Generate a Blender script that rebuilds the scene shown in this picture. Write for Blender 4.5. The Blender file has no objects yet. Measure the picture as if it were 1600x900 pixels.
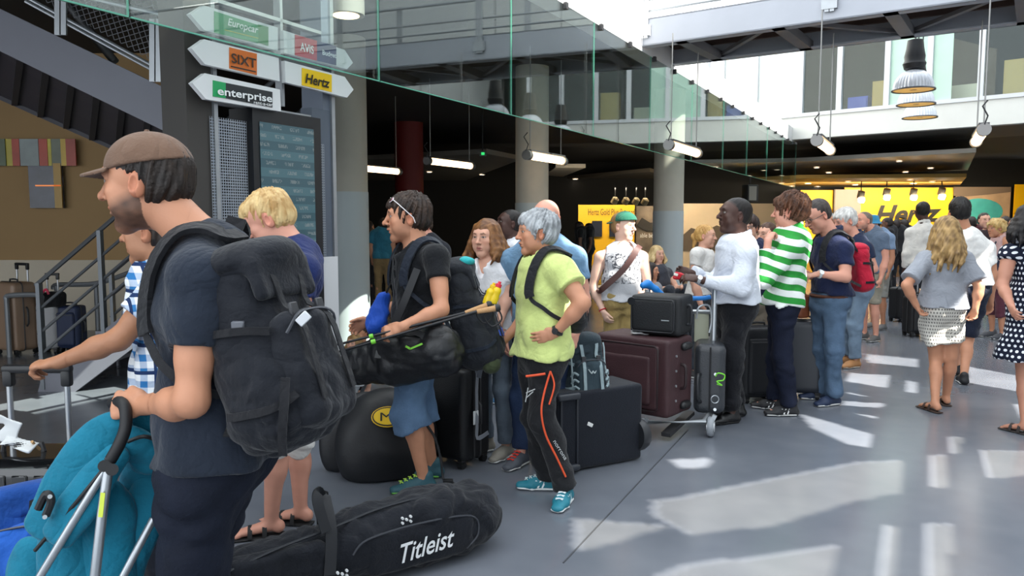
import bpy, bmesh, math, random
import numpy as np
from mathutils import Vector, Matrix, geometry

# ------------------------------------------------------------------ camera, sky, sun, exposure
FPX, HOR, CAMH = 1200.0, 345.0, 1.6
PITCH = math.atan((450 - HOR) / FPX)
SC = bpy.context.scene
COL = SC.collection
cam_data = bpy.data.cameras.new('camera')
cam_data.sensor_fit = 'HORIZONTAL'; cam_data.sensor_width = 36.0
cam_data.lens = FPX * 36.0 / 1600.0
cam_data.clip_start = 0.05; cam_data.clip_end = 300
cam = bpy.data.objects.new('camera', cam_data); COL.objects.link(cam)
cam.location = (0, 0, CAMH)
cam.rotation_euler = (math.pi / 2 - PITCH, 0, 0)
SC.camera = cam

world = bpy.data.worlds.new('sky'); SC.world = world
world.use_nodes = True
bg = world.node_tree.nodes['Background']
bg.inputs[0].default_value = (0.88, 0.94, 1.0, 1); bg.inputs[1].default_value = 2.9

TO_SUN = Vector((0.555, -0.375, 0.743)).normalized()
sun_data = bpy.data.lights.new('sun', 'SUN'); sun_data.energy = 20.0
sun_data.color = (1.0, 0.95, 0.86); sun_data.angle = math.radians(0.3)
sun = bpy.data.objects.new('sun', sun_data); COL.objects.link(sun)
sun.rotation_euler = TO_SUN.to_track_quat('Z', 'Y').to_euler()

SC.view_settings.view_transform = 'Standard'
SC.view_settings.look = 'None'
SC.view_settings.gamma = 1.0
SC.view_settings.use_curve_mapping = False
SC.view_settings.exposure = 0.0

# ------------------------------------------------------------------ geometry of the view
_cp, _sp = math.cos(PITCH), math.sin(PITCH)
def ray(u, v):
    a, b = (u - 800) / FPX, (450 - v) / FPX
    return np.array([a, _cp + b * _sp, -_sp + b * _cp])
def P(u, v, Y):
    d = ray(u, v); return np.array([0, 0, CAMH]) + d * (Y / d[1])
def PZ(u, v, z):
    d = ray(u, v); return np.array([0, 0, CAMH]) + d * ((z - CAMH) / d[2])
def GP(u, v): return PZ(u, v, 0.0)
TH = math.atan(640 / 1200.0)
AX = np.array([math.sin(TH), math.cos(TH), 0.0])       # along the gallery edge
NX = np.array([-math.cos(TH), math.sin(TH), 0.0])      # towards the inside of the hall
TT = math.tan(TH)
def PC(u, v, c):
    """point of the upright plane X = Y*TT - c (parallel to the gallery edge) seen at a pixel"""
    d = ray(u, v); t = -c / (d[0] - TT * d[1])
    return np.array([0, 0, CAMH]) + d * t
def V3(*a): return np.array(a, dtype=float)
def unit(v):
    v = np.asarray(v, float); n = np.linalg.norm(v); return v / n if n > 1e-9 else V3(0, 0, 1)
def lerp(a, b, t): return np.asarray(a) * (1 - t) + np.asarray(b) * t

# ------------------------------------------------------------------ materials
def lin(c):
    if isinstance(c, str):
        if len(c) == 4: c = '#' + ''.join(q * 2 for q in c[1:])
        c = c.lstrip('#'); c = [int(c[i:i + 2], 16) / 255 for i in (0, 2, 4)]
        return tuple(((x + .055) / 1.055) ** 2.4 if x > .04045 else x / 12.92 for x in c)
    return tuple(c)
MATS = {}
def newmat(key):
    m = bpy.data.materials.new(key); m.use_nodes = True
    nt = m.node_tree; return m, nt, nt.nodes['Principled BSDF']
def M(col, rough=.6, metal=0.0, bump=0.0, bscale=40.0, var=0.0, vscale=6.0, spec=.5, emit=0.0, coat=0.0, key=None, sheen=0.0, alpha=1.0):
    k = key or ('m', str(col), rough, metal, bump, bscale, var, vscale, spec, emit, coat, sheen, alpha)
    if k in MATS: return MATS[k]
    m, nt, b = newmat('mat_%d' % len(MATS)); N, L = nt.nodes, nt.links
    c = lin(col)
    b.inputs['Base Color'].default_value = (*c, 1)
    b.inputs['Roughness'].default_value = rough; b.inputs['Metallic'].default_value = metal
    b.inputs['Specular IOR Level'].default_value = spec
    b.inputs['Coat Weight'].default_value = coat
    b.inputs['Sheen Weight'].default_value = sheen
    b.inputs['Alpha'].default_value = alpha
    if emit:
        b.inputs['Emission Color'].default_value = (*c, 1); b.inputs['Emission Strength'].default_value = emit
    if bump or var:
        tc = N.new('ShaderNodeTexCoord')
    if var:
        n = N.new('ShaderNodeTexNoise'); n.inputs['Scale'].default_value = vscale; n.inputs['Detail'].default_value = 5
        L.new(tc.outputs['Object'], n.inputs['Vector'])
        r = N.new('ShaderNodeMapRange'); r.inputs['From Min'].default_value = .3; r.inputs['From Max'].default_value = .7
        r.inputs['To Min'].default_value = 1 - var; r.inputs['To Max'].default_value = 1 + var
        L.new(n.outputs['Fac'], r.inputs['Value'])
        mx = N.new('ShaderNodeVectorMath'); mx.operation = 'SCALE'; mx.inputs[0].default_value = c
        L.new(r.outputs[0], mx.inputs['Scale']); L.new(mx.outputs[0], b.inputs['Base Color'])
    if bump:
        n2 = N.new('ShaderNodeTexNoise'); n2.inputs['Scale'].default_value = bscale; n2.inputs['Detail'].default_value = 4
        L.new(tc.outputs['Object'], n2.inputs['Vector'])
        bp = N.new('ShaderNodeBump'); bp.inputs['Strength'].default_value = bump; bp.inputs['Distance'].default_value = .01
        L.new(n2.outputs['Fac'], bp.inputs['Height']); L.new(bp.outputs[0], b.inputs['Normal'])
    MATS[k] = m
    return m
def cloth(col, rough=.85, var=.13, bump=.35, bscale=60, wr=.62):
    """woven cloth: fine weave relief plus broad soft wrinkles"""
    k = ('cloth', str(col), rough, var, bump, bscale, wr)
    if k in MATS: return MATS[k]
    m = M(col, rough, 0, bump, bscale, var, 9, spec=.2, sheen=.12, key=k); nt = m.node_tree; N, L = nt.nodes, nt.links
    b = nt.nodes['Principled BSDF']; fine = b.inputs['Normal'].links[0].from_node; tcn = N.new('ShaderNodeTexCoord')
    w = N.new('ShaderNodeTexNoise'); w.inputs['Scale'].default_value = 6.0; w.inputs['Detail'].default_value = 2.0; w.inputs['Distortion'].default_value = 1.4
    L.new(tcn.outputs['Object'], w.inputs['Vector'])
    ab = N.new('ShaderNodeMath'); ab.operation = 'SUBTRACT'; ab.inputs[1].default_value = .5; L.new(w.outputs['Fac'], ab.inputs[0])
    a2 = N.new('ShaderNodeMath'); a2.operation = 'ABSOLUTE'; L.new(ab.outputs[0], a2.inputs[0])
    a3 = N.new('ShaderNodeMath'); a3.operation = 'POWER'; a3.inputs[1].default_value = 1.0; L.new(a2.outputs[0], a3.inputs[0])
    bp = N.new('ShaderNodeBump'); bp.inputs['Strength'].default_value = wr; bp.inputs['Distance'].default_value = .035
    L.new(a3.outputs[0], bp.inputs['Height']); L.new(fine.outputs[0], bp.inputs['Normal']); L.new(bp.outputs[0], b.inputs['Normal'])
    return m
def vcol_mat(key, rough=.55, spec=.4, bump=.15, bscale=120, sss=0.0):
    if key in MATS: return MATS[key]
    m, nt, b = newmat(key); N, L = nt.nodes, nt.links
    a = N.new('ShaderNodeAttribute'); a.attribute_name = 'col'
    L.new(a.outputs['Color'], b.inputs['Base Color'])
    b.inputs['Roughness'].default_value = rough; b.inputs['Specular IOR Level'].default_value = spec
    if sss:
        b.inputs['Subsurface Weight'].default_value = sss; b.inputs['Subsurface Radius'].default_value = (.012, .005, .003)
        b.inputs['Subsurface Scale'].default_value = 1.0
    if bump:
        tc = N.new('ShaderNodeTexCoord'); n2 = N.new('ShaderNodeTexNoise'); n2.inputs['Scale'].default_value = bscale
        L.new(tc.outputs['Object'], n2.inputs['Vector'])
        bp = N.new('ShaderNodeBump'); bp.inputs['Strength'].default_value = bump; bp.inputs['Distance'].default_value = .004
        L.new(n2.outputs['Fac'], bp.inputs['Height']); L.new(bp.outputs[0], b.inputs['Normal'])
    MATS[key] = m; return m
SKIN = vcol_mat('skin', .5, .35, .12, 150)
CLOTHV = vcol_mat('painted_cloth', .85, .2, .3, 70)
HAIRV = vcol_mat('hair', .5, .35, .4, 160)

# ------------------------------------------------------------------ object helpers
def tag(o, label=None, cat=None, group=None, kind=None):
    if label: o['label'] = label
    if cat: o['category'] = cat
    if group: o['group'] = group
    if kind: o['kind'] = kind
    return o
def link(name, me, mat=None, parent=None):
    o = bpy.data.objects.new(name, me); COL.objects.link(o)
    if mat is not None:
        for m in (mat if isinstance(mat, (list, tuple)) else [mat]): me.materials.append(m)
    if parent is not None: o.parent = parent
    return o
def empty(name, loc=(0, 0, 0), rz=0.0):
    o = bpy.data.objects.new(name, None); COL.objects.link(o)
    o.location = tuple(loc); o.rotation_euler = (0, 0, rz); o.empty_display_size = .1
    return o
def np_mesh(name, v, quads, smooth=True, col=None, tris=None):
    me = bpy.data.meshes.new(name)
    v = np.ascontiguousarray(v, np.float32); q = np.ascontiguousarray(quads, np.int32)
    me.vertices.add(len(v)); me.vertices.foreach_set('co', v.ravel())
    n = len(q); me.loops.add(n * 4); me.loops.foreach_set('vertex_index', q.ravel())
    me.polygons.add(n); me.polygons.foreach_set('loop_start', np.arange(0, n * 4, 4, dtype=np.int32))
    try: me.polygons.foreach_set('loop_total', np.full(n, 4, np.int32))
    except Exception: pass
    if smooth: me.polygons.foreach_set('use_smooth', np.ones(n, bool))
    me.update(calc_edges=True)
    if col is not None:
        c4 = np.ones((len(v), 4), np.float32); c4[:, :3] = col
        me.color_attributes.new('col', 'FLOAT_COLOR', 'POINT').data.foreach_set('color', c4.ravel())
    return me

class MB:
    """collects simple shapes into one mesh (world coordinates; origin moved on build)"""
    def __init__(s): s.v = []; s.f = []; s.sm = []
    def add(s, vs, fs, smooth=False):
        o = len(s.v); s.v += [tuple(map(float, p)) for p in vs]
        s.f += [tuple(i + o for i in f) for f in fs]; s.sm += [smooth] * len(fs); return s
    def box(s, c, half, R=None):
        c = np.asarray(c, float); R = np.eye(3) if R is None else np.asarray(R)
        vs = [c + R @ (np.array([x, y, z]) * half) for x in (-1, 1) for y in (-1, 1) for z in (-1, 1)]
        return s.add(vs, [(0, 1, 3, 2), (4, 6, 7, 5), (0, 4, 5, 1), (2, 3, 7, 6), (0, 2, 6, 4), (1, 5, 7, 3)])
    def rbox(s, c, half, r=.01, seg=2, R=None):
        """box with rounded edges"""
        c = np.asarray(c, float); R = np.eye(3) if R is None else np.asarray(R); half = np.asarray(half, float)
        bm = bmesh.new(); bmesh.ops.create_cube(bm, size=2)
        for v in bm.verts: v.co = Vector(np.array(v.co) * half)
        r = min(r, half.min() * .95)
        bmesh.ops.bevel(bm, geom=list(bm.edges), offset=r, segments=seg, affect='EDGES', profile=.5)
        bm.verts.index_update()
        vs = [c + R @ np.array(v.co) for v in bm.verts]; fs = [[v.index for v in f.verts] for f in bm.faces]
        bm.free(); return s.add(vs, fs, True)
    def bar(s, p, q, w, h, up=(0, 0, 1)):
        p, q = np.asarray(p, float), np.asarray(q, float); d = q - p; L = np.linalg.norm(d)
        y = d / L; x = unit(np.cross(y, up)); z = np.cross(x, y)
        return s.box((p + q) / 2, (w / 2, L / 2, h / 2), np.stack([x, y, z], 1))
    def tube(s, pts, r, n=8, caps=True, closed=False):
        pts = [np.asarray(p, float) for p in pts]; m = len(pts)
        rr = r if hasattr(r, '__len__') else [r] * m
        T = []
        for i in range(m):
            a = pts[i - 1] if (i or closed) else pts[i]; b = pts[(i + 1) % m] if (i < m - 1 or closed) else pts[i]
            T.append(unit(b - a))
        x = unit(np.cross(T[0], (0, 0, 1) if abs(T[0][2]) < .9 else (1, 0, 0)))
        vs = []
        for i in range(m):
            x = unit(x - T[i] * x.dot(T[i])); y = np.cross(T[i], x)
            for k in range(n):
                a = 2 * math.pi * k / n; vs.append(pts[i] + rr[i] * (math.cos(a) * x + math.sin(a) * y))
        fs = []
        for i in range(m if closed else m - 1):
            j = (i + 1) % m
            for k in range(n): fs.append((i * n + k, i * n + (k + 1) % n, j * n + (k + 1) % n, j * n + k))
        s.add(vs, fs, True)
        if caps and not closed:
            o = len(s.v) - len(vs)
            s.f += [tuple(o + k for k in range(n))[::-1], tuple(o + (m - 1) * n + k for k in range(n))]; s.sm += [False, False]
        return s
    def cyl(s, p, q, r, n=20): return s.tube([p, q], r, n)
    def lathe(s, c, prof, n=24, R=None, caps=True):
        c = np.asarray(c, float); R = np.eye(3) if R is None else np.asarray(R); vs = []
        for (r, z) in prof:
            for k in range(n):
                a = 2 * math.pi * k / n; vs.append(c + R @ np.array([r * math.cos(a), r * math.sin(a), z]))
        fs = [(i * n + k, i * n + (k + 1) % n, (i + 1) * n + (k + 1) % n, (i + 1) * n + k) for i in range(len(prof) - 1) for k in range(n)]
        if caps: fs += [tuple(range(n))[::-1], tuple((len(prof) - 1) * n + k for k in range(n))]
        return s.add(vs, fs, True)
    def prism(s, poly, ext):
        """planar polygon (list of 3-D points) extruded by a vector"""
        poly = [np.asarray(p, float) for p in poly]; n = len(poly); e = np.asarray(ext, float)
        vs = poly + [p + e for p in poly]
        fs = [tuple(range(n))[::-1], tuple(range(n, 2 * n))] + [(i, (i + 1) % n, n + (i + 1) % n, n + i) for i in range(n)]
        return s.add(vs, fs)
    def ribbon(s, pts, w, th, up):
        """flat strap: pts path, w width vector direction = cross(tangent, up)"""
        pts = [np.asarray(p, float) for p in pts]; m = len(pts); vs = []
        ups = up if hasattr(up[0], '__len__') else [up] * m
        for i in range(m):
            t = unit(pts[min(i + 1, m - 1)] - pts[max(i - 1, 0)]); u_ = np.asarray(ups[i], float)
            x = unit(np.cross(t, u_)); z = np.cross(x, t)
            for (a, b) in ((-1, -1), (1, -1), (1, 1), (-1, 1)): vs.append(pts[i] + x * a * w / 2 + z * b * th / 2)
        fs = [(i * 4 + k, i * 4 + (k + 1) % 4, (i + 1) * 4 + (k + 1) % 4, (i + 1) * 4 + k) for i in range(m - 1) for k in range(4)]
        fs += [(3, 2, 1, 0), tuple((m - 1) * 4 + k for k in range(4))]
        return s.add(vs, fs, True)
    def build(s, name, mat, parent=None, origin=None):
        vs = np.array(s.v, float)
        if parent is not None and origin is None:
            Mi = np.array(parent.matrix_basis.inverted() if parent.parent is None else (parent.parent.matrix_basis @ parent.matrix_basis).inverted())
            vs = vs @ Mi[:3, :3].T + Mi[:3, 3]; off = None
        else:
            off = np.array(origin if origin is not None else [(vs[:, 0].min() + vs[:, 0].max()) / 2, (vs[:, 1].min() + vs[:, 1].max()) / 2, vs[:, 2].min()])
            vs = vs - off
        me = bpy.data.meshes.new(name); me.from_pydata([tuple(p) for p in vs], [], s.f)
        me.polygons.foreach_set('use_smooth', s.sm)
        bm = bmesh.new(); bm.from_mesh(me); bmesh.ops.recalc_face_normals(bm, faces=bm.faces); bm.to_mesh(me); bm.free()
        me.update()
        if any(s.sm) and not all(s.sm) or True:
            try: me.set_sharp_from_angle(angle=math.radians(40))
            except Exception: pass
        o = link(name, me, mat, parent)
        if off is not None: o.location = tuple(off)
        return o
def Rz(a): c, s_ = math.cos(a), math.sin(a); return np.array([[c, -s_, 0], [s_, c, 0], [0, 0, 1.]])
def Rx(a): c, s_ = math.cos(a), math.sin(a); return np.array([[1, 0, 0], [0, c, -s_], [0, s_, c]])
def Ry(a): c, s_ = math.cos(a), math.sin(a); return np.array([[c, 0, s_], [0, 1, 0], [-s_, 0, c]])
def R_from(x=None, y=None, z=None):
    """rotation with columns x,y,z from two given axes"""
    if x is not None and y is not None: x = unit(x); z = unit(np.cross(x, y)); y = np.cross(z, x)
    elif y is not None and z is not None: y = unit(y); x = unit(np.cross(y, z)); z = np.cross(x, y)
    else: x = unit(x); y = unit(np.cross(z, x)); z = np.cross(x, y)
    return np.stack([x, y, z], 1)

def text_mesh(name, body, p0, right, up, height, mat, parent=None, shear=0.0, ext=.002, width=None, bold=0.0, space=1.0):
    """lettering: p0 lower left of the baseline, letters `height` tall (capital), lying in the plane right/up"""
    cu = bpy.data.curves.new(name, 'FONT'); cu.body = body; cu.size = 1.0; cu.shear = shear; cu.extrude = .0; cu.offset = bold
    cu.space_character = space; cu.resolution_u = 3
    to = bpy.data.objects.new(name + '_tmp', cu); COL.objects.link(to)
    dg = bpy.context.evaluated_depsgraph_get(); dg.update()
    me = bpy.data.meshes.new_from_object(to.evaluated_get(dg))
    bpy.data.objects.remove(to); bpy.data.curves.remove(cu)
    n = len(me.vertices); v = np.zeros(n * 3); me.vertices.foreach_get('co', v); v = v.reshape(-1, 3)
    s_ = height / .69; x0, x1 = v[:, 0].min(), v[:, 0].max()
    sx = s_ if width is None else width / (x1 - x0)
    right, up = unit(right), unit(up); nrm = np.cross(right, up)
    w = np.asarray(p0) + np.outer((v[:, 0] - x0) * sx, right) + np.outer(v[:, 1] * s_, up)
    fs = [tuple(p.vertices) for p in me.polygons]; bpy.data.meshes.remove(me)
    mb = MB(); mb.add([*(w + nrm * ext)], fs)
    return mb.build(name, mat, parent)

# ------------------------------------------------------------------ implicit shapes -> one continuous mesh
_E = [(a, b) for a in range(8) for b in range(a + 1, 8) if bin(a ^ b).count('1') == 1]
def snets(D, lo, h):
    s = D < 0
    n0, n1, n2 = D.shape
    c = np.zeros((n0 - 1, n1 - 1, n2 - 1), np.uint8)
    for i in (0, 1):
        for j in (0, 1):
            for k in (0, 1): c += s[i:n0 - 1 + i, j:n1 - 1 + j, k:n2 - 1 + k]
    act = (c > 0) & (c < 8); idx = np.argwhere(act)
    if not len(idx): return np.zeros((0, 3)), np.zeros((0, 4), int)
    corner = np.array([[(q >> 2) & 1, (q >> 1) & 1, q & 1] for q in range(8)])
    vals = np.stack([D[idx[:, 0] + q[0], idx[:, 1] + q[1], idx[:, 2] + q[2]] for q in corner], 1)
    acc = np.zeros((len(idx), 3)); cnt = np.zeros(len(idx))
    for a, b in _E:
        va, vb = vals[:, a], vals[:, b]; m = (va < 0) != (vb < 0)
        t = np.where(m, va / np.where(m, va - vb, 1), 0)
        acc += m[:, None] * (corner[a] + t[:, None] * (corner[b] - corner[a])); cnt += m
    v = lo + h * (idx + acc / cnt[:, None])
    mp = np.full(act.shape, -1, np.int32); mp[act] = np.arange(len(idx))
    quads = []
    e = s[:-1, 1:-1, 1:-1] != s[1:, 1:-1, 1:-1]; I = np.argwhere(e)
    if len(I):
        i, j, k = I[:, 0], I[:, 1] + 1, I[:, 2] + 1
        q = np.stack([mp[i, j - 1, k - 1], mp[i, j, k - 1], mp[i, j, k], mp[i, j - 1, k]], 1); f = ~s[i, j, k]; q[f] = q[f][:, ::-1]; quads.append(q)
    e = s[1:-1, :-1, 1:-1] != s[1:-1, 1:, 1:-1]; I = np.argwhere(e)
    if len(I):
        i, j, k = I[:, 0] + 1, I[:, 1], I[:, 2] + 1
        q = np.stack([mp[i - 1, j, k - 1], mp[i - 1, j, k], mp[i, j, k], mp[i, j, k - 1]], 1); f = ~s[i, j, k]; q[f] = q[f][:, ::-1]; quads.append(q)
    e = s[1:-1, 1:-1, :-1] != s[1:-1, 1:-1, 1:]; I = np.argwhere(e)
    if len(I):
        i, j, k = I[:, 0] + 1, I[:, 1] + 1, I[:, 2]
        q = np.stack([mp[i - 1, j - 1, k], mp[i, j - 1, k], mp[i, j, k], mp[i - 1, j, k]], 1); f = ~s[i, j, k]; q[f] = q[f][:, ::-1]; quads.append(q)
    return v, np.concatenate(quads) if quads else np.zeros((0, 4), int)

class Shape:
    def __init__(s): s.ops = []; s.noise = []
    def _add(s, fn, lo, hi, k, op): s.ops.append((fn, np.asarray(lo, float), np.asarray(hi, float), k, op)); return s
    def seg(s, p0, p1, r0, r1=None, k=.02, op='u', lat=None, f0=1.0, f1=None, cut0=False, cut1=False):
        """tapered rod; with lat: elliptical, r = half width along lat, r*f = half depth"""
        p0, p1 = np.asarray(p0, float), np.asarray(p1, float); r1 = r0 if r1 is None else r1; f1 = f0 if f1 is None else f1
        d = p1 - p0; LL = max(d.dot(d), 1e-9); n = d / math.sqrt(LL); R = max(r0, r1) * max(1, f0, f1)
        if lat is not None:
            lt = unit(np.asarray(lat) - n * np.dot(lat, n)); dp = np.cross(n, lt)
        def fn(X, Y, Z):
            x, y, z = X - p0[0], Y - p0[1], Z - p0[2]
            t0 = (x * d[0] + y * d[1] + z * d[2]) / LL; t = np.clip(t0, 0, 1)
            x, y, z = x - t * d[0], y - t * d[1], z - t * d[2]
            r = r0 + (r1 - r0) * t
            if lat is None:
                D = np.sqrt(x * x + y * y + z * z) - r
            else:
                fl = f0 + (f1 - f0) * t
                a = (x * lt[0] + y * lt[1] + z * lt[2]) / r; b = (x * dp[0] + y * dp[1] + z * dp[2]) / (r * fl)
                e = (x * n[0] + y * n[1] + z * n[2]) / (r * np.minimum(fl, 1))
                D = (np.sqrt(a * a + b * b + e * e) - 1) * r * np.minimum(fl, 1)
            if cut0: D = np.maximum(D, -t0 * math.sqrt(LL))
            if cut1: D = np.maximum(D, (t0 - 1) * math.sqrt(LL))
            return D
        return s._add(fn, np.minimum(p0, p1) - R, np.maximum(p0, p1) + R, k, op)
    def chain(s, pts, rs, k=.02, op='u', **kw):
        for i in range(len(pts) - 1): s.seg(pts[i], pts[i + 1], rs[i], rs[i + 1], k, op, **kw)
        return s
    def ball(s, c, r, k=.02, op='u'): return s.seg(c, np.asarray(c, float) + (0, 0, 1e-4), r, r, k, op)
    def ell(s, c, rad, R=None, k=.02, op='u'):
        c = np.asarray(c, float); rad = np.asarray(rad, float); R = np.eye(3) if R is None else R; m = rad.min(); B = rad.max()
        def fn(X, Y, Z):
            x, y, z = X - c[0], Y - c[1], Z - c[2]
            a = (x * R[0, 0] + y * R[1, 0] + z * R[2, 0]) / rad[0]; b = (x * R[0, 1] + y * R[1, 1] + z * R[2, 1]) / rad[1]; e = (x * R[0, 2] + y * R[1, 2] + z * R[2, 2]) / rad[2]
            q = np.sqrt(a * a + b * b + e * e)
            g = np.sqrt((a / rad[0]) ** 2 + (b / rad[1]) ** 2 + (e / rad[2]) ** 2)
            return np.where(g > 1e-6, q * (q - 1) / np.maximum(g, 1e-6), -m)
        return s._add(fn, c - B, c + B, k, op)
    def rbox(s, c, half, R=None, r=.02, k=.02, op='u', taper=0.0):
        c = np.asarray(c, float); half = np.asarray(half, float); R = np.eye(3) if R is None else R; B = np.linalg.norm(half) * (1 + abs(taper))
        def fn(X, Y, Z):
            x, y, z = X - c[0], Y - c[1], Z - c[2]
            a = np.abs(x * R[0, 0] + y * R[1, 0] + z * R[2, 0]); b = np.abs(x * R[0, 1] + y * R[1, 1] + z * R[2, 1]); e0 = x * R[0, 2] + y * R[1, 2] + z * R[2, 2]
            f = 1 - taper * e0 / half[2] if taper else 1.0
            a, b, e = a - half[0] * f + r, b - half[1] * f + r, np.abs(e0) - half[2] + r
            return np.sqrt(np.maximum(a, 0) ** 2 + np.maximum(b, 0) ** 2 + np.maximum(e, 0) ** 2) + np.minimum(np.maximum(a, np.maximum(b, e)), 0) - r
        return s._add(fn, c - B, c + B, k, op)
    def plane(s, p, n, k=.004):
        """keep only the side below the plane"""
        p = np.asarray(p, float); n = unit(n)
        def fn(X, Y, Z): return (X - p[0]) * n[0] + (Y - p[1]) * n[1] + (Z - p[2]) * n[2]
        return s._add(fn, [-1e3] * 3, [1e3] * 3, k, 'i')
    def fold(s, amp, scale, seed=0, aniso=(1, 1, 1), mask=None): s.noise.append((amp, scale, seed, aniso, mask)); return s
    def bounds(s):
        u_ = [(o[1], o[2]) for o in s.ops if o[4] == 'u']
        return np.min([a for a, _ in u_], 0), np.max([b for _, b in u_], 0)
    def field(s, lo, hi, h):
        n = np.maximum(np.ceil((hi - lo) / h).astype(int) + 1, 3)
        D = np.full(n, .25, np.float32)
        ax = [(lo[i] + h * np.arange(n[i])).astype(np.float32) for i in range(3)]
        for fn, a, b, k, op in s.ops:
            m = k + 2.5 * h
            i0 = np.clip(np.floor((a - m - lo) / h).astype(int), 0, n); i1 = np.clip(np.ceil((b + m - lo) / h).astype(int) + 1, 0, n)
            if (i1 <= i0).any(): continue
            sl = tuple(slice(i0[i], i1[i]) for i in range(3))
            d = fn(ax[0][sl[0]][:, None, None], ax[1][sl[1]][None, :, None], ax[2][sl[2]][None, None, :]).astype(np.float32)
            E = D[sl]
            if op == 'u':
                g = np.maximum(k - np.abs(E - d), 0) / max(k, 1e-6); D[sl] = np.minimum(E, d) - g * g * k * .25
            else:
                if op == 's': d = -d
                g = np.maximum(k - np.abs(E - d), 0) / max(k, 1e-6); D[sl] = np.maximum(E, d) + g * g * k * .25
        for amp, sc, seed, an, mask in s.noise:
            I = np.nonzero(np.abs(D) < amp * 1.3 + 2.5 * h)
            x, y, z = ax[0][I[0]], ax[1][I[1]], ax[2][I[2]]
            if callable(sc): w = amp * sc(x, y, z)
            else:
                r = np.random.RandomState(seed); w = 0
                X, Y_, Z = x * sc / an[0], y * sc / an[1], z * sc / an[2]
                wx = .8 * np.sin(.7 * Y_ + .5 * Z + r.uniform(0, 6)); wz = .8 * np.sin(.6 * X - .4 * Y_ + r.uniform(0, 6))
                for i in range(7):
                    dv = r.normal(size=3); dv *= (.55 + .22 * i) / np.linalg.norm(dv)
                    w = w + np.sin(dv[0] * (X + wx) + dv[1] * (Y_ + wz) + dv[2] * (Z + wx) + r.uniform(0, 6.28)) / (1 + .25 * i)
                w = w * .42
                w = amp * (1.1 - 2.2 * np.abs(w)) if an[2] < 0 else amp * w
            if mask is not None: w = w * mask(x, y, z)
            D[I] += w.astype(np.float32)
        return D
    def eval(s, pts):
        """signed distance at points (without the fold relief)"""
        p = np.asarray(pts, float); D = np.full(len(p), .25)
        for fn, a, b, k, op in s.ops:
            d = fn(p[:, 0], p[:, 1], p[:, 2])
            if op == 'u': g = np.maximum(k - np.abs(D - d), 0) / max(k, 1e-6); D = np.minimum(D, d) - g * g * k * .25
            else:
                if op == 's': d = -d
                g = np.maximum(k - np.abs(D - d), 0) / max(k, 1e-6); D = np.maximum(D, d) + g * g * k * .25
        return D
    def mesh(s, h, patches=()):
        lo, hi = s.bounds(); lo = lo - 3 * h; hi = hi + 3 * h
        v, q = snets(s.field(lo, hi, h), lo, h)
        for (a, b, h2) in patches:
            a, b = np.asarray(a, float), np.asarray(b, float)
            if len(q):
                ins = ((v > a + h * .6) & (v < b - h * .6)).all(1); q = q[~ins[q].all(1)]
            v2, q2 = snets(s.field(a, b, h2), a, h2)
            q = np.concatenate([q, q2 + len(v)]) if len(q) else q2 + len(v); v = np.concatenate([v, v2])
        return v, q
    def build(s, name, mat, parent=None, h=.01, patches=(), paint=None, origin=None):
        v, q = s.mesh(h, patches)
        keep = np.unique(q); rm = np.full(len(v), -1); rm[keep] = np.arange(len(keep)); v = v[keep]; q = rm[q]
        col = paint(v) if paint is not None else None
        if parent is not None:
            l = np.array(parent.location) if parent.parent is None else np.array(parent.location) + np.array(parent.parent.location)
            o = link(name, np_mesh(name, v - l, q, True, col), mat, parent)
        else:
            l = np.array(origin) if origin is not None else np.array([v[:, 0].mean(), v[:, 1].mean(), v[:, 2].min()])
            o = link(name, np_mesh(name, v - l, q, True, col), mat); o.location = tuple(l)
        return o

def hug(shapes, pts, cen, off=.012, reach=.6):
    """lay points onto the outside of shapes, seen from a centre (one or one per point)"""
    out = []; ts = np.linspace(.02, reach, 146)
    for i, p in enumerate(pts):
        c = np.asarray(cen[i] if hasattr(cen[0], '__len__') else cen, float); d = unit(np.asarray(p) - c); q = c + ts[:, None] * d
        D = np.min([s_.eval(q) for s_ in shapes], 0); ins = np.nonzero(D < off)[0]
        out.append(q[ins[-1]] if len(ins) else np.asarray(p, float))
    sm = [out[0]] + [(out[i - 1] + 2 * out[i] + out[i + 1]) / 4 for i in range(1, len(out) - 1)] + [out[-1]]
    return sm
# ------------------------------------------------------------------ people
def col_arr(v, c): return np.tile(np.array(lin(c), np.float32), (len(v), 1))
def hash_noise(v, sc, seed=0):
    r = np.random.RandomState(seed); a = r.normal(size=(6, 3)); p = r.uniform(0, 6.28, 6); x = v * sc
    return sum(np.sin(x @ a[i] * (1 + .35 * i) + p[i]) for i in range(6)) / 6
SKINS = dict(fair='#d3a18a', tan='#c28a6c', pink='#cf9580', dark='#4a332c', olive='#b07e60', brown='#7a5240', pale='#deb6a2')

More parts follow.
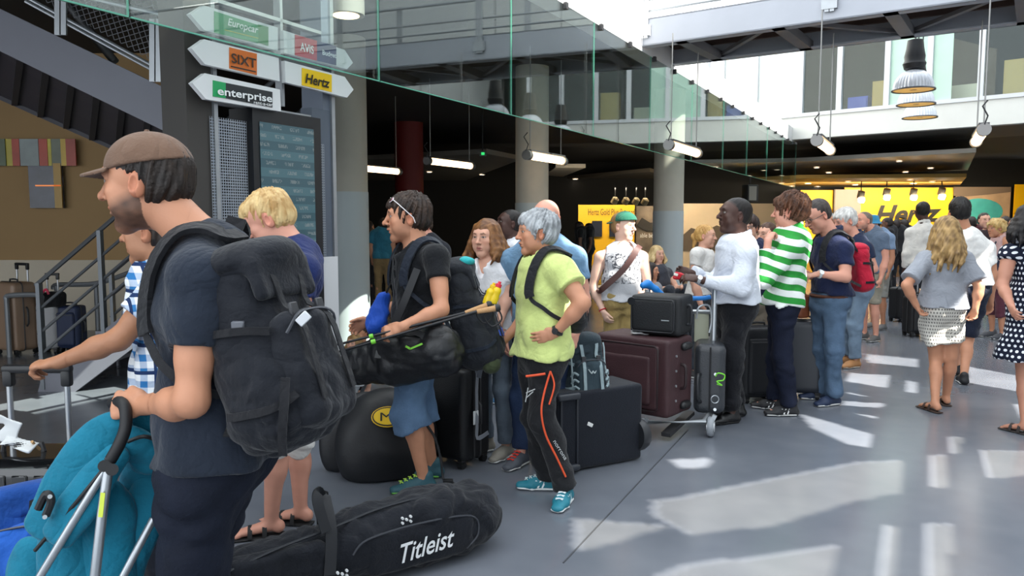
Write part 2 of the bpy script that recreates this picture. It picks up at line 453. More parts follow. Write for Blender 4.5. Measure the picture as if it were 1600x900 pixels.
def hand(S, w, d, n, th, s=1.0, curl=25, spread=.5, thumb=30, k=.004, fist=False, point=False):
    """palm + five fingers. w wrist, d direction of the hand, n palm side normal, th thumb side"""
    d = unit(d); n = unit(n - d * np.dot(n, d)); th = unit(th - d * np.dot(th, d) - n * np.dot(th, n))
    pl = .088 * s
    S.seg(w - d * .01 * s, w + d * .04 * s, .026 * s, .03 * s, .012, lat=th, f0=.8, f1=.55)
    S.seg(w + d * .03 * s, w + d * pl, .034 * s, .04 * s, .012, lat=th, f0=.45, f1=.32)
    L = [.072, .08, .074, .058]; offs = [.030, .0105, -.009, -.027]
    for i in range(4):
        c = curl if not hasattr(curl, '__len__') else curl[i]
        if point and i == 0: c = 8
        b = w + d * (pl - (.004 if i in (0,) else 0.0 if i < 3 else .010) * s) + th * offs[i] * s
        ang = 0.0; p = b
        sp = unit(d + th * offs[i] * spread * 6)
        for j, (fr, r) in enumerate(((.46, .0098), (.30, .0088), (.24, .0076))):
            ang += math.radians(c * (1.0, 1.15, .7)[j])
            dd = sp * math.cos(ang) + n * math.sin(ang)
            q = p + dd * L[i] * fr * s
            S.seg(p, q, r * s, (r - .0008) * s, k if j else .007); p = q
    b = w + d * .022 * s + th * .026 * s
    a = math.radians(thumb)
    d1 = unit(d * math.cos(a) + th * math.sin(a) * .8 + n * math.sin(a) * .6)
    q = b + d1 * .044 * s; S.seg(b, q, .015 * s, .0115 * s, .012)
    d2 = unit(d1 * .8 + d * .45 + n * (.55 if fist else .15) - th * (.5 if fist else 0)); q2 = q + d2 * .034 * s
    S.seg(q, q2, .011 * s, .0095 * s, .004)
    S.seg(q2, q2 + unit(d2 + n * .2) * .022 * s, .0095 * s, .0075 * s, .003)

def head_shape(S, C, R, s, fem=False, neck=None, heavy=0.0):
    """C centre between the ears, R columns right/forward/up, s size (1 = 0.235 m tall head)"""
    def T(x, y, z): return C + R @ (np.array([x, y, z]) * s)
    def E(c, r, k=.02, op='u', rot=None): S.ell(T(*c), np.array(r) * s, R if rot is None else R @ rot, k * s, op)
    E((0, -.018, .040), (.077, .098, .085), .02)
    E((0, .022, -.030), (.062, .070, .082), .03)
    E((0, .030, .035), (.066, .062, .060), .03)
    jw = .052 if fem else .058 + heavy
    S.seg(T(-jw * .8, .012, -.062), T(-.016, .062, -.098), .020 * s, .018 * s, .025 * s); S.seg(T(jw * .8, .012, -.062), T(.016, .062, -.098), .020 * s, .018 * s, .025 * s)
    S.ball(T(0, .066, -.099), .018 * s, .02 * s)
    for sx in (-1, 1):
        E((sx * .044, .062, -.012), (.024, .022, .020), .02)
        E((sx * .048, .045, -.045), (.022 + heavy, .03, .035), .02)
    S.seg(T(-.036, .083, .038), T(.036, .083, .038), (.009 if fem else .012) * s, None, .018 * s)
    for sx in (-1, 1): E((sx * .032, .103, .017), (.018, .016, .012), .012, 's')
    for sx in (-1, 1): S.ball(T(sx * .032, .078, .0165), .0135 * s, .002)
    for sx in (-1, 1): S.seg(T(sx * .016, .088, .0255), T(sx * .047, .079, .0235), .0048 * s, .004 * s, .004)
    for sx in (-1, 1): S.seg(T(sx * .018, .087, .0085), T(sx * .046, .080, .0085), .0038 * s, None, .004)
    nl = .112 if fem else .118
    S.seg(T(0, .090, .030), T(0, nl - .004, -.016), .0075 * s, .0105 * s, .012 * s)
    S.ball(T(0, nl, -.021), .0115 * s, .008 * s)
    for sx in (-1, 1): S.ball(T(sx * .012, .100, -.024), .0085 * s, .006 * s)
    S.seg(T(-.019, .086, -.053), T(0, .0965, -.050), .0050 * s, .0068 * s, .006 * s); S.seg(T(.019, .086, -.053), T(0, .0965, -.050), .0050 * s, .0068 * s, .006 * s)
    S.seg(T(-.015, .086, -.0655), T(.015, .086, -.0655), .0075 * s, None, .007 * s)
    S.seg(T(-.023, .0955, -.058), T(.023, .0955, -.058), .0022 * s, None, .003, 's')
    for sx in (-1, 1):
        E((sx * .079, -.012, .000), (.010, .020, .033), .006, 'u', Rz(-sx * .45) @ Rx(.12))
        E((sx * .088, -.006, .003), (.007, .011, .019), .004, 's', Rz(-sx * .45) @ Rx(.12))
    if neck is not None:
        rn = (.049 if fem else .058 + heavy * .8) * s
        S.seg(T(0, -.022, -.03), neck, rn, rn * 1.08, .03 * s)

def face_paint(C, R, s, skin, hair='#2a2019', lip=None, beard=0.0, bcol=None, brow=1.0, scalp=None, eye='#3a2a20'):
    sk = np.array(lin(skin)); hc = np.array(lin(hair)); bc = np.array(lin(bcol or hair)); lp = np.array(lin(lip)) if lip else sk * np.array([.86, .58, .56])
    def paint(v):
        c = np.tile(sk, (len(v), 1))
        c *= (1 + .07 * hash_noise(v, 30, 3))[:, None]
        l = (v - C) @ R / s; x, y, z = np.abs(l[:, 0]), l[:, 1], l[:, 2]
        inh = (np.abs(l) < .16).all(1)
        def mixin(m, col, a=1.0):
            w = np.clip(m, 0, 1)[:, None] * a * inh[:, None]; c[:] = c * (1 - w) + col * w
        f = (y > .03)
        mixin((1 - ((x - .045) / .025) ** 2 - ((z + .022) / .022) ** 2) * f, sk * np.array([1.03, .82, .78]), .5)
        mixin((1 - (x / .018) ** 2 - ((z + .02) / .018) ** 2) * (y > .09), sk * np.array([1.03, .82, .78]), .5)
        if beard:
            bl = np.clip((-.022 - z + np.clip((.05 - y) * .45, -.05, .05)) / .032, 0, 1) * (y > -.012) * (z > -.135) * (1 - np.clip(1.5 - ((x / .024) ** 2 + ((z + .058) / .010) ** 2), 0, 1) * (y > .07) * .7)
            nk = np.clip((z + .13) / .03, 0, 1)
            n = .95 + .1 * hash_noise(v, 60, 8)
            mixin(bl * nk * beard * n, bc)
        mixin(np.clip(2.2 - 2 * ((x / .022) ** 2 + ((z + .058) / .0115) ** 2), 0, 1) * (y > .072), lp, .85)
        mixin(np.clip(2.5 - 2 * (x / .021) ** 2 - 2 * ((z + .058) / .0022) ** 2, 0, 1) * (y > .07), sk * .25, .8)
        zb = .036 + .006 * np.clip((x - .012) / .03, 0, 1) - .012 * np.clip((x - .038) / .015, 0, 1)
        mixin(np.clip(1.8 - 2 * ((x - .031) / .022) ** 2 - 1.5 * ((z - zb) / .0052) ** 2, 0, 1) * (y > .05), hc * .8, .85 * brow)
        e = ((x - .0325) / .0155) ** 2 + ((z - .0165) / .0068) ** 2
        mixin(np.clip(2.6 - 2 * e, 0, 1) * (y > .06), sk * .18, .9)
        mixin(np.clip(3.5 - 4.5 * e, 0, 1) * (y > .06), np.array([.40, .37, .35]))
        mixin(np.clip(3 - 2.2 * (((x - .032) / .0062) ** 2 + ((z - .0165) / .0062) ** 2), 0, 1) * (y > .06), np.array(lin(eye)))
        mixin(np.clip(2 - 2 * (((x - .011) / .0055) ** 2 + ((z + .030) / .0035) ** 2), 0, 1) * (y > .085), sk * .2, .8)
        mixin(((x > .076) & (np.abs(z) < .04) & (np.abs(y + .012) < .03)).astype(float), sk * np.array([1.05, .80, .76]), .6)
        if scalp is not None:
            sc_ = np.clip((z - .045 + np.clip((.02 - y) * .9, -.1, .10)) / .02, 0, 1) * (z > -.06)
            mixin(sc_, np.array(lin(scalp)), .8)
        return c
    return paint

def hair_paint(c1, c2, sc=70, stretch=.25):
    a, b = np.array(lin(c1)), np.array(lin(c2))
    def paint(v):
        w = v * np.array([1, 1, stretch]); t = np.clip(.5 + .9 * hash_noise(w, sc, 5) + .35 * hash_noise(w, sc * 2.7, 6), 0, 1)[:, None]
        return a * (1 - t) + b * t
    return paint

def hair_short(C, R, s, top=.014, side=.004, front=.08, nape=-.055, messy=.004, seed=1, volume=(1, 1, 1), fringe=0.0):
    S = Shape()
    def T(x, y, z): return C + R @ (np.array([x, y, z]) * s)
    vx, vy, vz = volume
    S.ell(T(0, -.020, .040 + top * .35), np.array([(.077 + side * 1.2) * vx, (.099 + side * 1.4) * vy, (.085 + top * .75) * vz]) * s, R, .02 * s)
    S.ell(T(0, -.035, -.005), np.array([.074 + side * .9, .080 + side, .065]) * s, R, .02 * s)
    if fringe:
        S.ell(T(0, .062, .075 - fringe * .2), np.array([.058, .04, .03 + fringe]) * s, R, .02 * s)
    S.ell(T(0, front + .028, -.052), np.array([.10, .092, .118 - fringe]) * s, R, .012 * s, 's')
    for sx in (-1, 1): S.ell(T(sx * .085, .0, -.012), np.array([.03, .026, .044]) * s, R, .008 * s, 's')
    S.plane(T(0, -.05, nape), R @ np.array([0, .25, -1.0]))
    if messy:
        cr = T(0, -.05, .12); Ri = R.T
        def flow(x, y, z):
            l = np.stack([x - cr[0], y - cr[1], z - cr[2]], 1) @ R / s
            ph = np.arctan2(l[:, 0], l[:, 1] + .35 * l[:, 2]); rr = np.linalg.norm(l, axis=1)
            w1 = .5 * np.sin(31 * rr + 3 * ph + seed); w2 = .7 * np.sin(47 * rr + 5 * ph + 2 * seed)
            return .6 * np.sin(17 * ph + 2 * w1 + 9 * rr) + .5 * np.sin(41 * ph + 2.5 * w2 + 20 * rr + 1) + .35 * np.sin(77 * ph + 3 * w1 + 2) + .5 * np.sin(60 * rr + 6 * np.sin(4 * ph + seed))
        S.fold(messy * s, flow)
    return S

def lock(S, pts, r0, r1, k=.008):
    n = len(pts); S.chain(pts, [lerp(r0, r1, i / (n - 1)) for i in range(n)], k)

def person(label, Y, uv, H=1.76, face=0.0, fem=False, J=None, top=None, bot=None, shoes=None, skin='fair', hyaw=0.0, hpitch=0.0, hroll=0.0,
           hs=1.0, hair=None, haircol=('#241a14', '#3a2b20'), beard=0.0, bcol=None, hands=None, h=.011, hf=None, hh=None, bw=1.0, belly=0.0, brow=1.0, lip=None,
           group=None, scalp=None, heavy=0.0, feet=None, z0=0.0, sit=False, noarms=False):
    """uv: pixel column of the body (ground position is taken at depth Y). face: heading in degrees, 0 away from camera, 90 to the right, 180 to camera"""
    J = dict(J or {}); top = dict(top or {}); bot = dict(bot or {}); s = H / 1.78; hands = hands or {}
    a = math.radians(face); f = V3(math.sin(a), math.cos(a), 0); r = V3(math.cos(a), -math.sin(a), 0); up = V3(0, 0, 1)
    X0 = (uv - 800) / FPX * (Y * _cp + CAMH * 0)  # column at the horizon
    X0 = P(uv, 500, Y)[0]
    g = V3(X0, Y, z0)
    sw, hw = (.148 if fem else .170) * s * bw, .088 * s
    D = dict(pel=[0, 0, .535], nck=[0, -.01, .842], hd=[0, .022, .925], sR=[sw, -.012, .792], sL=[-sw, -.012, .792],
             eR=[sw + .045, -.03, .628], eL=[-sw - .045, -.03, .628], wR=[sw + .05, .05, .482], wL=[-sw - .05, .05, .482],
             hR=[hw, 0, .522], hL=[-hw, 0, .522], kR=[hw + .01, .012, .285], kL=[-hw - .01, .012, .285], aR=[hw + .012, -.03, .048], aL=[-hw - .012, -.03, .048])
    pt = {}
    for k_, v_ in D.items():
        o = J.get(k_)
        if o is None: pt[k_] = g + r * v_[0] + f * v_[1] + up * v_[2] * H
        elif isinstance(o, list): pt[k_] = g + r * o[0] + f * o[1] + up * o[2]
        else: pt[k_] = P(o[0], o[1], Y + o[2])
        if k_ in ('aR', 'aL') and not sit and o is not None and not isinstance(o, list): pt[k_] = P(o[0], 345 + (CAMH - .083 * s) * FPX / (Y + o[2]), Y + o[2]); pt[k_][2] = .083 * s + z0
    lat_h = unit(pt['hR'] - pt['hL']); lat_s = unit(pt['sR'] - pt['sL'])
    pel, nck = pt['pel'], pt['nck']
    if 'chest' in J: o = J['chest']; chest = P(o[0], o[1], Y + o[2])
    else: chest = lerp(pel, nck, .62)
    spine = lambda t: lerp(pel, chest, t / .62) if t < .62 else lerp(chest, nck, (t - .62) / .38)
    fwd = unit(np.cross(up, lat_s)) ; fwd_h = unit(np.cross(up, lat_h))
    hd = pt['hd']; hy = math.radians(face + hyaw)
    Fh = V3(math.sin(hy), math.cos(hy), 0); Rr = V3(math.cos(hy), -math.sin(hy), 0)
    Rm = np.stack([Rr, Fh, up], 1) @ Ry(math.radians(hroll)) @ Rx(math.radians(hpitch))
    hsz = s * hs * (1.05 if not fem else 1.02)
    bR = bw
    # ---- body
    secs = [(-.10, .105, .85), (.06, .168 if not fem else .172, .66), (.22, .160, .68), (.36, .142 if not fem else .125, .70), (.68, .165 if not fem else .142, .70), (.88, .140 if not fem else .122, .70), (.99, .065, .95)]
    def torso(S, off, ts=None, k=.03, lo=-9, straight=0.0, flare=0.0):
        L = []
        for t, w, fl in secs:
            if t < lo + .03: continue
            ww = max(w, straight * (.150 if fem else .165)) if t < .7 else w
            ww = ww * s * bR + off + flare * max(0, .5 - t)
            L.append((spine(t), ww, (w * fl * s * bR + off) / ww if not straight else max(fl * w * s * bR + off, straight * .112 * s * bR + off) / ww, lerp(lat_h, lat_s, min(max(t / .6, 0), 1))))
        if lo > -9:
            t = lo; w = .168 if not straight else max(.168, straight * .165)
            L.insert(0, (spine(t), w * s * bR + off + flare * .5 + .022, .76, lat_h))
        for i in range(len(L) - 1):
            S.seg(L[i][0], L[i + 1][0], L[i][1], L[i + 1][1], k, lat=L[i][3] + L[i + 1][3], f0=L[i][2], f1=L[i + 1][2])
        if belly: S.ell(spine(.30) + fwd * .05 * s, np.array([.135 * s + off, .07 * s + belly + off, .15 * s]), np.stack([lat_s, fwd, up], 1), .06)
        if fem:
            for q in (-1, 1): S.ell(spine(.62) + fwd * .075 * s + lat_s * q * .062 * s, np.array([.06, .055, .062]) * s + off * .8, None, .04)
        for q in (-1, 1): S.ell(spine(.0) - fwd_h * .05 * s + lat_h * q * .075 * s, np.array([.085, .085, .10]) * s + off * 1.0 + (.006 if off else 0), None, .05)
        for q in 'RL':
            S.seg(nck + up * .018 * s, lerp(nck, pt['s' + q], .62) + up * .004, .034 * s + off * .6, .043 * s * bR + off, .05)
            S.seg(spine(.90), pt['s' + q], .052 * s * bR + off, .050 * s * bR + off, .04)
    ar = dict(R=1, L=-1)
    B = Shape()
    torso(B, 0.0)
    for q in 'RL':
        sg = ar[q]; sh, el, wr = pt['s' + q], pt['e' + q], pt['w' + q]
        B.ball(sh, .053 * s * bR, .03); B.seg(sh, el, .052 * s * bR, .040 * s * bR, .03)
        B.seg(lerp(sh, el, .3), lerp(sh, el, .65), .046 * s * bR, .044 * s * bR, .03)
        B.seg(el, lerp(el, wr, .35), .038 * s * bR, .040 * s * bR, .03); B.seg(lerp(el, wr, .35), wr, .040 * s * bR, .0265 * s, .03)
        hi_, kn, an = pt['h' + q], pt['k' + q], pt['a' + q]
        B.seg(hi_, kn, .086 * s * bR, .054 * s * bR, .05)
        B.seg(kn, lerp(kn, an, .3), .053 * s * bR, .053 * s * bR, .02); B.seg(lerp(kn, an, .3), an, .052 * s * bR, .034 * s, .02)
        back = -fwd_h
        B.ell(lerp(kn, an, .30) + back * .016 * s, np.array([.045, .047, .10]) * s, R_from(x=lat_h, z=unit(kn - an)), .02)
    foot_dir = {}
    for q in 'RL':
        fo = (feet or {}).get(q, 0.0); aa = a + math.radians(fo + (12 if q == 'R' else -12)) if not hasattr(fo, '__len__') else 0
        fd = V3(math.sin(aa), math.cos(aa), 0) if not hasattr(fo, '__len__') else unit(fo)
        foot_dir[q] = fd; an = pt['a' + q]; la = unit(np.cross(fd, up if abs(fd[2]) < .9 else f))
        sl = V3(0, 0, -1) if not hasattr(fo, '__len__') else unit(np.cross(la, fd)) * (-1 if np.cross(la, fd)[2] > 0 else 1)
        dn = .052 * s
        B.seg(an + fd * .02 * s + sl * dn * .5, an + fd * .16 * s + sl * dn, .034 * s, .036 * s, .02, lat=la, f0=.9, f1=.5)
        B.ball(an - fd * .035 * s + sl * dn * .6, .034 * s, .02)
        if shoes is None or shoes.get('open'):
            for i in range(5): 
                x = (-.03 + .015 * i) * (1 if q == 'L' else -1)
                B.seg(an + fd * .155 * s + la * -x * s + sl * dn * 1.15, an + fd * (.215 - .007 * i) * s + la * -x * s + sl * dn * 1.2, .011 * s, .009 * s, .004)
    head_shape(B, hd, Rm, hsz, fem, nck + up * .01, heavy)
    pa = []
    if not noarms:
        for q in 'RL':
            o = hands.get(q, {}); wr, el = pt['w' + q], pt['e' + q]; d = unit(wr - el)
            if 'to' in o: d = unit(P(o['to'][0], o['to'][1], Y + o['to'][2]) - wr)
            if 'd' in o: d = unit(o['d'])
            n = np.asarray(o.get('n', -lat_s * ar[q] * .9 - fwd * .3), float); th = np.asarray(o.get('th', fwd), float)
            hand(B, wr, d, n, th, s * (.93 if fem else 1.0) * o.get('s', 1), o.get('curl', 28), .5, o.get('thumb', 30), fist=o.get('fist', False), point=o.get('point', False))
            if hh:
                c = wr + d * .08 * s; pa.append((c - .125 * s, c + .125 * s, max(hh, Y * .00112)))
    if hf:
        e = V3(.125, .135, .145) * hsz; pa.insert(0, (hd - e - (0, 0, .01), hd + e, max(hf, Y * .00098)))
    root = empty('person', (g[0], g[1], z0)); tag(root, label, 'person', group)
    sk = SKINS.get(skin, skin)
    hc = haircol[0]
    B.build('body', SKIN, root, h * 1.75 if Y > 4 else h * 1.35, pa, face_paint(hd, Rm, hsz, sk, hc, lip, beard, bcol, brow, scalp))
    out = dict(root=root, pt=pt, hd=hd, Rm=Rm, hs=hsz, s=s, fwd=fwd, lat=lat_s, spine=spine, lat_h=lat_h, fwd_h=fwd_h, foot=foot_dir, up=up, g=g)
    # ---- trousers / shorts / skirt
    if bot:
        S = Shape(); off = bot.get('loose', .014) * s; ln = bot.get('len', .97)
        wt = bot.get('waist', top['hem'] + .10 if top and 'hem' in top else (.08 if top else .26))
        wt = max(wt, .07)
        for (t0, t1) in ((-.08, .04), (.04, wt)):
            w0, w1 = .162 * s * bR + min(off, .012), .160 * s * bR + min(off, .012)
            S.seg(spine(t0), spine(t1), w0, w1, .03, lat=lat_h, f0=.72, f1=.70, cut1=(t1 == wt))
        if belly: pass
        for q in (-1, 1): S.ell(spine(.0) - fwd_h * .05 * s + lat_h * q * .075 * s, np.array([.085, .085, .10]) * s + min(off, .012), None, .05)
        fl = bot.get('flare', 0.0)
        for q in 'RL':
            hi_, kn, an = pt['h' + q], pt['k' + q], pt['a' + q]
            if ln <= .5:
                e = lerp(hi_, kn, ln * 2); rr = lerp(.092, .062, ln * 2) * s * bR + off + fl
                S.seg(lerp(hi_, e, .1), e, .084 * s * bR + off, rr, .04, cut1=True)
            else:
                S.seg(lerp(hi_, kn, .12), kn, .083 * s * bR + off, .060 * s * bR + off + fl * .5, .05)
                e = lerp(kn, an, (ln - .5) * 2)
                S.seg(kn, e, .060 * s * bR + off + fl * .5, lerp(.058, .043, (ln - .5) * 2) * s + off * 1.2 + fl, .03, cut1=True)
                if ln > .9: S.seg(lerp(kn, an, .75), e, .047 * s + off * 1.3 + fl, .048 * s + off * 1.4 + fl, .02, cut1=True)
        fa = min(bot.get('fold', .011), off * .6); zc = spine(.0)[2]
        if fa:
            mk = lambda x, y, z: np.clip((zc - z) / .10 + .25, .1, 1)
            S.fold(fa * .8, 22, 11 + int(Y * 10) % 5, (1.0, 1.0, 1.1), mk); S.fold(fa * .75, 26, 12, (1.0, 1.0, -.9), mk)
        out['bot'] = S.build(bot.get('name', 'trousers'), bot['mat'], root, bot.get('h', h * 1.25))
    # ---- shirt
    if top:
        S = Shape(); off = top.get('loose', .016) * s; hem = top.get('hem', -.02); slv = top.get('sleeve', .55)
        torso(S, off, k=.04, lo=hem, straight=top.get('straight', 1.0), flare=top.get('flare', 0.0))
        S.plane(spine(hem), spine(hem - .1) - spine(hem + .1))
        if 'skirt' in top:
            zk = top['skirt']; b0 = spine(.25); b1 = g + up * zk * H
            b1 = V3(pel[0], pel[1], zk * H + z0)
            S.seg(b0, b1, .145 * s + off, top.get('skw', .27) * s, .05, lat=lat_h, f0=.75, f1=.8, cut1=True)
        tl = top.get('tank')
        for q in 'RL':
            sh, el, wr = pt['s' + q], pt['e' + q], pt['w' + q]
            if slv <= 0: continue
            S.ball(sh, .053 * s * bR + off, .03)
            sw_ = top.get('slw', 0.006)
            if slv < 1:
                S.seg(sh, lerp(sh, el, slv), .053 * s * bR + off, .046 * s * bR + off + sw_, .035, cut1=True)
            else:
                S.seg(sh, el, .053 * s * bR + off, .046 * s * bR + off, .035)
                S.seg(el, lerp(el, wr, slv - 1), .048 * s * bR + off, .034 * s * bR + off, .03, cut1=True)
        if slv <= 0:
            for q in 'RL':
                S.seg(pt['s' + q] + up * .06 + lat_s * ar[q] * .0, pt['s' + q] - up * .10 + lat_s * ar[q] * .02, .062 * s * bR + off + .004, .075 * s * bR, .02, 's', lat=fwd, f0=.75)
        fa = min(top.get('fold', .012), off * .65)
        if fa:
            zn = nck[2]; mt_ = lambda x, y, z: np.clip((zn - z) / .22, .2, 1)
            S.fold(fa * .6, 16, 21 + int(Y * 10) % 7, (1.0, 1.0, 1.3), mt_); S.fold(fa * .85, 20, 22 + int(Y * 100) % 9, (1.0, 1.0, -1.1), mt_)
        nd = unit(hd - V3(0, 0, .05) - nck)
        nr = top.get('nr', .062 if fem else .067)
        S.seg(nck - up * .02, nck + nd * .15, nr * s, nr * 1.25 * s, .004, 's')
        if top.get('neck') == 'v':
            S.seg(nck + fwd * .075 * s + up * .03, nck + fwd * .13 * s - up * top.get('vd', .13) * s, .058 * s, .006 * s, .004, 's', lat=lat_s, f0=1.1)
        elif top.get('neck') == 'scoop':
            S.ell(nck + fwd * .07 * s - up * .01, np.array([.085, .09, .075]) * s, np.stack([lat_s, fwd, up], 1), .004, 's')
        if top.get('plaster'): pass
        if top.get('neck') == 'collar':
            c0 = nck + up * .004
            for k_ in range(14):
                t0_, t1_ = [(.35 + (2 * math.pi - .7) * (k_ + q) / 14) for q in (0, 1)]
                pr = lambda t_: c0 + (fwd * math.cos(t_) * 1.02 + lat_s * math.sin(t_)) * (.073 + heavy) * s * max(1, bw) + up * (.062 - .030 * math.cos(t_)) * s
                S.seg(pr(t0_) - up * .012, pr(t1_) - up * .012, .014 * s, None, .006); S.seg(pr(t0_) + up * .008, pr(t1_) + up * .008, .010 * s, None, .006)
        out['topS'] = S; out['top'] = S.build(top.get('name', 'shirt'), top['mat'], root, top.get('h', h * 1.18))
    # ---- shoes
    if shoes:
        for q in 'RL':
            fd = foot_dir[q]; an = pt['a' + q]; la = unit(np.cross(fd, up)) if abs(fd[2]) < .95 else lat_h
            un = np.cross(la, fd); un = un if un[2] > -.2 else -un
            b = an - un * .078 * s
            z_ = b + un * .0
            if hasattr((feet or {}).get(q, 0.0), '__len__') is False: z_ = V3(b[0], b[1], z0)
            S = Shape()
            if shoes.get('open'):
                S.seg(z_ - fd * .06 * s + un * .008, z_ + fd * .20 * s + un * .008, .04 * s, .047 * s, .01, lat=la, f0=.2, f1=.17)
                o_ = S.build('sandal', M(shoes['col'], .7), root, .006)
                mb = MB()
                for t_ in (.10, .03):
                    mb.ribbon([z_ + fd * t_ * s + la * .043 * s * math.cos(x_) + un * (.012 + .055 * s * math.sin(x_) * (1 if t_ > .05 else 1.3)) for x_ in np.linspace(0, math.pi, 9)], .022, .004, fd if False else [la * math.cos(x_) + un * math.sin(x_) for x_ in np.linspace(0, math.pi, 9)])
                mb.build('strap', M(shoes['col'], .7), o_)
            else:
                hb = shoes.get('boot', 0.0)
                S.seg(z_ - fd * .045 * s + un * .032, z_ + fd * .10 * s + un * .034, .040 * s, .043 * s, .02, lat=la, f0=.8, f1=.72)
                S.seg(z_ + fd * .10 * s + un * .03, z_ + fd * .185 * s + un * .024, .044 * s, .038 * s, .03, lat=la, f0=.7, f1=.55)
                S.seg(z_ - fd * .025 * s + un * .05, z_ - fd * .02 * s + un * (.088 + hb), .037 * s, .038 * s, .02)
                S.seg(z_ + fd * .02 * s + un * .06, z_ + fd * .1 * s + un * .045, .036 * s, .034 * s, .02)
                up_ = S.build('shoe', M(shoes['col'], shoes.get('rough', .6), 0, .2, 90), root, max(.007, Y * .0017))
                S2 = Shape(); st = shoes.get('st', .012)
                S2.seg(z_ - fd * .04 * s + un * st, z_ + fd * .10 * s + un * st, .043 * s, .046 * s, .01, lat=la, f0=st / .043 / s * 1.0, f1=st / .046 / s)
                S2.seg(z_ + fd * .10 * s + un * st, z_ + fd * .188 * s + un * (st + .003), .047 * s, .041 * s, .01, lat=la, f0=st / .047 / s, f1=st / .041 / s)
                S2.build('sole', M(shoes.get('sole', '#e8e8e6'), .6), up_, max(.006, Y * .0016))
                if shoes.get('lace'):
                    mb = MB()
                    for i in range(4):
                        t_ = .045 + .028 * i; zz = .098 - .010 * i
                        mb.tube([z_ + fd * t_ * s - la * .022 * s + un * zz * s, z_ + fd * (t_ + .01) * s + un * (zz + .004) * s, z_ + fd * (t_ + .016) * s + la * .022 * s + un * zz * s], .0035, 5)
                        mb.tube([z_ + fd * t_ * s + la * .022 * s + un * zz * s, z_ + fd * (t_ + .01) * s + un * (zz + .006) * s, z_ + fd * (t_ + .016) * s - la * .022 * s + un * zz * s], .0035, 5)
                    mb.build('lace', M(shoes['lace'], .8), up_)
                if shoes.get('stripe'):
                    for sd in (-1, 1):
                        mb = MB()
                        for i in range(3):
                            t_ = .035 + .028 * i
                            mb.bar(z_ + fd * t_ * s + la * sd * .0455 * s + un * .022, z_ + fd * (t_ - .02) * s + la * sd * .036 * s + un * .064, .010, .003, la)
                        mb.build('side_stripe', M(shoes['stripe'], .6), up_)
    # ---- hair
    if hair is not None:
        S = hair(hd, Rm, hsz, out) if callable(hair) else hair_short(hd, Rm, hsz, **hair)
        if isinstance(S, Shape):
            out['hair'] = S.build('hair', HAIRV, root, min(h * .7, .007) if not hf else max(hf * 1.35, .0042, Y * .00098), paint=hair_paint(*haircol))
    return out
# ------------------------------------------------------------------ the place
def line(Y, c): return V3(TT * Y - c, Y, 0)
def struct(o): o['kind'] = 'structure'; return o
UP = V3(0, 0, 1)
# floor: polished grey screed
fm, nt, b = newmat('polished_floor'); N, L = nt.nodes, nt.links
tc = N.new('ShaderNodeTexCoord'); n1 = N.new('ShaderNodeTexNoise'); n1.inputs['Scale'].default_value = .55; n1.inputs['Detail'].default_value = 8
n2 = N.new('ShaderNodeTexNoise'); n2.inputs['Scale'].default_value = 3; n2.inputs['Detail'].default_value = 2
L.new(tc.outputs['Object'], n1.inputs['Vector']); L.new(tc.outputs['Object'], n2.inputs['Vector'])
cr = N.new('ShaderNodeValToRGB'); cr.color_ramp.elements[0].position = .3; cr.color_ramp.elements[0].color = (*lin('#5d626b'), 1); cr.color_ramp.elements[1].position = .72; cr.color_ramp.elements[1].color = (*lin('#767a82'), 1)
mx = N.new('ShaderNodeMath'); mx.operation = 'MULTIPLY_ADD'; mx.inputs[1].default_value = .35; L.new(n2.outputs['Fac'], mx.inputs[0])
m2 = N.new('ShaderNodeMath'); m2.operation = 'MULTIPLY'; m2.inputs[1].default_value = .65; L.new(n1.outputs['Fac'], m2.inputs[0]); L.new(m2.outputs[0], mx.inputs[2])
L.new(mx.outputs[0], cr.inputs['Fac']); L.new(cr.outputs['Color'], b.inputs['Base Color'])
rr = N.new('ShaderNodeMapRange'); rr.inputs['To Min'].default_value = .17; rr.inputs['To Max'].default_value = .27; L.new(n2.outputs['Fac'], rr.inputs['Value']); L.new(rr.outputs[0], b.inputs['Roughness'])
b.inputs['Specular IOR Level'].default_value = .5
mb = MB(); mb.box((3, 11, -.1), (20, 22, .1)); fl = struct(mb.build('floor', fm))
# saw-cut joints in the floor
jm = M('#3c3f45', .8)
mb = MB(); mb.bar(GP(1075, 672) + UP * .001, GP(880, 880) + UP * .001, .008, .003); mb.build('floor_joint', jm, fl)
mb = MB(); mb.bar(line(3.5, -3.2) + UP * .001, line(18, -3.2) + UP * .001, .008, .003); mb.build('floor_joint', jm, fl)

white = M('#d9dbdc', .55, 0, .05, 20, .04, 2)
offw = M('#c9ccd0', .5, 0, 0, 1, .04, 2)
steel = M('#8d929b', .45, .3, 0, 1, .05, 3)
galv = M('#a4a8ac', .38, .7, 0, 1, .06, 8)
darkst = M('#4d5057', .5, .35, 0, 1, .06, 4)
black = M('#16171a', .55)
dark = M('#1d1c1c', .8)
concrete = M('#8f8c83', .75, 0, .08, 14, .06, 3)

GB, GF = 2.615, 3.94          # lower edge of the hanging glass, underside of the gallery
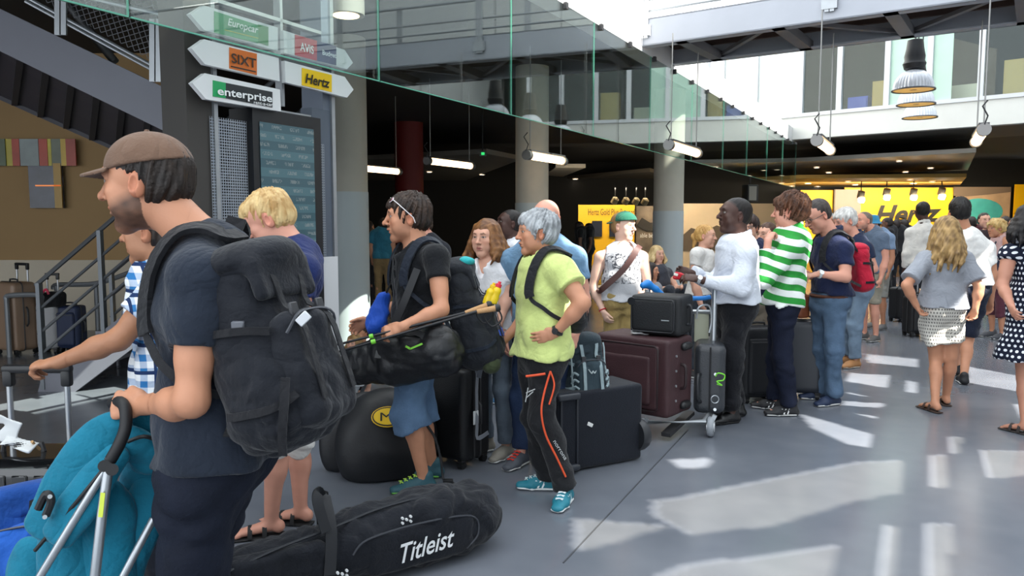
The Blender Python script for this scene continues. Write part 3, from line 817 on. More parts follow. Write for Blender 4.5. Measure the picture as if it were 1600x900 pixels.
# gallery floor slab with its white edge beam
mb = MB(); p = [line(0.6, 4.32), line(24.2, 4.32), V3(8.9, 31.6, 0), V3(-16, 31.6, 0), V3(-16, 0.6, 0)]
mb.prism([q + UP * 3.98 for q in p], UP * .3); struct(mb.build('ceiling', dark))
mb = MB(); mb.prism([line(0.6, 4.0) + UP * GF, line(24.0, 4.0) + UP * GF, line(24.0, 4.32) + UP * GF, line(0.6, 4.32) + UP * GF], UP * .42)
fas = struct(mb.build('trim_1', white)); fas['label'] = 'white steel edge beam of the gallery'
mb = MB()
for Yk in np.arange(1.2, 24, .92):
    mb.box(line(Yk, 3.985) + UP * (GF - .02), (.025, .03, .035), Rz(-TH))
mb.build('clamp', M('#3a3a3c', .4, .6), fas)

# hanging glass screen below the gallery edge
def glass_mat(key, f0):
    gm, nt, b = newmat(key); N, L = nt.nodes, nt.links
    tr = N.new('ShaderNodeBsdfTransparent'); tr.inputs[0].default_value = (.90, .945, .925, 1)
    gl = N.new('ShaderNodeBsdfGlossy'); gl.inputs['Roughness'].default_value = .0; gl.inputs[0].default_value = (.92, .96, .95, 1)
    ge = N.new('ShaderNodeNewGeometry'); dt = N.new('ShaderNodeVectorMath'); dt.operation = 'DOT_PRODUCT'; L.new(ge.outputs['Normal'], dt.inputs[0]); L.new(ge.outputs['Incoming'], dt.inputs[1])
    def _m(op, a, b=None):
        n_ = N.new('ShaderNodeMath'); n_.operation = op
        for i, q in enumerate((a, b)):
            if q is None: continue
            if isinstance(q, (int, float)): n_.inputs[i].default_value = q
            else: L.new(q, n_.inputs[i])
        return n_
    fr = _m('MULTIPLY_ADD', _m('POWER', _m('SUBTRACT', 1.0, _m('ABSOLUTE', dt.outputs['Value']).outputs[0]).outputs[0], 5.0).outputs[0], 1 - f0); fr.inputs[2].default_value = f0   # Schlick reflectance
    ms = N.new('ShaderNodeMixShader'); L.new(fr.outputs[0], ms.inputs[0]); L.new(tr.outputs[0], ms.inputs[1]); L.new(gl.outputs[0], ms.inputs[2])
    L.new(ms.outputs[0], nt.nodes['Material Output'].inputs[0]); nt.nodes.remove(b); return gm
GLASS = glass_mat('pane_glass', .12); WGLASS = glass_mat('window_glass', .03)
gedge = M('#5aa58c', .2, 0, emit=0)
seams = [0.6, 2.1, 3.93, 5.70, 7.5, 9.34, 11.24, 13.24, 15.3, 17.35, 19.55, 21.7, 23.9]
gs = empty('glass_screen', line(5.7, 4.0)); tag(gs, 'frameless clear glass screen hanging from the white gallery edge beam', 'glass screen')
for i in range(len(seams) - 1):
    a_, b_ = line(seams[i] + .006, 4.0), line(seams[i + 1] - .006, 4.0)
    mb = MB(); mb.prism([a_ + UP * GB, b_ + UP * GB, b_ + UP * (GF + .0), a_ + UP * (GF + .0)], NX * .012)
    pn = mb.build('pane', GLASS, gs)
    mb = MB(); mb.bar(a_ + UP * (GB - .003) + NX * .006, b_ + UP * (GB - .003) + NX * .006, .013, .008)
    mb.bar(b_ + UP * GB + NX * .006, b_ + UP * GF + NX * .006, .004, .014, NX)
    mb.build('pane_edge', gedge, pn)

# columns with a paler painted foot
def column(u, Y, rad, split, label):
    c = P(u, 400, Y); c[2] = 0
    mb = MB(); mb.lathe(c, [(rad, split), (rad, 3.98)], 40); o = struct(mb.build('column', M('#b4afa2', .7, 0, .06, 12, .05, 3), None, (c[0], c[1], 0)))
    mb = MB(); mb.lathe(c, [(rad + .006, 0), (rad + .006, split)], 40); mb.build('painted_foot', M('#b3bcbe', .5, 0, .03, 12), o)
    o['label'] = label; return o
column(547, 10.3, .25, 1.98, 'round concrete column behind the sign post')
column(831, 12.2, .26, 1.88, 'round concrete column behind the bald man')
column(1043, 14.3, .275, 1.78, 'round concrete column behind the luggage trolley')
mb = MB(); c = P(640, 330, 19); c[2] = 0; mb.lathe(c, [(.35, 0), (.35, 3.98)], 28); struct(mb.build('column', M('#6e1513', .6)))

# hall walls
def wall(name, p, q, z0, z1, th, mat, label=None):
    p, q = V3(p[0], p[1], 0), V3(q[0], q[1], 0); n = unit(np.cross(q - p, UP)) * th
    mb = MB(); mb.prism([p + UP * z0, q + UP * z0, q + UP * z1, p + UP * z1], n); o = struct(mb.build(name, mat))
    if label: o['label'] = label
    return o
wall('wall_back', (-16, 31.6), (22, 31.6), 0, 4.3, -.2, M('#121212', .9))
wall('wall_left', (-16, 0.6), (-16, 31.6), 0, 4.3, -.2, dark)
tan = M('#a0825a', .85, 0, .04, 8, .05, 1.2); cream = M('#c4b9a6', .8, 0, .04, 8, .04, 1.5)
wall('wall_side', P(-160, 345, 11.2), P(292, 345, 11.2), 1.03, 3.98, -.2, tan, 'tan upper wall behind the staircase')
wall('wall_lower', P(-160, 345, 11.17), P(292, 345, 11.17), 0, 1.03, -.2, cream, 'cream lower wall behind the staircase')

# upper storey seen beyond the gallery: white wall with tall green panes
def upw(q, z): return q + UP * z
wl = wall('wall_gallery', line(9, 7.2), line(25, 7.2), 4.3, 9.2, .2, white, 'sunlit white wall of the upper floor')
rnd = random.Random(4); gpane = M('#5d8f80', .12, 0, 0, 1, .25, 2, spec=.8); gpane2 = M('#24423e', .1, 0, 0, 1, .3, 2, spec=.8)
for i, Yk in enumerate(np.arange(9.6, 24.5, .62)):
    w = rnd.choice((.12, .2, .34)); z0_, z1_ = 4.9, 8.6
    mb = MB(); a_, b_ = line(Yk, 7.18), line(Yk + w, 7.18); mb.prism([upw(a_, z0_), upw(b_, z0_), upw(b_, z1_), upw(a_, z1_)], -NX * .03)
    mb.build('window_pane', gpane if i % 3 else gpane2, wl)

# far facade: band + windows of the upper floor
F0 = PZ(1225, 219, 4.0); F1 = PZ(1640, 189, 4.0); FD = unit(F1 - F0); FN = unit(np.cross(FD, UP)); FN = FN if FN[1] < 0 else -FN
F1 = F1 + FD * 4; F0b = F0 - FD * 1.2
band = M('#cfd0cb', .55, 0, .03, 8, .04, 1.5)
def fbox(a0, a1, z0, z1, d0, d1, name, mat, parent=None):
    mb = MB(); p_, q_ = F0 + FD * a0, F0 + FD * a1
    p_[2] = q_[2] = 0
    mb.prism([p_ + UP * z0 + FN * d0, q_ + UP * z0 + FN * d0, q_ + UP * z1 + FN * d0, p_ + UP * z1 + FN * d0], FN * (d1 - d0)); return mb.build(name, mat, parent)
FL = np.linalg.norm(F1 - F0)
fac = struct(fbox(-1.2, FL, 4.0, 4.64, 0, -.3, 'wall_facade', band)); fac['label'] = 'pale band below the upper floor windows'
fbox(-1.2, FL, 4.64, 4.74, .05, -.3, 'sill', offw, fac)
fbox(-1.2, FL, 7.4, 10.5, 0, -.3, 'band', band, fac)
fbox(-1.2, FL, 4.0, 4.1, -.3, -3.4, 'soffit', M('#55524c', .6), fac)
def fa(u, v=170):   # position along the facade under a pixel column
    d = ray(u, v); d2 = d[:2]; o = np.array([0., 0.]); A_ = np.array([[d2[0], -FD[0]], [d2[1], -FD[1]]]); return np.linalg.solve(A_, F0[:2])[1]
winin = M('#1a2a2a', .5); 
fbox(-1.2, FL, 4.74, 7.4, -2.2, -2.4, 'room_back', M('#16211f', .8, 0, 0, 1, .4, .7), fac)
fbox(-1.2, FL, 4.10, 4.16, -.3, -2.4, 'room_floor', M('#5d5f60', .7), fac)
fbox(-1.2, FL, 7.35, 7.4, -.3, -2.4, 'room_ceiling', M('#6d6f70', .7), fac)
edges = [1128, 1180, 1250, 1310, 1384, 1450, 1530, 1604, 1690, 1780]
for i, u_ in enumerate(edges):
    a_ = fa(u_); fbox(a_ - .07, a_ + .07, 4.74, 7.4, .03, -.12, 'mullion', offw, fac)
wpane = M('#cfe8df', .03, 0, 0, 1, spec=.7)
kinds = ['pale', 'pale', 'glass', 'glass', 'half', 'half2', 'glass', 'glass', 'glass']
for i in range(len(edges) - 1):
    a_, b_ = fa(edges[i]) + .07, fa(edges[i + 1]) - .07; m_ = (a_ + b_) / 2
    k_ = kinds[i]
    mint = M('#a9c9b8', .15, 0, 0, 1, .05, 1, spec=.6)
    if k_ == 'pale': fbox(a_, b_, 4.74, 7.4, -.05, -.07, 'pane', M('#d3ddd8', .12, spec=.6), fac)
    elif k_ == 'half': fbox(a_, m_, 4.74, 7.4, -.05, -.07, 'pane', mint, fac); fbox(m_, b_, 4.74, 7.4, -.05, -.07, 'pane', mint, fac)
    elif k_ == 'half2': fbox(a_, a_ + .45, 4.74, 7.4, -.05, -.07, 'pane', mint, fac); fbox(a_ + .45, b_, 4.74, 7.4, -.05, -.062, 'pane', WGLASS, fac)
    else: fbox(a_, b_, 4.74, 7.4, -.05, -.062, 'pane', WGLASS, fac)
# furniture glimpsed in the upstairs office
for (u_, w_, z_, cl, lab, nm, cat) in ((1326, .55, .42, '#3b4aa8', 'blue storage box behind the upstairs office window', 'storage_box', 'box'), (1492, .9, .45, '#c9c6b4', 'pale office cabinet behind the upstairs window', 'office_cabinet', 'cabinet'), (1578, .6, .95, '#b9a063', 'tall ochre cupboard behind the upstairs window', 'office_cupboard', 'cupboard'), (1362, .45, .8, '#a98c4a', 'ochre screen behind the upstairs office window', 'office_screen', 'screen')):
    a_ = fa(u_); rt = empty(nm, tuple((F0 + FD * a_ - FN * .8) * V3(1, 1, 0) + UP * 4.16)); tag(rt, lab, cat)
    fbox(a_ - w_ / 2, a_ + w_ / 2, 4.16, 4.74 + z_, -.7, -1.1, 'body', M(cl, .6), rt)
    fbox(a_ - w_ / 2 + .03, a_ + w_ / 2 - .03, 4.7, 4.74 + z_ - .04, -.68, -.7, 'front', M(cl, .4), rt)

# unseen wall added on the right, its openings shaped to cast the sun patches
CW, WT = -7.0, 14.1
def to_wall(p):
    p = np.asarray(p, float); t = (p[0] - TT * p[1] + CW) / (TT * TO_SUN[1] - TO_SUN[0]); return p + np.array(TO_SUN) * t
def fpx(x, y): return (900 + x / 2.2857, 520 + y / 2.2857)
clear = [[(1035, 65), (1225, 90), (1220, 124), (1040, 106)], [(985, 130), (1128, 150), (1108, 197), (960, 172)], [(975, 212), (1098, 240), (1075, 308), (940, 275)],
         [(800, 290), (1060, 362), (1045, 410), (960, 395), (850, 345)], [(1180, 170), (1215, 175), (1210, 215), (1178, 212)], [(1397, 120), (1640, 165), (1640, 220), (1400, 178)],
         [(1570, 255), (1640, 260), (1640, 330), (1585, 300)], [(330, 455), (480, 447), (470, 480), (380, 484)]]
dim = [[(600, 540), (1000, 462), (1172, 455), (1165, 570), (990, 602), (700, 690), (400, 720), (270, 650), (275, 600), (410, 580)], [(380, 832), (940, 760), (905, 890), (250, 890)],
       [(1440, 418), (1640, 425), (1640, 505), (1470, 522)], [(1090, 690), (1145, 690), (1135, 890), (1070, 890)], [(1255, 685), (1345, 680), (1335, 890), (1250, 890)],
       [(1260, 440), (1325, 435), (1320, 555), (1265, 550)], [(1335, 375), (1385, 370), (1365, 430), (1330, 430)], [(0, 665), (330, 690), (100, 760), (0, 780)]]
beams = [  # (pixel box, depth) of things that stand in the sun above the floor
    [(1128, 372), (1192, 372), (1192, 470), (1140, 470), 6.0], [(1232, 345), (1268, 345), (1262, 440), (1240, 440), 6.25], [(1262, 395), (1336, 380), (1336, 436), (1268, 440), 6.6],
    [(1335, 375), (1375, 380), (1372, 425), (1340, 425), 8.3], [(1490, 345), (1556, 350), (1556, 430), (1496, 430), 8.6], [(1404, 340), (1452, 340), (1452, 400), (1404, 400), 11.3],
    [(870, 425), (918, 440), (918, 498), (880, 490), 4.25], [(930, 345), (1010, 350), (1012, 470), (925, 470), 7.2], [(842, 312), (872, 312), (872, 336), (842, 336), 5.0], [(870, 372), (914, 390), (918, 428), (880, 424), 4.95]]
polys = []
for pl in clear: polys.append(([to_wall(GP(*fpx(*q))) for q in pl], None))
for pl in dim: polys.append(([to_wall(GP(*fpx(*q))) for q in pl], 1))
for pl in beams: polys.append(([to_wall(P(q[0], q[1], pl[-1])) for q in pl[:-1]], None))
W0, W1 = line(-12, CW), line(30, CW)
def to2(p): return Vector((float(np.dot(p - W0, AX)), float(p[2]), 0))
cells = 0.035
# wall as a fine panel grid: panels standing in an opening are left out
def inside(poly, x, y):
    r_ = np.zeros(x.shape, bool); n = len(poly); j = n - 1
    for i in range(n):
        xi, yi, xj, yj = poly[i][0], poly[i][1], poly[j][0], poly[j][1]
        c_ = ((yi > y) != (yj > y)) & (x < (xj - xi) * (y - yi) / (yj - yi + 1e-12) + xi); r_ ^= c_; j = i
    return r_
LW = float(np.dot(W1 - W0, AX)); nx_, nz_ = int(LW / cells), int(WT / cells)
gx, gz = np.meshgrid((np.arange(nx_) + .5) * LW / nx_, (np.arange(nz_) + .5) * WT / nz_, indexing='ij')
solid = np.ones(gx.shape, bool); tint = np.zeros(gx.shape, bool)
for pl, k_ in polys:
    p2 = [to2(q) for q in pl]; ins = inside(p2, gx, gz)
    solid &= ~ins
    if k_: tint |= ins
    else: tint &= ~ins
def grid_quads(mask, nm, mat, off, parent=None):
    """run-length strips of the masked cells as thin slabs"""
    mb = MB()
    for i in range(nx_):
        col_ = mask[i]; j = 0
        while j < nz_:
            if col_[j]:
                k = j
                while k < nz_ and col_[k]: k += 1
                a_ = W0 + AX * (i * LW / nx_) - NX * off; b_ = W0 + AX * ((i + 1) * LW / nx_) - NX * off
                z0_, z1_ = j * WT / nz_, k * WT / nz_
                mb.add([a_ + UP * z0_, b_ + UP * z0_, b_ + UP * z1_, a_ + UP * z1_], [(0, 1, 2, 3)]); j = k
            else: j += 1
    return mb.build(nm, mat, parent)
ow = struct(grid_quads(solid, 'wall_right', M('#c3c6c6', .7), 0)); ow['label'] = 'tall unseen wall added with openings shaped for the sun patches'
tg, nt, b = newmat('sun_dimmer_sheet'); N, L = nt.nodes, nt.links
tr = N.new('ShaderNodeBsdfTransparent'); tr.inputs[0].default_value = (.42, .39, .33, 1); L.new(tr.outputs[0], nt.nodes['Material Output'].inputs[0]); nt.nodes.remove(b)
grid_quads(tint, 'sun_dimmer', tg, .02, ow)  # sheet added in some openings to dim the sun for fainter floor patches
# ---------------- foot bridge
bm_ = M('#a7abb4', .5, .15, .03, 10, .05, 2); btr = M('#6f6e72', .55, .2, 0, 1, .05, 3)
J0 = V3(*PC(1003, 82, 4.0)); J0[2] = 0; BD = unit(V3(.826, -.563, 0)); BW = unit(V3(.563, .826, 0)); BL = 9.5
br = empty('foot_bridge', J0 + UP * 4.0); tag(br, 'grey steel foot bridge crossing above the hall with truss underside', 'bridge')
J1 = J0 + BW * 1.55
J1 = J1 - BD * (np.dot(J1 - line(12.2, 4.0), np.array([math.cos(TH), -math.sin(TH), 0])) / np.dot(BD, np.array([math.cos(TH), -math.sin(TH), 0])))
for q, dd in ((J0, 1), (J1, -1)):
    e = q + BD * BL
    mb = MB(); mb.prism([q + UP * 4.0, e + UP * 4.0, e + UP * 4.37, q + UP * 4.37], BW * .02 * dd)
    mb.prism([q + UP * 4.0, e + UP * 4.0, e + UP * 4.02, q + UP * 4.02], BW * .16 * dd); mb.prism([q + UP * 4.35, e + UP * 4.35, e + UP * 4.37, q + UP * 4.37], BW * .12 * dd)
    mb.build('side_beam', bm_, br)
mb = MB(); mb.prism([J0 + UP * 4.25 + BW * .02, J0 + BD * BL + UP * 4.25 + BW * .02, J1 + BD * BL + UP * 4.25 - BW * .02, J1 + UP * 4.25 - BW * .02], UP * .05); mb.build('deck', M('#3c2f28', .8, 0, .1, 20, .2, 6), br)
s0 = np.dot(J1 - J0, BD); step = 1.28
for k in range(8):
    t0_ = .55 + k * step
    if t0_ > BL: break
    mb = MB(); mb.bar(J0 + BD * t0_ + UP * 4.06 + BW * .02, J0 + BD * t0_ + BW * 1.53 + UP * 4.06, .16, .12); mb.build('cross_beam', btr, br)
    mb = MB(); a_, b_ = J0 + BD * (t0_ + .05) + BW * (.05 if k % 2 else 1.5) + UP * 4.08, J0 + BD * (t0_ + step - .05) + BW * (1.5 if k % 2 else .05) + UP * 4.08
    mb.bar(a_, b_, .07, .05); mb.build('diagonal_brace', btr, br)
for k in range(9):
    for off in (.35, .6, .85, 1.1, 1.35): pass
mb = MB()
for off in (.4, .78, 1.16): mb.bar(J0 + BW * off + UP * 4.2 + BD * .3, J0 + BW * off + BD * BL + UP * 4.2, .05, .08)
mb.build('stringer', M('#4a3a33', .7), br)
# rails
for q, dd in ((J0, 1), (J1, -1)):
    for z_, r_ in ((4.47, .016), (4.62, .016), (5.35, .024)):
        mb = MB(); mb.tube([q + UP * z_ + BW * .03 * dd, q + BD * BL + UP * z_ + BW * .03 * dd], r_, 8); mb.build('rail', galv, br)
    for t_ in (.04, 2.45, 4.9, 7.3):
        mb = MB()
        for o_ in (-.03, .03): mb.bar(q + BD * (t_ + o_) + UP * 4.10 - BW * .03 * dd, q + BD * (t_ + o_) + UP * 5.4 - BW * .03 * dd, .02, .05, BD)
        mb.box(q + BD * t_ + UP * 4.2 - BW * .03 * dd, (.09, .02, .07), R_from(x=BD, z=UP)); mb.build('post', galv if t_ > .1 else white, br)
# diamond mesh material for the railings
def mesh_mat(key, colr, sc, th=.12, kind='diamond'):
    if key in MATS: return MATS[key]
    m, nt, b = newmat(key); N, L = nt.nodes, nt.links
    b.inputs['Base Color'].default_value = (*lin(colr), 1); b.inputs['Roughness'].default_value = .45; b.inputs['Metallic'].default_value = .4
    uvn = N.new('ShaderNodeUVMap'); sp = N.new('ShaderNodeSeparateXYZ'); L.new(uvn.outputs[0], sp.inputs[0])
    def band_(expr_a, expr_b, sgn):
        ad = N.new('ShaderNodeMath'); ad.operation = 'ADD' if sgn > 0 else 'SUBTRACT'; L.new(sp.outputs[0], ad.inputs[0]); L.new(sp.outputs[1], ad.inputs[1])
        ml = N.new('ShaderNodeMath'); ml.operation = 'MULTIPLY'; ml.inputs[1].default_value = sc; L.new(ad.outputs[0], ml.inputs[0])
        frn = N.new('ShaderNodeMath'); frn.operation = 'FRACT'; L.new(ml.outputs[0], frn.inputs[0])
        lt = N.new('ShaderNodeMath'); lt.operation = 'LESS_THAN'; lt.inputs[1].default_value = th; L.new(frn.outputs[0], lt.inputs[0]); return lt
    if kind == 'diamond':
        a_, b_ = band_(0, 0, 1), band_(0, 0, -1); mxn = N.new('ShaderNodeMath'); mxn.operation = 'MAXIMUM'; L.new(a_.outputs[0], mxn.inputs[0]); L.new(b_.outputs[0], mxn.inputs[1]); L.new(mxn.outputs[0], b.inputs['Alpha'])
    else:   # round holes
        vm = N.new('ShaderNodeVectorMath'); vm.operation = 'SCALE'; vm.inputs['Scale'].default_value = sc; L.new(uvn.outputs[0], vm.inputs[0])
        fv = N.new('ShaderNodeVectorMath'); fv.operation = 'FRACTION'; L.new(vm.outputs[0], fv.inputs[0])
        sv = N.new('ShaderNodeVectorMath'); sv.operation = 'SUBTRACT'; sv.inputs[1].default_value = (.5, .5, 0); L.new(fv.outputs[0], sv.inputs[0])
        ln_ = N.new('ShaderNodeVectorMath'); ln_.operation = 'LENGTH'; L.new(sv.outputs[0], ln_.inputs[0])
        gt = N.new('ShaderNodeMath'); gt.operation = 'GREATER_THAN'; gt.inputs[1].default_value = th; L.new(ln_.outputs['Value'], gt.inputs[0]); L.new(gt.outputs[0], b.inputs['Alpha'])
    MATS[key] = m; return m
def sheet(name, pts, mat, parent):
    """flat sheet with UVs in metres"""
    p = [np.asarray(q, float) for q in pts]; ux = unit(p[1] - p[0]); n = unit(np.cross(ux, p[-1] - p[0])); uy = np.cross(n, ux)
    l = np.array(parent.location); me = bpy.data.meshes.new(name); me.from_pydata([tuple(q - l) for q in p], [], [tuple(range(len(p)))])
    uvl = me.uv_layers.new(name='UVMap')
    for i, q in enumerate(p): uvl.data[i].uv = (float(np.dot(q - p[0], ux)), float(np.dot(q - p[0], uy)))
    return link(name, me, mat, parent)
mm = mesh_mat('rail_mesh', '#b9bcc0', 22, .14)
for t0_, t1_ in ((.1, 2.4), (2.5, 4.85), (4.95, 7.25)):
    for q in (J0, J1): sheet('mesh_panel', [q + BD * t0_ + UP * 4.5, q + BD * t1_ + UP * 4.5, q + BD * t1_ + UP * 5.3, q + BD * t0_ + UP * 5.3], mm, br)
# railing along the gallery edge
gr = empty('gallery_railing', line(6, 4.05) + UP * 4.36); tag(gr, 'white mesh railing along the gallery edge above the beam', 'railing')
for z_ in (4.5, 5.4):
    mb = MB(); mb.tube([line(3, 4.08) + UP * z_, line(10.85, 4.08) + UP * z_], .022, 8); mb.build('rail', offw, gr)
for k, Yk in enumerate(np.arange(3.2, 10.9, 1.5)):
    mb = MB(); mb.bar(line(Yk, 4.08) + UP * 4.36, line(Yk, 4.08) + UP * 5.42, .05, .05, AX); mb.build('post', offw, gr)
    if Yk + 1.5 < 11: sheet('mesh_panel', [line(Yk, 4.08) + UP * 4.5, line(Yk + 1.5, 4.08) + UP * 4.5, line(Yk + 1.5, 4.08) + UP * 5.38, line(Yk, 4.08) + UP * 5.38], mm, gr)
# ------------------------------------------------------------------ hall interior behind the gallery and the far facade
mb = MB(); e_ = F0 - FD * 1.2 - FN * .3; e2_ = F1 - FN * .3
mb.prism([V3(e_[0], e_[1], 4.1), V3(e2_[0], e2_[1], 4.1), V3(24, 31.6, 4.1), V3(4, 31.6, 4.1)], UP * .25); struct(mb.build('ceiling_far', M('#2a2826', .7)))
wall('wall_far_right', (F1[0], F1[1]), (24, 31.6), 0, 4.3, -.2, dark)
panelm = M('#7c7871', .6, 0, 0, 1, .03, 1); amber = M('#a8863f', .6)
def ceil_panel(pts, z, mat, th=.12):
    mb = MB(); mb.prism([V3(q[0], q[1], z) for q in pts], UP * th); return struct(mb.build('ceiling_panel', mat))
def pzl(z, *uv): return [PZ(u_, v_, z)[:2] for u_, v_ in uv]
ceil_panel(pzl(3.25, (330, 262), (760, 240), (812, 250), (700, 292), (380, 296)), 3.25, panelm)
ceil_panel(pzl(3.25, (868, 262), (915, 262), (880, 276), (850, 274)), 3.25, panelm)
ceil_panel(pzl(3.3, (860, 282), (1015, 268), (1075, 282), (980, 296), (900, 298)), 3.3, M('#5d574e', .6))
ceil_panel(pzl(3.45, (1243, 253), (1525, 238), (1512, 266), (1246, 274)), 3.45, M('#8f8b84', .45))
ceil_panel(pzl(3.0, (1235, 279), (1510, 277), (1500, 289), (1245, 292)), 3.0, amber)
ceil_panel(pzl(3.0, (1070, 296), (1160, 292), (1170, 303), (1080, 306)), 3.0, M('#7a6238', .6))
dl_em = M('#ffe9cf', .4, emit=9.0, key='downlight_lens'); ring = M('#c8c4bc', .4, .5)
dls = [(592, 262, 3.24), (671, 269, 3.24), (753, 273, 3.24), (764, 290, 3.24), (599, 299, 3.24), (648, 302, 3.24), (580, 305, 3.3), (654, 305, 3.3), (698, 313, 3.3), (706, 316, 3.3), (727, 310, 3.3), (744, 315, 3.3), (769, 311, 3.3),
       (899, 280, 3.29), (955, 282, 3.29), (987, 286, 3.29), (978, 291, 3.29), (873, 292, 3.29), (912, 303, 3.3), (960, 302, 3.3), (946, 307, 3.3), (992, 305, 3.3), (1069, 299, 2.99), (1088, 301, 2.99),
       (1194, 266, 3.44), (1214, 265, 3.44), (1222, 274, 3.44), (1276, 262, 3.44), (1295, 270, 3.44), (1405, 252, 3.44), (1415, 269, 3.44), (1454, 263, 3.44), (1262, 287, 2.99), (1277, 292, 2.99), (1325, 284, 2.99), (1336, 289, 2.99), (1422, 281, 2.99), (1427, 287, 2.99), (1457, 284, 2.99)]
ORD = 'first second third fourth fifth sixth seventh eighth ninth tenth eleventh twelfth thirteenth fourteenth'.split()
def zone(d): return ('ceiling panel left of the middle column' if d[0] < 800 and d[2] == 3.24 else 'dark ceiling behind the sunglasses man' if d[0] < 800 else 'ceiling above the tank top man' if d[0] < 1040 else 'low ceiling beside the right column' if d[0] < 1150 else 'pale ceiling panel before the rental desk' if d[2] > 3.2 else 'amber ceiling panel above the rental desk')
for i, (u_, v_, z_) in enumerate(sorted(dls)):
    c = PZ(u_, v_, z_ - .012); r_ = min(.11, 7.5 * c[1] / 1200 * .55 + .0)
    zn = zone((u_, v_, z_)); k_ = [d for d in sorted(dls) if zone(d) == zn].index((u_, v_, z_))
    o = empty('ceiling_downlight', c); tag(o, '%s warm downlight from the left in the %s' % (ORD[k_], zn), 'downlight', 'downlights in the hall ceiling')
    mb = MB(); mb.lathe(c, [(r_, -.004), (r_, .012)], 14); mb.build('lens', dl_em, o)
    mb = MB(); mb.lathe(c, [(r_, -.01), (r_ * 1.22, -.01), (r_ * 1.22, .014), (r_, .014)], 14, caps=False); mb.build('rim', ring, o)

# rental desk wall
yel = M('#f2b705', .55); 
def slab(name, u0, u1, v0, v1, Y, mat, parent=None, th=.05):
    a_, b_ = P(u0, v1, Y), P(u1, v0, Y); mb = MB(); mb.box(((a_[0] + b_[0]) / 2, Y + th / 2, (a_[2] + b_[2]) / 2), ((b_[0] - a_[0]) / 2, th / 2, (b_[2] - a_[2]) / 2)); return mb.build(name, mat, parent)
def board(name, label, cat, u0, u1, v0, v1, Y, mat, th=.06):
    a_ = P((u0 + u1) / 2, v1, Y); o = empty(name, (a_[0], Y, max(0, a_[2]))); tag(o, label, cat); slab('panel', u0, u1, v0, v1, Y, mat, o, th); return o
hz = board('desk_sign_wall', 'large yellow wall with black slanted Hertz lettering behind the rental desk', 'sign', 1316, 1490, 293, 408, 30.4, yel)
text_mesh('lettering', 'Hertz', P(1366, 348.5, 30.38), V3(1, 0, .035), UP, .66, M('#15120d', .5), hz, shear=.28, ext=.02, width=2.62, bold=.035)
board('desk_panel', 'narrow yellow wall panel beside the grey poster at the rental desk', 'panel', 1248, 1302, 297, 408, 30.4, yel)
gp = board('wall_poster', 'grey slanted poster between two yellow panels of the rental desk', 'poster', 1302, 1346, 296, 398, 30.3, M('#8d8076', .6)); 
slab('frame', 1302, 1304, 296, 398, 30.25, M('#5a5048', .5), gp)
board('desk_panel', 'yellow wall panel at the right end of the rental desk wall', 'panel', 1580, 1680, 288, 408, 30.4, yel)
bp = board('beach_picture', 'large photo print of a turquoise bay and sandy beach on the wall', 'picture', 1490, 1580, 292, 402, 30.4, M('#a98b6c', .6, 0, 0, 1, .2, 1.5))
mb = MB(); mb.prism([P(1530 + 37 * math.cos(a_), 330 + 20 * math.sin(a_), 30.36) for a_ in np.linspace(0, 2 * math.pi, 25)[:-1]], V3(0, .02, 0)); mb.build('bay', M('#3f9c98', .5, 0, 0, 1, .15, 2), bp)
mb = MB(); mb.prism([P(u_, v_, 30.35) for u_, v_ in ((1490, 292), (1580, 292), (1580, 300), (1545, 304), (1510, 307), (1490, 306))], V3(0, .02, 0)); mb.build('cliff', M('#6f5d4c', .7), bp)
ct = empty('rental_counter', P(1404, 440, 22)); tag(ct, 'wooden rental desk counter in front of the yellow wall', 'counter')
slab('front', 1372, 1430, 405, 438, 22, M('#7a5530', .5), ct, .6); slab('top', 1368, 1434, 402, 405, 21.95, M('#3a2a1c', .4), ct, .7)
ct['label'] = 'brown wooden rental desk counter in front of the yellow wall'
sp_em = M('#fff2d8', .4, emit=22.0, key='spot_lens')
for i, (u_, v_) in enumerate(((1346, 312), (1386, 308), (1428, 308), (1472, 307))):
    c = P(u_, v_, 27.5); o = empty('track_spotlight', c); tag(o, '%s lit track spotlight from the left above the yellow rental desk wall' % ORD[i], 'spotlight', 'track spotlights at the rental desk')
    mb = MB(); mb.lathe(c, [(.02, -.1), (.10, -.09), (.115, 0), (.10, .07)], 14, Rx(.4)); mb.build('lens', sp_em, o)
    mb = MB(); mb.lathe(c + V3(0, .05, .16), [(.12, -.1), (.12, .14), (.05, .16)], 14, Rx(.4)); mb.build('housing', M('#7d7362', .5), o)
    mb = MB(); mb.cyl(c + V3(0, .05, .28), c + V3(0, .05, .75), .02, 8); mb.build('stem', black, o)
for (x_, y_, z_, e_) in ((P(1400, 300, 28)[0], 28, 2.5, 260), (P(1300, 300, 28)[0], 28, 2.5, 120), (P(1530, 300, 28)[0], 28, 2.5, 170), (P(950, 320, 23)[0], 23, 2.3, 110), (P(1110, 320, 24)[0], 24, 2.3, 130)):
    ld = bpy.data.lights.new('spot_glow', 'AREA'); ld.energy = e_ * .8; ld.color = (1, .84, .6); ld.shape = 'RECTANGLE'; ld.size = 3.0; ld.size_y = .15; lo_ = bpy.data.objects.new('spot_glow', ld); COL.objects.link(lo_); lo_.location = (x_, y_, z_ + .3); lo_.rotation_euler = (math.radians(62), 0, 0)
gd = board('club_sign_board', 'yellow board with black Hertz Gold Plus Rewards lettering and two screens', 'sign', 903, 992, 320, 425, 24.8, yel)
text_mesh('lettering', 'Hertz Gold Plus Rewards', P(919, 336, 24.78), V3(1, 0, 0), UP, .20, M('#4a3a10', .5), gd, width=1.55, ext=.01)
for u0, u1 in ((925, 941), (952, 968)): slab('screen', u0, u1, 345, 370, 24.7, M('#20222c', .2), gd, .05)
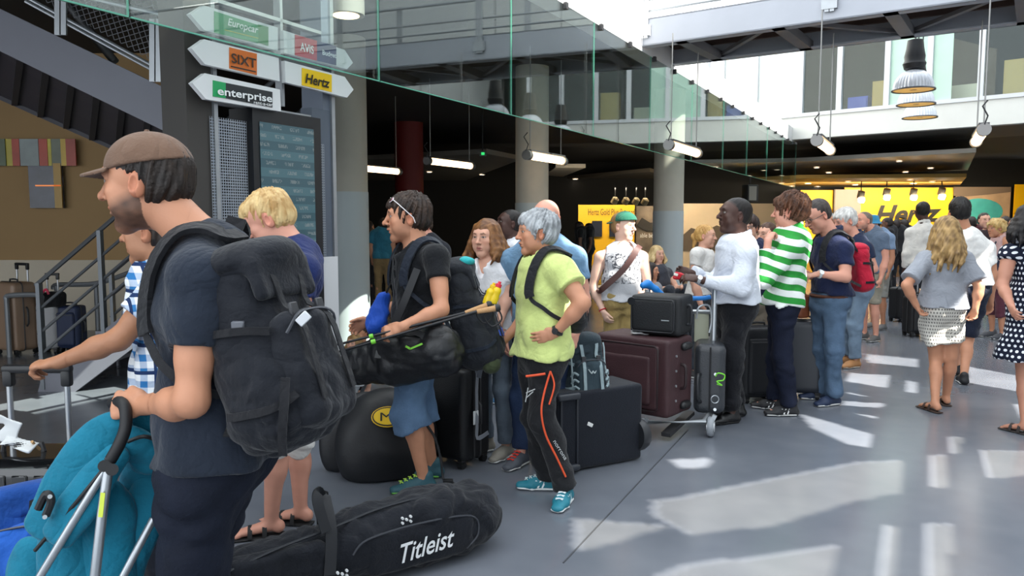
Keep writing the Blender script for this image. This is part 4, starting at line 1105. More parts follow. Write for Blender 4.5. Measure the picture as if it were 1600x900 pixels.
mu = board('photo_mural', 'dim landscape mural with white lettering beside the column', 'picture', 993, 1035, 322, 425, 25.2, M('#6a5c4c', .6, 0, 0, 1, .5, 2))
text_mesh('lettering', 'able be', P(1000, 371, 25.17), V3(1, 0, 0), UP, .14, M('#d8d4cc', .5), mu, width=.42, ext=.01)
mb = MB(); mb.prism([P(u_, v_, 25.15) for u_, v_ in ((995, 352), (1003, 340), (1016, 348), (1030, 346), (1034, 358), (1010, 362))], V3(0, .02, 0)); mb.build('hill', M('#2a2622', .8), mu)
mu2 = board('photo_mural', 'pale warm landscape mural right of the column behind the woman in white', 'picture', 1062, 1160, 318, 425, 26.5, M('#cbb595', .6, 0, 0, 1, .12, .8))
mb = MB(); mb.prism([P(u_, v_, 26.45) for u_, v_ in ((1062, 372), (1080, 356), (1100, 362), (1120, 352), (1160, 366), (1160, 392), (1062, 392))], V3(0, .02, 0)); mb.build('hill', M('#5a4c3e', .8), mu2)
board('wall_poster', 'plain beige wall panel behind the woman with glasses', 'panel', 1163, 1246, 318, 425, 27, M('#a89478', .6))
sk = empty('wall_loudspeaker', P(1172, 290, 20)); tag(sk, 'black loudspeaker hanging under the ceiling near the beige panels', 'loudspeaker')
mb = MB(); mb.rbox(P(1172, 302, 20), (.16, .14, .22), .02, 2, Rz(.3)); mb.build('cabinet', M('#2c2a28', .6), sk); mb = MB(); mb.box(P(1176, 302, 19.85), (.11, .01, .18), Rz(.3)); mb.build('grille', M('#807a70', .6), sk)
mb = MB(); mb.cyl(P(1172, 290, 20), P(1172, 272, 20), .02, 8); mb.build('bracket', black, sk)
for i, u_ in enumerate((961, 978, 994, 1008)):
    c = P(u_, 313 + i * .5, 23); o = empty('track_spotlight', c); tag(o, '%s grey track spotlight from the left above the yellow club board' % ORD[i], 'spotlight', 'track spotlights above the club board')
    mb = MB(); mb.lathe(c, [(.06, -.12), (.10, -.10), (.10, .06), (.04, .1)], 12, Rx(.5) @ Ry(.4)); mb.build('housing', M('#8c7b58', .5), o); mb = MB(); mb.cyl(c + UP * .06, c + UP * .5, .015, 6); mb.build('stem', black, o)

# ------------------------------------------------------------------ hanging lights in the atrium
tube_em = M('#ffd9a8', .3, emit=5.5, key='tube_lamp')
def tube_light(u, v, Y, label, top=3.95, L_=1.5):
    a_ = P(u, v, Y); b_ = a_ + AX * L_; o = empty('tube_light', a_); tag(o, label, 'light', 'hanging tube lights')
    mb = MB(); mb.cyl(a_ + AX * .06, b_ - AX * .06, .055, 16); mb.build('tube', tube_em, o)
    for p_ in (a_, b_): mb = MB(); mb.cyl(p_, p_ + AX * (.09 if p_ is a_ else -.09), .068, 16); mb.build('end_cap', M('#7c7a78', .35, .7), o)
    mb = MB()
    for k in range(9):
        an = math.pi * (.15 + .7 * k / 8)
    mb.box((a_ + b_) / 2 + UP * .066, (.05, L_ / 2 - .06, .012), Rz(-TH)); mb.build('reflector', M('#4a4a4c', .5, .4), o)
    for p_ in (a_ + AX * .12, b_ - AX * .12):
        mb = MB(); mb.tube([p_ + UP * .06, p_ + UP * .12, V3(p_[0], p_[1], top)], .008, 6); mb.build('cable', M('#8f8f8d', .4, .5), o)
    mb = MB(); mb.tube([a_ + UP * .05, a_ + V3(.03, 0, .14), a_ + V3(-.03, 0, .24), a_ + V3(.02, 0, .3)], .008, 6); mb.build('lead', black, o)
tube_light(545, 261, 13.6, 'glowing hanging tube light half hidden by the left column')
tube_light(666, 251, 12.9, 'glowing hanging tube light right of the left column, above the man with sunglasses')
tube_light(822, 242, 10.5, 'glowing hanging tube light crossing the middle column', L_=1.25)
tube_light(1044, 226, 10.0, 'hanging tube light above the right column, before the glass screen', 4.0)
tube_light(1276, 219, 8.9, 'short foreshortened tube light above the man in striped shirt', 4.0)
tube_light(1538, 202, 8.2, 'rightmost hanging tube light below the foot bridge', 4.0)
def bell_lamp(c, label, top=8.0):
    o = empty('bell_lamp', c); tag(o, label, 'lamp', 'bell lamps hanging in a row'); r_ = .265
    prof = [(r_ + .012, 0), (r_, .012)] + [(r_ * math.cos(t_) * .985 + .0, .02 + .27 * math.sin(t_)) for t_ in np.linspace(.05, 1.25, 9)]
    ms_, nt_, b_ = (None, None, None)
    mb = MB(); mb.lathe(c, prof, 72, caps=False)
    mb.v = [tuple(c + (np.array(v_) - c) * (V3(.955, .955, 1) if (i_ % 72) % 2 else 1)) for i_, v_ in enumerate(mb.v)]
    mb.build('shade', M('#dfe4ec', .18, .15, 0, 1, .05, 20, coat=.6), o)
    mb = MB(); mb.lathe(c, [(r_ + .014, -.008), (r_ + .018, .0), (r_ + .014, .014), (r_ - .002, .014), (r_ - .004, -.004)], 40, caps=False); mb.build('rim', M('#6c6e72', .4, .6), o)
    mb = MB(); mb.lathe(c, [(r_ - .01, .004), (.05, .004)], 30, caps=False); mb.build('diffuser', M('#e8b768', .35, emit=.5), o)
    mb = MB(); mb.lathe(c, [(.095, .27), (.13, .29), (.15, .36), (.13, .40), (.135, .46), (.115, .56), (.10, .68), (.03, .70)], 24); mb.build('ballast', M('#17181c', .45), o)
    mb = MB(); mb.cyl(c + UP * .68, V3(c[0], c[1], top), .01, 6); mb.build('cable', black, o)
bell_lamp(P(1427, 141, 10.9), 'nearest and topmost bell lamp with ribbed clear shade hanging behind the bridge')
bell_lamp(P(1431, 163.5, 12.15), 'middle bell lamp of the row hanging behind the bridge')
bell_lamp(P(1437, 184, 13.5), 'farthest and lowest-looking bell lamp of the row behind the bridge')
c = P(541, 24, 6.1); o = empty('cylinder_downlight', c); tag(o, 'round cylinder ceiling light with a warm lens above the sign post', 'light')
mb = MB(); mb.lathe(c, [(.14, 0), (.14, 3.98 - c[2])], 28); mb.build('housing', M('#8f8b85', .5), o); mb = MB(); mb.lathe(c, [(.10, -.006), (.10, .01)], 24); mb.build('lens', M('#ffe2b0', .4, emit=5), o)

# ------------------------------------------------------------------ sign post with arrows and departure screen
KC = 4.4
def kq(u, v, out=0.0): return PC(u, v, KC) - NX * out
def kbox(name, u0, u1, v0, v1, mat, parent, d0=-.12, d1=0.0, floor=False):
    """upright slab in the sign plane; v0/v1 pixel rows at the left edge"""
    a_ = PC(u0, v0, KC); b_ = PC(u1, v0, KC); z1 = a_[2]; z0 = 0.0 if floor else PC(u0, v1, KC)[2]
    p_, q_ = V3(a_[0], a_[1], 0), V3(b_[0], b_[1], 0); mb = MB()
    mb.prism([p_ + UP * z0 - NX * d0, q_ + UP * z0 - NX * d0, q_ + UP * z1 - NX * d0, p_ + UP * z1 - NX * d0], -NX * (d1 - d0)); return mb.build(name, mat, parent)
kr = empty('sign_post', V3(*PC(400, 600, KC)[:2], 0)); tag(kr, 'dark metal information post holding arrow signs and a departure screen', 'sign post')
kbox('left_post', 284, 328, -40, 0, M('#3b3835', .6), kr, -.22, 0, True)
kbox('edge_strip', 324, 330, -40, 0, galv, kr, 0, .02, True)
kbox('right_post', 500, 513, -40, 0, M('#6d7684', .4, .4), kr, -.2, 0, True)
kbox('edge_strip', 511, 516, -40, 0, galv, kr, 0, .02, True)
kbox('cross_bar', 328, 512, 153, 160, galv, kr, -.06, 0); kbox('cross_bar', 328, 512, 60, 65, galv, kr, -.06, 0); kbox('cross_bar', 328, 512, -6, 0, galv, kr, -.06, 0)
kbox('upright_bar', 436, 440, -40, 165, galv, kr, -.06, 0)
pf = mesh_mat('perforated_sheet', '#8f97a0', 55, .33, 'holes')
zb, zt = .35, PC(328, 186, KC)[2]
for (u0, u1, zt_) in ((329, 386, PC(329, 182, KC)[2]), (498, 506, PC(498, 225, KC)[2])):
    a_, b_ = PC(u0, 300, KC) - NX * .012, PC(u1, 300, KC) - NX * .012
    sheet('perforated_panel', [V3(a_[0], a_[1], zb), V3(b_[0], b_[1], zb), V3(b_[0], b_[1], zt_), V3(a_[0], a_[1], zt_)], pf, kr)
kbox('side_panel', 486, 514, 168, 0, M('#5d6673', .45, .3), kr, -.10, .005, True)
wp = kbox('white_cover', 496, 523, 402, 0, M('#d6d8da', .4), kr, -.1, .03, True)
# the screen housing
sc_ = kbox('screen_housing', 385, 492, 168, 640, M('#14161a', .4), kr, -.16, .05); 
scm, nt, b = newmat('departure_screen'); N, L = nt.nodes, nt.links
uvn = N.new('ShaderNodeUVMap'); sp = N.new('ShaderNodeSeparateXYZ'); L.new(uvn.outputs[0], sp.inputs[0])
def mth(op, a_, b_=None, c_=None):
    n_ = N.new('ShaderNodeMath'); n_.operation = op
    for i, q in enumerate((a_, b_, c_)):
        if q is None: continue
        if isinstance(q, (int, float)): n_.inputs[i].default_value = q
        else: L.new(q, n_.inputs[i])
    return n_.outputs[0]
rowf = mth('FRACT', mth('MULTIPLY', sp.outputs[1], 17.0)); alt = mth('LESS_THAN', mth('FRACT', mth('MULTIPLY', sp.outputs[1], 8.5)), .5)
rowi = mth('FLOOR', mth('MULTIPLY', sp.outputs[1], 17.0))
ns = N.new('ShaderNodeTexWhiteNoise'); ns.noise_dimensions = '2D'; cb = N.new('ShaderNodeCombineXYZ'); L.new(mth('FLOOR', mth('MULTIPLY', sp.outputs[0], 160.0)), cb.inputs[0]); L.new(mth('FLOOR', mth('MULTIPLY', sp.outputs[1], 102.0)), cb.inputs[1]); L.new(cb.outputs[0], ns.inputs['Vector'])
inrow = mth('MULTIPLY', mth('GREATER_THAN', rowf, .35), mth('LESS_THAN', rowf, .75))
cols = mth('GREATER_THAN', mth('SINE', mth('ADD', mth('MULTIPLY', sp.outputs[0], 38.0), rowi)), -.1)
ink = mth('MULTIPLY', mth('MULTIPLY', inrow, cols), mth('GREATER_THAN', ns.outputs['Value'], .35))
m1 = N.new('ShaderNodeMixRGB'); m1.inputs[1].default_value = (.055, .16, .21, 1); m1.inputs[2].default_value = (.10, .25, .31, 1); L.new(alt, m1.inputs[0])
m2_ = N.new('ShaderNodeMixRGB'); m2_.inputs[2].default_value = (.55, .62, .62, 1); L.new(mth('MULTIPLY', ink, .4), m2_.inputs[0]); L.new(m1.outputs[0], m2_.inputs[1])
b.inputs['Base Color'].default_value = (.01, .012, .014, 1); b.inputs['Roughness'].default_value = .12; L.new(m2_.outputs[0], b.inputs['Emission Color']); b.inputs['Emission Strength'].default_value = .42
a_, b_ = PC(399, 300, KC) - NX * .055, PC(483, 300, KC) - NX * .055; zt_ = PC(399, 191, KC)[2]
kr_scr = sheet('screen', [V3(a_[0], a_[1], .95), V3(b_[0], b_[1], .95), V3(b_[0], b_[1], zt_), V3(a_[0], a_[1], zt_)], scm, kr)

signw = M('#e4e5e6', .45)
def arrow_sign(label, pts):
    p_ = [kq(u, v, .06) for u, v in pts]; c = np.mean(p_, 0); o = empty('arrow_sign', p_[-1]); tag(o, label, 'sign', 'arrow signs on the post')
    mb = MB(); mb.prism(p_, -NX * .035); mb.build('board', signw, o); 
    mb = MB(); mb.bar(c + NX * .002, c + NX * .07, .05, .05); mb.build('bracket', galv, o); return o
def patch(o, name, u0, u1, l, r, col_, out=.0):
    """coloured print on a sign: l,r = (top, bottom) pixel rows at the left and right edges"""
    mb = MB(); mb.prism([kq(u0, l[1], .096 + out), kq(u1, r[1], .096 + out), kq(u1, r[0], .096 + out), kq(u0, l[0], .096 + out)], -NX * .003); return mb.build(name, M(col_, .45), o)
def stext(o, s_, p0, p1, hpx, col_, shear=0.0, bold=0.0, out=.004, nm='lettering'):
    a_, b_ = kq(p0[0], p0[1], .1 + out), kq(p1[0], p1[1], .1 + out); d_ = b_ - a_
    dist = a_[1]
    return text_mesh(nm, s_, a_, d_, UP, hpx * dist / FPX, M(col_, .5), o, shear=shear, width=float(np.linalg.norm(d_)), bold=bold, ext=.002)
o = arrow_sign('white left-pointing arrow sign with green Europcar panel', [(280, 25), (301, 11.5), (417.7, 45.7), (417.7, 82), (301.7, 50)])
patch(o, 'print', 317, 386, (20.5, 54), (42, 70), '#3f9f63'); patch(o, 'print', 386, 402, (41, 69), (45, 74), '#2f8a3f')
stext(o, 'Europcar', (337, 42.5), (385, 55.5), 11, '#e9f3ea', .25, .012); patch(o, 'underline', 333, 386, (49, 50.2), (62, 63), '#c9c53c', .002)
o = arrow_sign('white left-pointing arrow sign with orange SIXT panel', [(281.7, 78), (301.7, 64), (419, 93), (420.7, 129), (303, 103)])
patch(o, 'print', 340.7, 384, (76.5, 109), (86.5, 119.5), '#d96f25'); stext(o, 'SIXT', (343, 100), (382, 109), 14, '#3a2a22', .0, .015)
patch(o, 'underline', 343, 382, (105, 107), (113.5, 115.5), '#3a2a22', .002)
o = arrow_sign('white left-pointing arrow sign with green and black enterprise panel', [(283, 131.7), (303, 116.7), (421, 141.7), (422.7, 175.7), (305, 157)])
patch(o, 'print', 315, 335, (127.5, 152.5), (131.5, 155.5), '#12a05a'); patch(o, 'print', 335, 408.5, (131.5, 155.5), (145.5, 169.5), '#1f2428')
stext(o, 'enterprise', (321, 149.5), (407, 161.5), 11.5, '#f2f4f4', 0, .02); stext(o, 'rent-a-car', (378, 164), (407.5, 168), 5, '#f2f4f4', 0, .01)
o = arrow_sign('white right-pointing arrow sign with red AVIS and navy Budget panels', [(426.7, 50), (523, 80), (536, 100), (526.7, 110), (428, 85)])
patch(o, 'print', 444, 478.5, (56.5, 88.5), (66, 97), '#c4202c'); patch(o, 'print', 478.5, 509, (66, 97), (74.5, 104), '#22305e')
stext(o, 'AVIS', (451, 81), (472.5, 87), 12, '#f2f0f0', 0, .02); stext(o, 'Budget', (486, 87.5), (508, 93), 7, '#e8ecf2', 0, .02)
o = arrow_sign('white right-pointing arrow sign with yellow Hertz panel', [(428.7, 97), (523, 121.7), (537, 141.7), (526.7, 154), (430, 130.7)])
patch(o, 'print', 455, 502, (108, 135), (119, 145.5), '#f5c800'); stext(o, 'Hertz', (459, 131), (498, 139.5), 14, '#1a1408', .22, .025)

# white bench beside the post
bn = empty('low_bench', (P(545, 600, 6.0)[0], 6.1, 0)); tag(bn, 'low white bench beside the sign post behind the queue', 'bench')
bwm = M('#c3c9cb', .4); x0, x1 = P(480, 600, 6)[0], P(573, 600, 5.9)[0]
mb = MB(); mb.rbox(((x0 + x1) / 2, 6.2, .385), ((x1 - x0) / 2, .42, .05), .015); mb.build('seat', bwm, bn)
mb = MB(); mb.box((P(503, 640, 6)[0], 6.15, .17), (.05, .36, .17)); mb.build('support', M('#9aa1a6', .5), bn)
mb = MB(); mb.bar((x1 - .06, 5.95, .34), (x1 - .22, 5.95, 0.005), .03, .03); mb.bar((x1 - .06, 6.5, .34), (x1 - .22, 6.5, 0.005), .03, .03); mb.build('leg', galv, bn)

# ------------------------------------------------------------------ staircase on the left
st = empty('staircase', (P(150, 300, 7)[0], 7.0, 0)); tag(st, 'grey steel staircase with mesh railing climbing to the upper left', 'staircase')
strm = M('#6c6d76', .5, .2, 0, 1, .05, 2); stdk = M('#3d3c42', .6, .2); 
mb = MB(); mb.prism([P(u_, v_, 6.2) for u_, v_ in ((-70, -20), (292, 154), (292, 222), (-70, 46))], V3(0, .05, 0)); mb.build('stringer', strm, st)
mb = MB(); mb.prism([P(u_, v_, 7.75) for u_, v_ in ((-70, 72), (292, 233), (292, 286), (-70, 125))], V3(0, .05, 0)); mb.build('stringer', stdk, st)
a_, b_ = P(-70, 40, 6.2), P(292, 214, 6.2); a2, b2 = P(-70, 118, 7.75), P(292, 280, 7.75)
nst = 8
for k in range(nst):
    t_ = (k + .5) / nst; p_, q_ = lerp(a_, b_, t_) + V3(-.06, .16, .15), lerp(a2, b2, t_) + V3(0, -.06, .15); 
    mb = MB(); mb.bar(p_, q_, .30, .03); mb.build('tread', M('#38302e', .7), st)
    mb = MB(); mb.bar(p_ + V3(-.14, 0, .09), q_ + V3(-.14, 0, .09), .012, .16); mb.build('riser', M('#2c282c', .7), st)
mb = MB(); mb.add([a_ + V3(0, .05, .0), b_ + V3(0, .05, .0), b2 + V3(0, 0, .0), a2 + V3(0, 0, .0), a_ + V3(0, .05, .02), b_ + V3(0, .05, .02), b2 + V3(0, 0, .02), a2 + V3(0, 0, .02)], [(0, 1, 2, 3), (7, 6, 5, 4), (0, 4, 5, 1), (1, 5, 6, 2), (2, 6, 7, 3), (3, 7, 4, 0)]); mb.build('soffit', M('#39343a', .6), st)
for k in range(9):
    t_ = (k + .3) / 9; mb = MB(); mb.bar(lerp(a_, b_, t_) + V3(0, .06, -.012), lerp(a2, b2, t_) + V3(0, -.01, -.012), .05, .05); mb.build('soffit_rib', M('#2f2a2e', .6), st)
for dv in (0, 7): mb = MB(); mb.tube([P(40, -5 + dv, 6.18), P(290, 130.5 + dv, 6.18)], .014, 8); mb.build('rail', galv, st)
mb = MB(); mb.tube([P(-20, -40, 6.18), P(290, 131 - 100, 6.18)], .02, 8); mb.build('handrail', galv, st)
for (u_, v0, v1) in ((243, 30, 128), (95, -40, 55)):
    mb = MB()
    for du in (-4, 4): mb.bar(P(u_ + du, v0, 6.17), P(u_ + du, v1, 6.17), .02, .05, (1, 0, 0))
    mb.build('post', galv, st)
mb = MB(); mb.tube([P(100, 0, 6.6), P(180, 97, 6.6)], .035, 10); mb.build('brace', M('#5a5a5c', .5, .4), st)
sheet('mesh_panel', [P(20, -25, 6.2), P(290, 124, 6.2), P(290, -40, 6.2), P(20, -60, 6.2)], mesh_mat('stair_mesh', '#55565a', 17, .13), st)
# lower flight
x_ = P(62, 600, 7.1)[0]
for k in range(9):
    mb = MB(); mb.box((x_ + .18 + k * .25, 7.75, .19 * (k + 1) - .02), (.15, .62, .02)); mb.build('tread', strm, st)
    mb = MB(); mb.box((x_ + .06 + k * .25, 7.75, .19 * (k + 1) - .11), (.008, .62, .09)); mb.build('riser', M('#4a4a50', .6), st)
for Yk in (7.1, 8.4):
    mb = MB(); mb.prism([V3(x_ - .02, Yk, 0), V3(x_ + .33, Yk, 0), V3(x_ + 2.35, Yk, 1.5), V3(x_ + 2.35, Yk, 1.86), V3(x_ + .02, Yk, .14)], V3(0, .04, 0)); mb.build('stringer', strm, st)
    for dz in (0, -.24, -.46, -.66):
        mb = MB(); mb.tube([V3(x_ + .0, Yk + .02, 1.0 + dz), V3(x_ + 2.3, Yk + .02, 2.9 + dz)], .022 if dz == 0 else .015, 8); mb.build('handrail' if dz == 0 else 'rail', M('#5d5f63', .4, .5), st)
    for dx in (.03, .62, 1.25, 1.9):
        mb = MB(); mb.bar((x_ + dx, Yk + .02, max(0, dx * .76)), (x_ + dx, Yk + .02, 1.0 + dx * .826), .06, .035, (1, 0, 0)); mb.build('post', M('#6a6e73', .45, .4), st)

# picture on the tan wall, and glass reflections painted as coloured panels
pc = empty('wall_picture', P(71, 327, 11.1)); tag(pc, 'small framed night photo with orange lights on the tan wall', 'picture')
slab('print', 47, 95, 242, 325, 11.1, M('#2a2f40', .25, 0, 0, 1, .6, 3), pc, .04); slab('glow', 55, 95, 289, 291, 11.08, M('#d8793a', .4, emit=.8), pc, .02)
slab('streak', 86, 94, 255, 325, 11.08, M('#b08a3a', .4), pc, .02)
pc = empty('reflection_strip', P(58, 262, 11.1)); tag(pc, 'row of painted banner panels on the wall under the staircase', 'reflection')
for u0, u1, cl in ((-30, 8, '#5c6a4e'), (8, 28, '#c2b23a'), (20, 30, '#b4452f'), (32, 60, '#8c9694'), (62, 74, '#b4452f'), (74, 80, '#c2b23a'), (80, 96, '#6b7260'), (96, 104, '#c9a63a'), (104, 118, '#a2402e')):
    slab('panel', u0, u1 - 1, 217, 259, 11.1 - .004 * (u0 % 7), M(cl, .4, 0, 0, 1, .3, 2), pc, .02)

ex_ = empty('exit_sign', P(754, 240, 15.5)); tag(ex_, 'small lit green exit sign under the dark ceiling left of the middle column', 'sign')
slab('box', 749, 760, 236, 244, 15.5, M('#3a3f3c', .5), ex_, .08); slab('lit_face', 752, 757, 238, 242, 15.48, M('#2fd06a', .4, emit=1.2), ex_, .02); mb = MB(); mb.cyl(P(754, 236, 15.54), V3(P(754, 236, 15.54)[0], 15.54, 3.98), .012, 6); mb.build('stem', black, ex_)
# ------------------------------------------------------------------ luggage
def frame(yaw, tilt=0.0, roll=0.0):
    """local x = width, y = back to front depth, z = up; yaw in degrees about the vertical"""
    return Rz(math.radians(yaw)) @ Rx(math.radians(tilt)) @ Ry(math.radians(roll))
def suitcase(name, label, base, dims, yaw, colr, hard=False, tele=0.0, tilt=0.0, roll=0.0, wheels=True, group=None, rough=.55, ribs=0, cat='suitcase', handle_side=1, trim='#2a2a2c', zips=True, coat=0.0, pocket=True, sidehandle=True, zip2=0.0):
    w, d, h_ = dims; R = frame(yaw, tilt, roll); base = np.asarray(base, float); o = empty(name, base); tag(o, label, cat, group)
    wz = .05 if wheels else 0.0
    T = lambda x, y, z: base + R @ V3(x, y, z)
    bm = M(colr, rough, 0, .25 if not hard else .04, 130 if not hard else 30, .06, 5, coat=coat)
    if hard:
        S = Shape(); S.rbox(T(0, 0, wz + h_ / 2), V3(w / 2, d / 2, h_ / 2), R, .05, .01)
        sh = S.build('shell', bm, o, max(.012, base[1] * .0024))
        for i in range(ribs):
            x_ = (-.5 + (i + .5) / ribs) * w * .84
            mb = MB(); mb.rbox(T(x_, -d / 2 - .001, wz + h_ / 2), (w * .30 / ribs, .006, h_ * .44), .004, 1, R); mb.build('rib', bm, sh)
            mb = MB(); mb.rbox(T(x_, d / 2 + .001, wz + h_ / 2), (w * .30 / ribs, .006, h_ * .44), .004, 1, R); mb.build('rib', bm, sh)
    else:
        S = Shape(); S.rbox(T(0, 0, wz + h_ / 2), V3(w / 2, d / 2, h_ / 2), R, .035, .01); S.fold(.0025, 18, 5)
        sh = S.build('shell', bm, o, max(.012, base[1] * .0026))
        if pocket:
            S = Shape(); S.rbox(T(0, -d / 2 - .004, wz + h_ * .46), V3(w * .40, .025, h_ * .40), R, .022, .01); S.fold(.003, 16, 8); S.build('front_pocket', bm, o, max(.011, base[1] * .0022))
            mb = MB(); mb.rbox(T(0, -d / 2 - .03, wz + h_ * .8), (w * .36, .004, .006), .002, 1, R); mb.build('zip', M('#3a3a3c', .5), o)
    if zips:
        for yy in ((-d * .12,) if not zip2 else (-d * .12, d * zip2)):
            mb = MB(); n_ = 6
            pts = [T(sx * (w / 2 + .001 - (.035 if False else 0)), yy, 0) for sx in (1,)]
            rw, rh, cr_ = w / 2 + .002, h_ / 2 + .002, .05 if hard else .036; ring_ = []
            for cx, cz, a0 in ((1, 1, 0), (-1, 1, 90), (-1, -1, 180), (1, -1, 270)):
                for k in range(5):
                    an = math.radians(a0 + 22.5 * k); ring_.append(T(cx * (rw - cr_) + cr_ * math.cos(an), yy, wz + h_ / 2 + cz * (rh - cr_) + cr_ * math.sin(an)))
            mb.tube(ring_, .007, 6, closed=True); mb.build('zip_band', M(trim, .5), o)
    mb = MB(); mb.tube([T(-.075, 0, wz + h_), T(-.07, 0, wz + h_ + .028), T(0, 0, wz + h_ + .034), T(.07, 0, wz + h_ + .028), T(.075, 0, wz + h_)], .010, 8); mb.build('top_handle', M(trim, .5), o)
    if sidehandle:
        x_ = handle_side * w / 2
        mb = MB(); mb.tube([T(x_, 0, wz + h_ * .36), T(x_ + handle_side * .026, 0, wz + h_ * .40), T(x_ + handle_side * .03, 0, wz + h_ * .5), T(x_ + handle_side * .026, 0, wz + h_ * .60), T(x_, 0, wz + h_ * .64)], .011, 8); mb.build('side_handle', M(trim, .5), o)
    if tele:
        for sx in (-1, 1):
            mb = MB(); mb.cyl(T(sx * w * .24, d * .36, wz + h_ * .9), T(sx * w * .24, d * .36, wz + h_ + tele - .03), .011, 10); mb.build('handle_tube', M('#b4b7ba', .3, .8), o)
        mb = MB(); mb.rbox(T(0, d * .36, wz + h_ + tele - .012), (w * .24 + .022, .018, .016), .012, 2, R); 
        for sx in (-1, 1): mb.rbox(T(sx * w * .24, d * .36, wz + h_ + tele - .045), (.019, .017, .035), .01, 2, R)
        mb.build('handle_grip', M('#17181b', .45), o)
    if wheels:
        for sx in (-1, 1):
            for sy in (-1, 1):
                mb = MB(); c = T(sx * (w / 2 - .045), sy * (d / 2 - .035), .026); ax_ = R @ V3(1, 0, 0)
                mb.cyl(c - ax_ * .018, c + ax_ * .018, .026, 14); mb.rbox(c + R @ V3(0, 0, .03), (.028, .022, .018), .008, 1, R); mb.build('wheel', M('#1c1c1e', .5), o)
    return dict(o=o, T=T, R=R, wz=wz)

def strap_on(name, pts, w, th, mat, parent, up): mb = MB(); mb.ribbon(pts, w, th, up); return mb.build(name, mat, parent)
def spline(pts, n=6):
    pts = [np.asarray(p, float) for p in pts]; out = []; m = len(pts)
    for i in range(m - 1):
        p0, p1, p2, p3 = pts[max(i - 1, 0)], pts[i], pts[i + 1], pts[min(i + 2, m - 1)]
        for k in range(n):
            t = k / n; out.append(.5 * ((2 * p1) + (-p0 + p2) * t + (2 * p0 - 5 * p1 + 4 * p2 - p3) * t * t + (-p0 + 3 * p1 - 3 * p2 + p3) * t ** 3))
    out.append(pts[-1]); return out

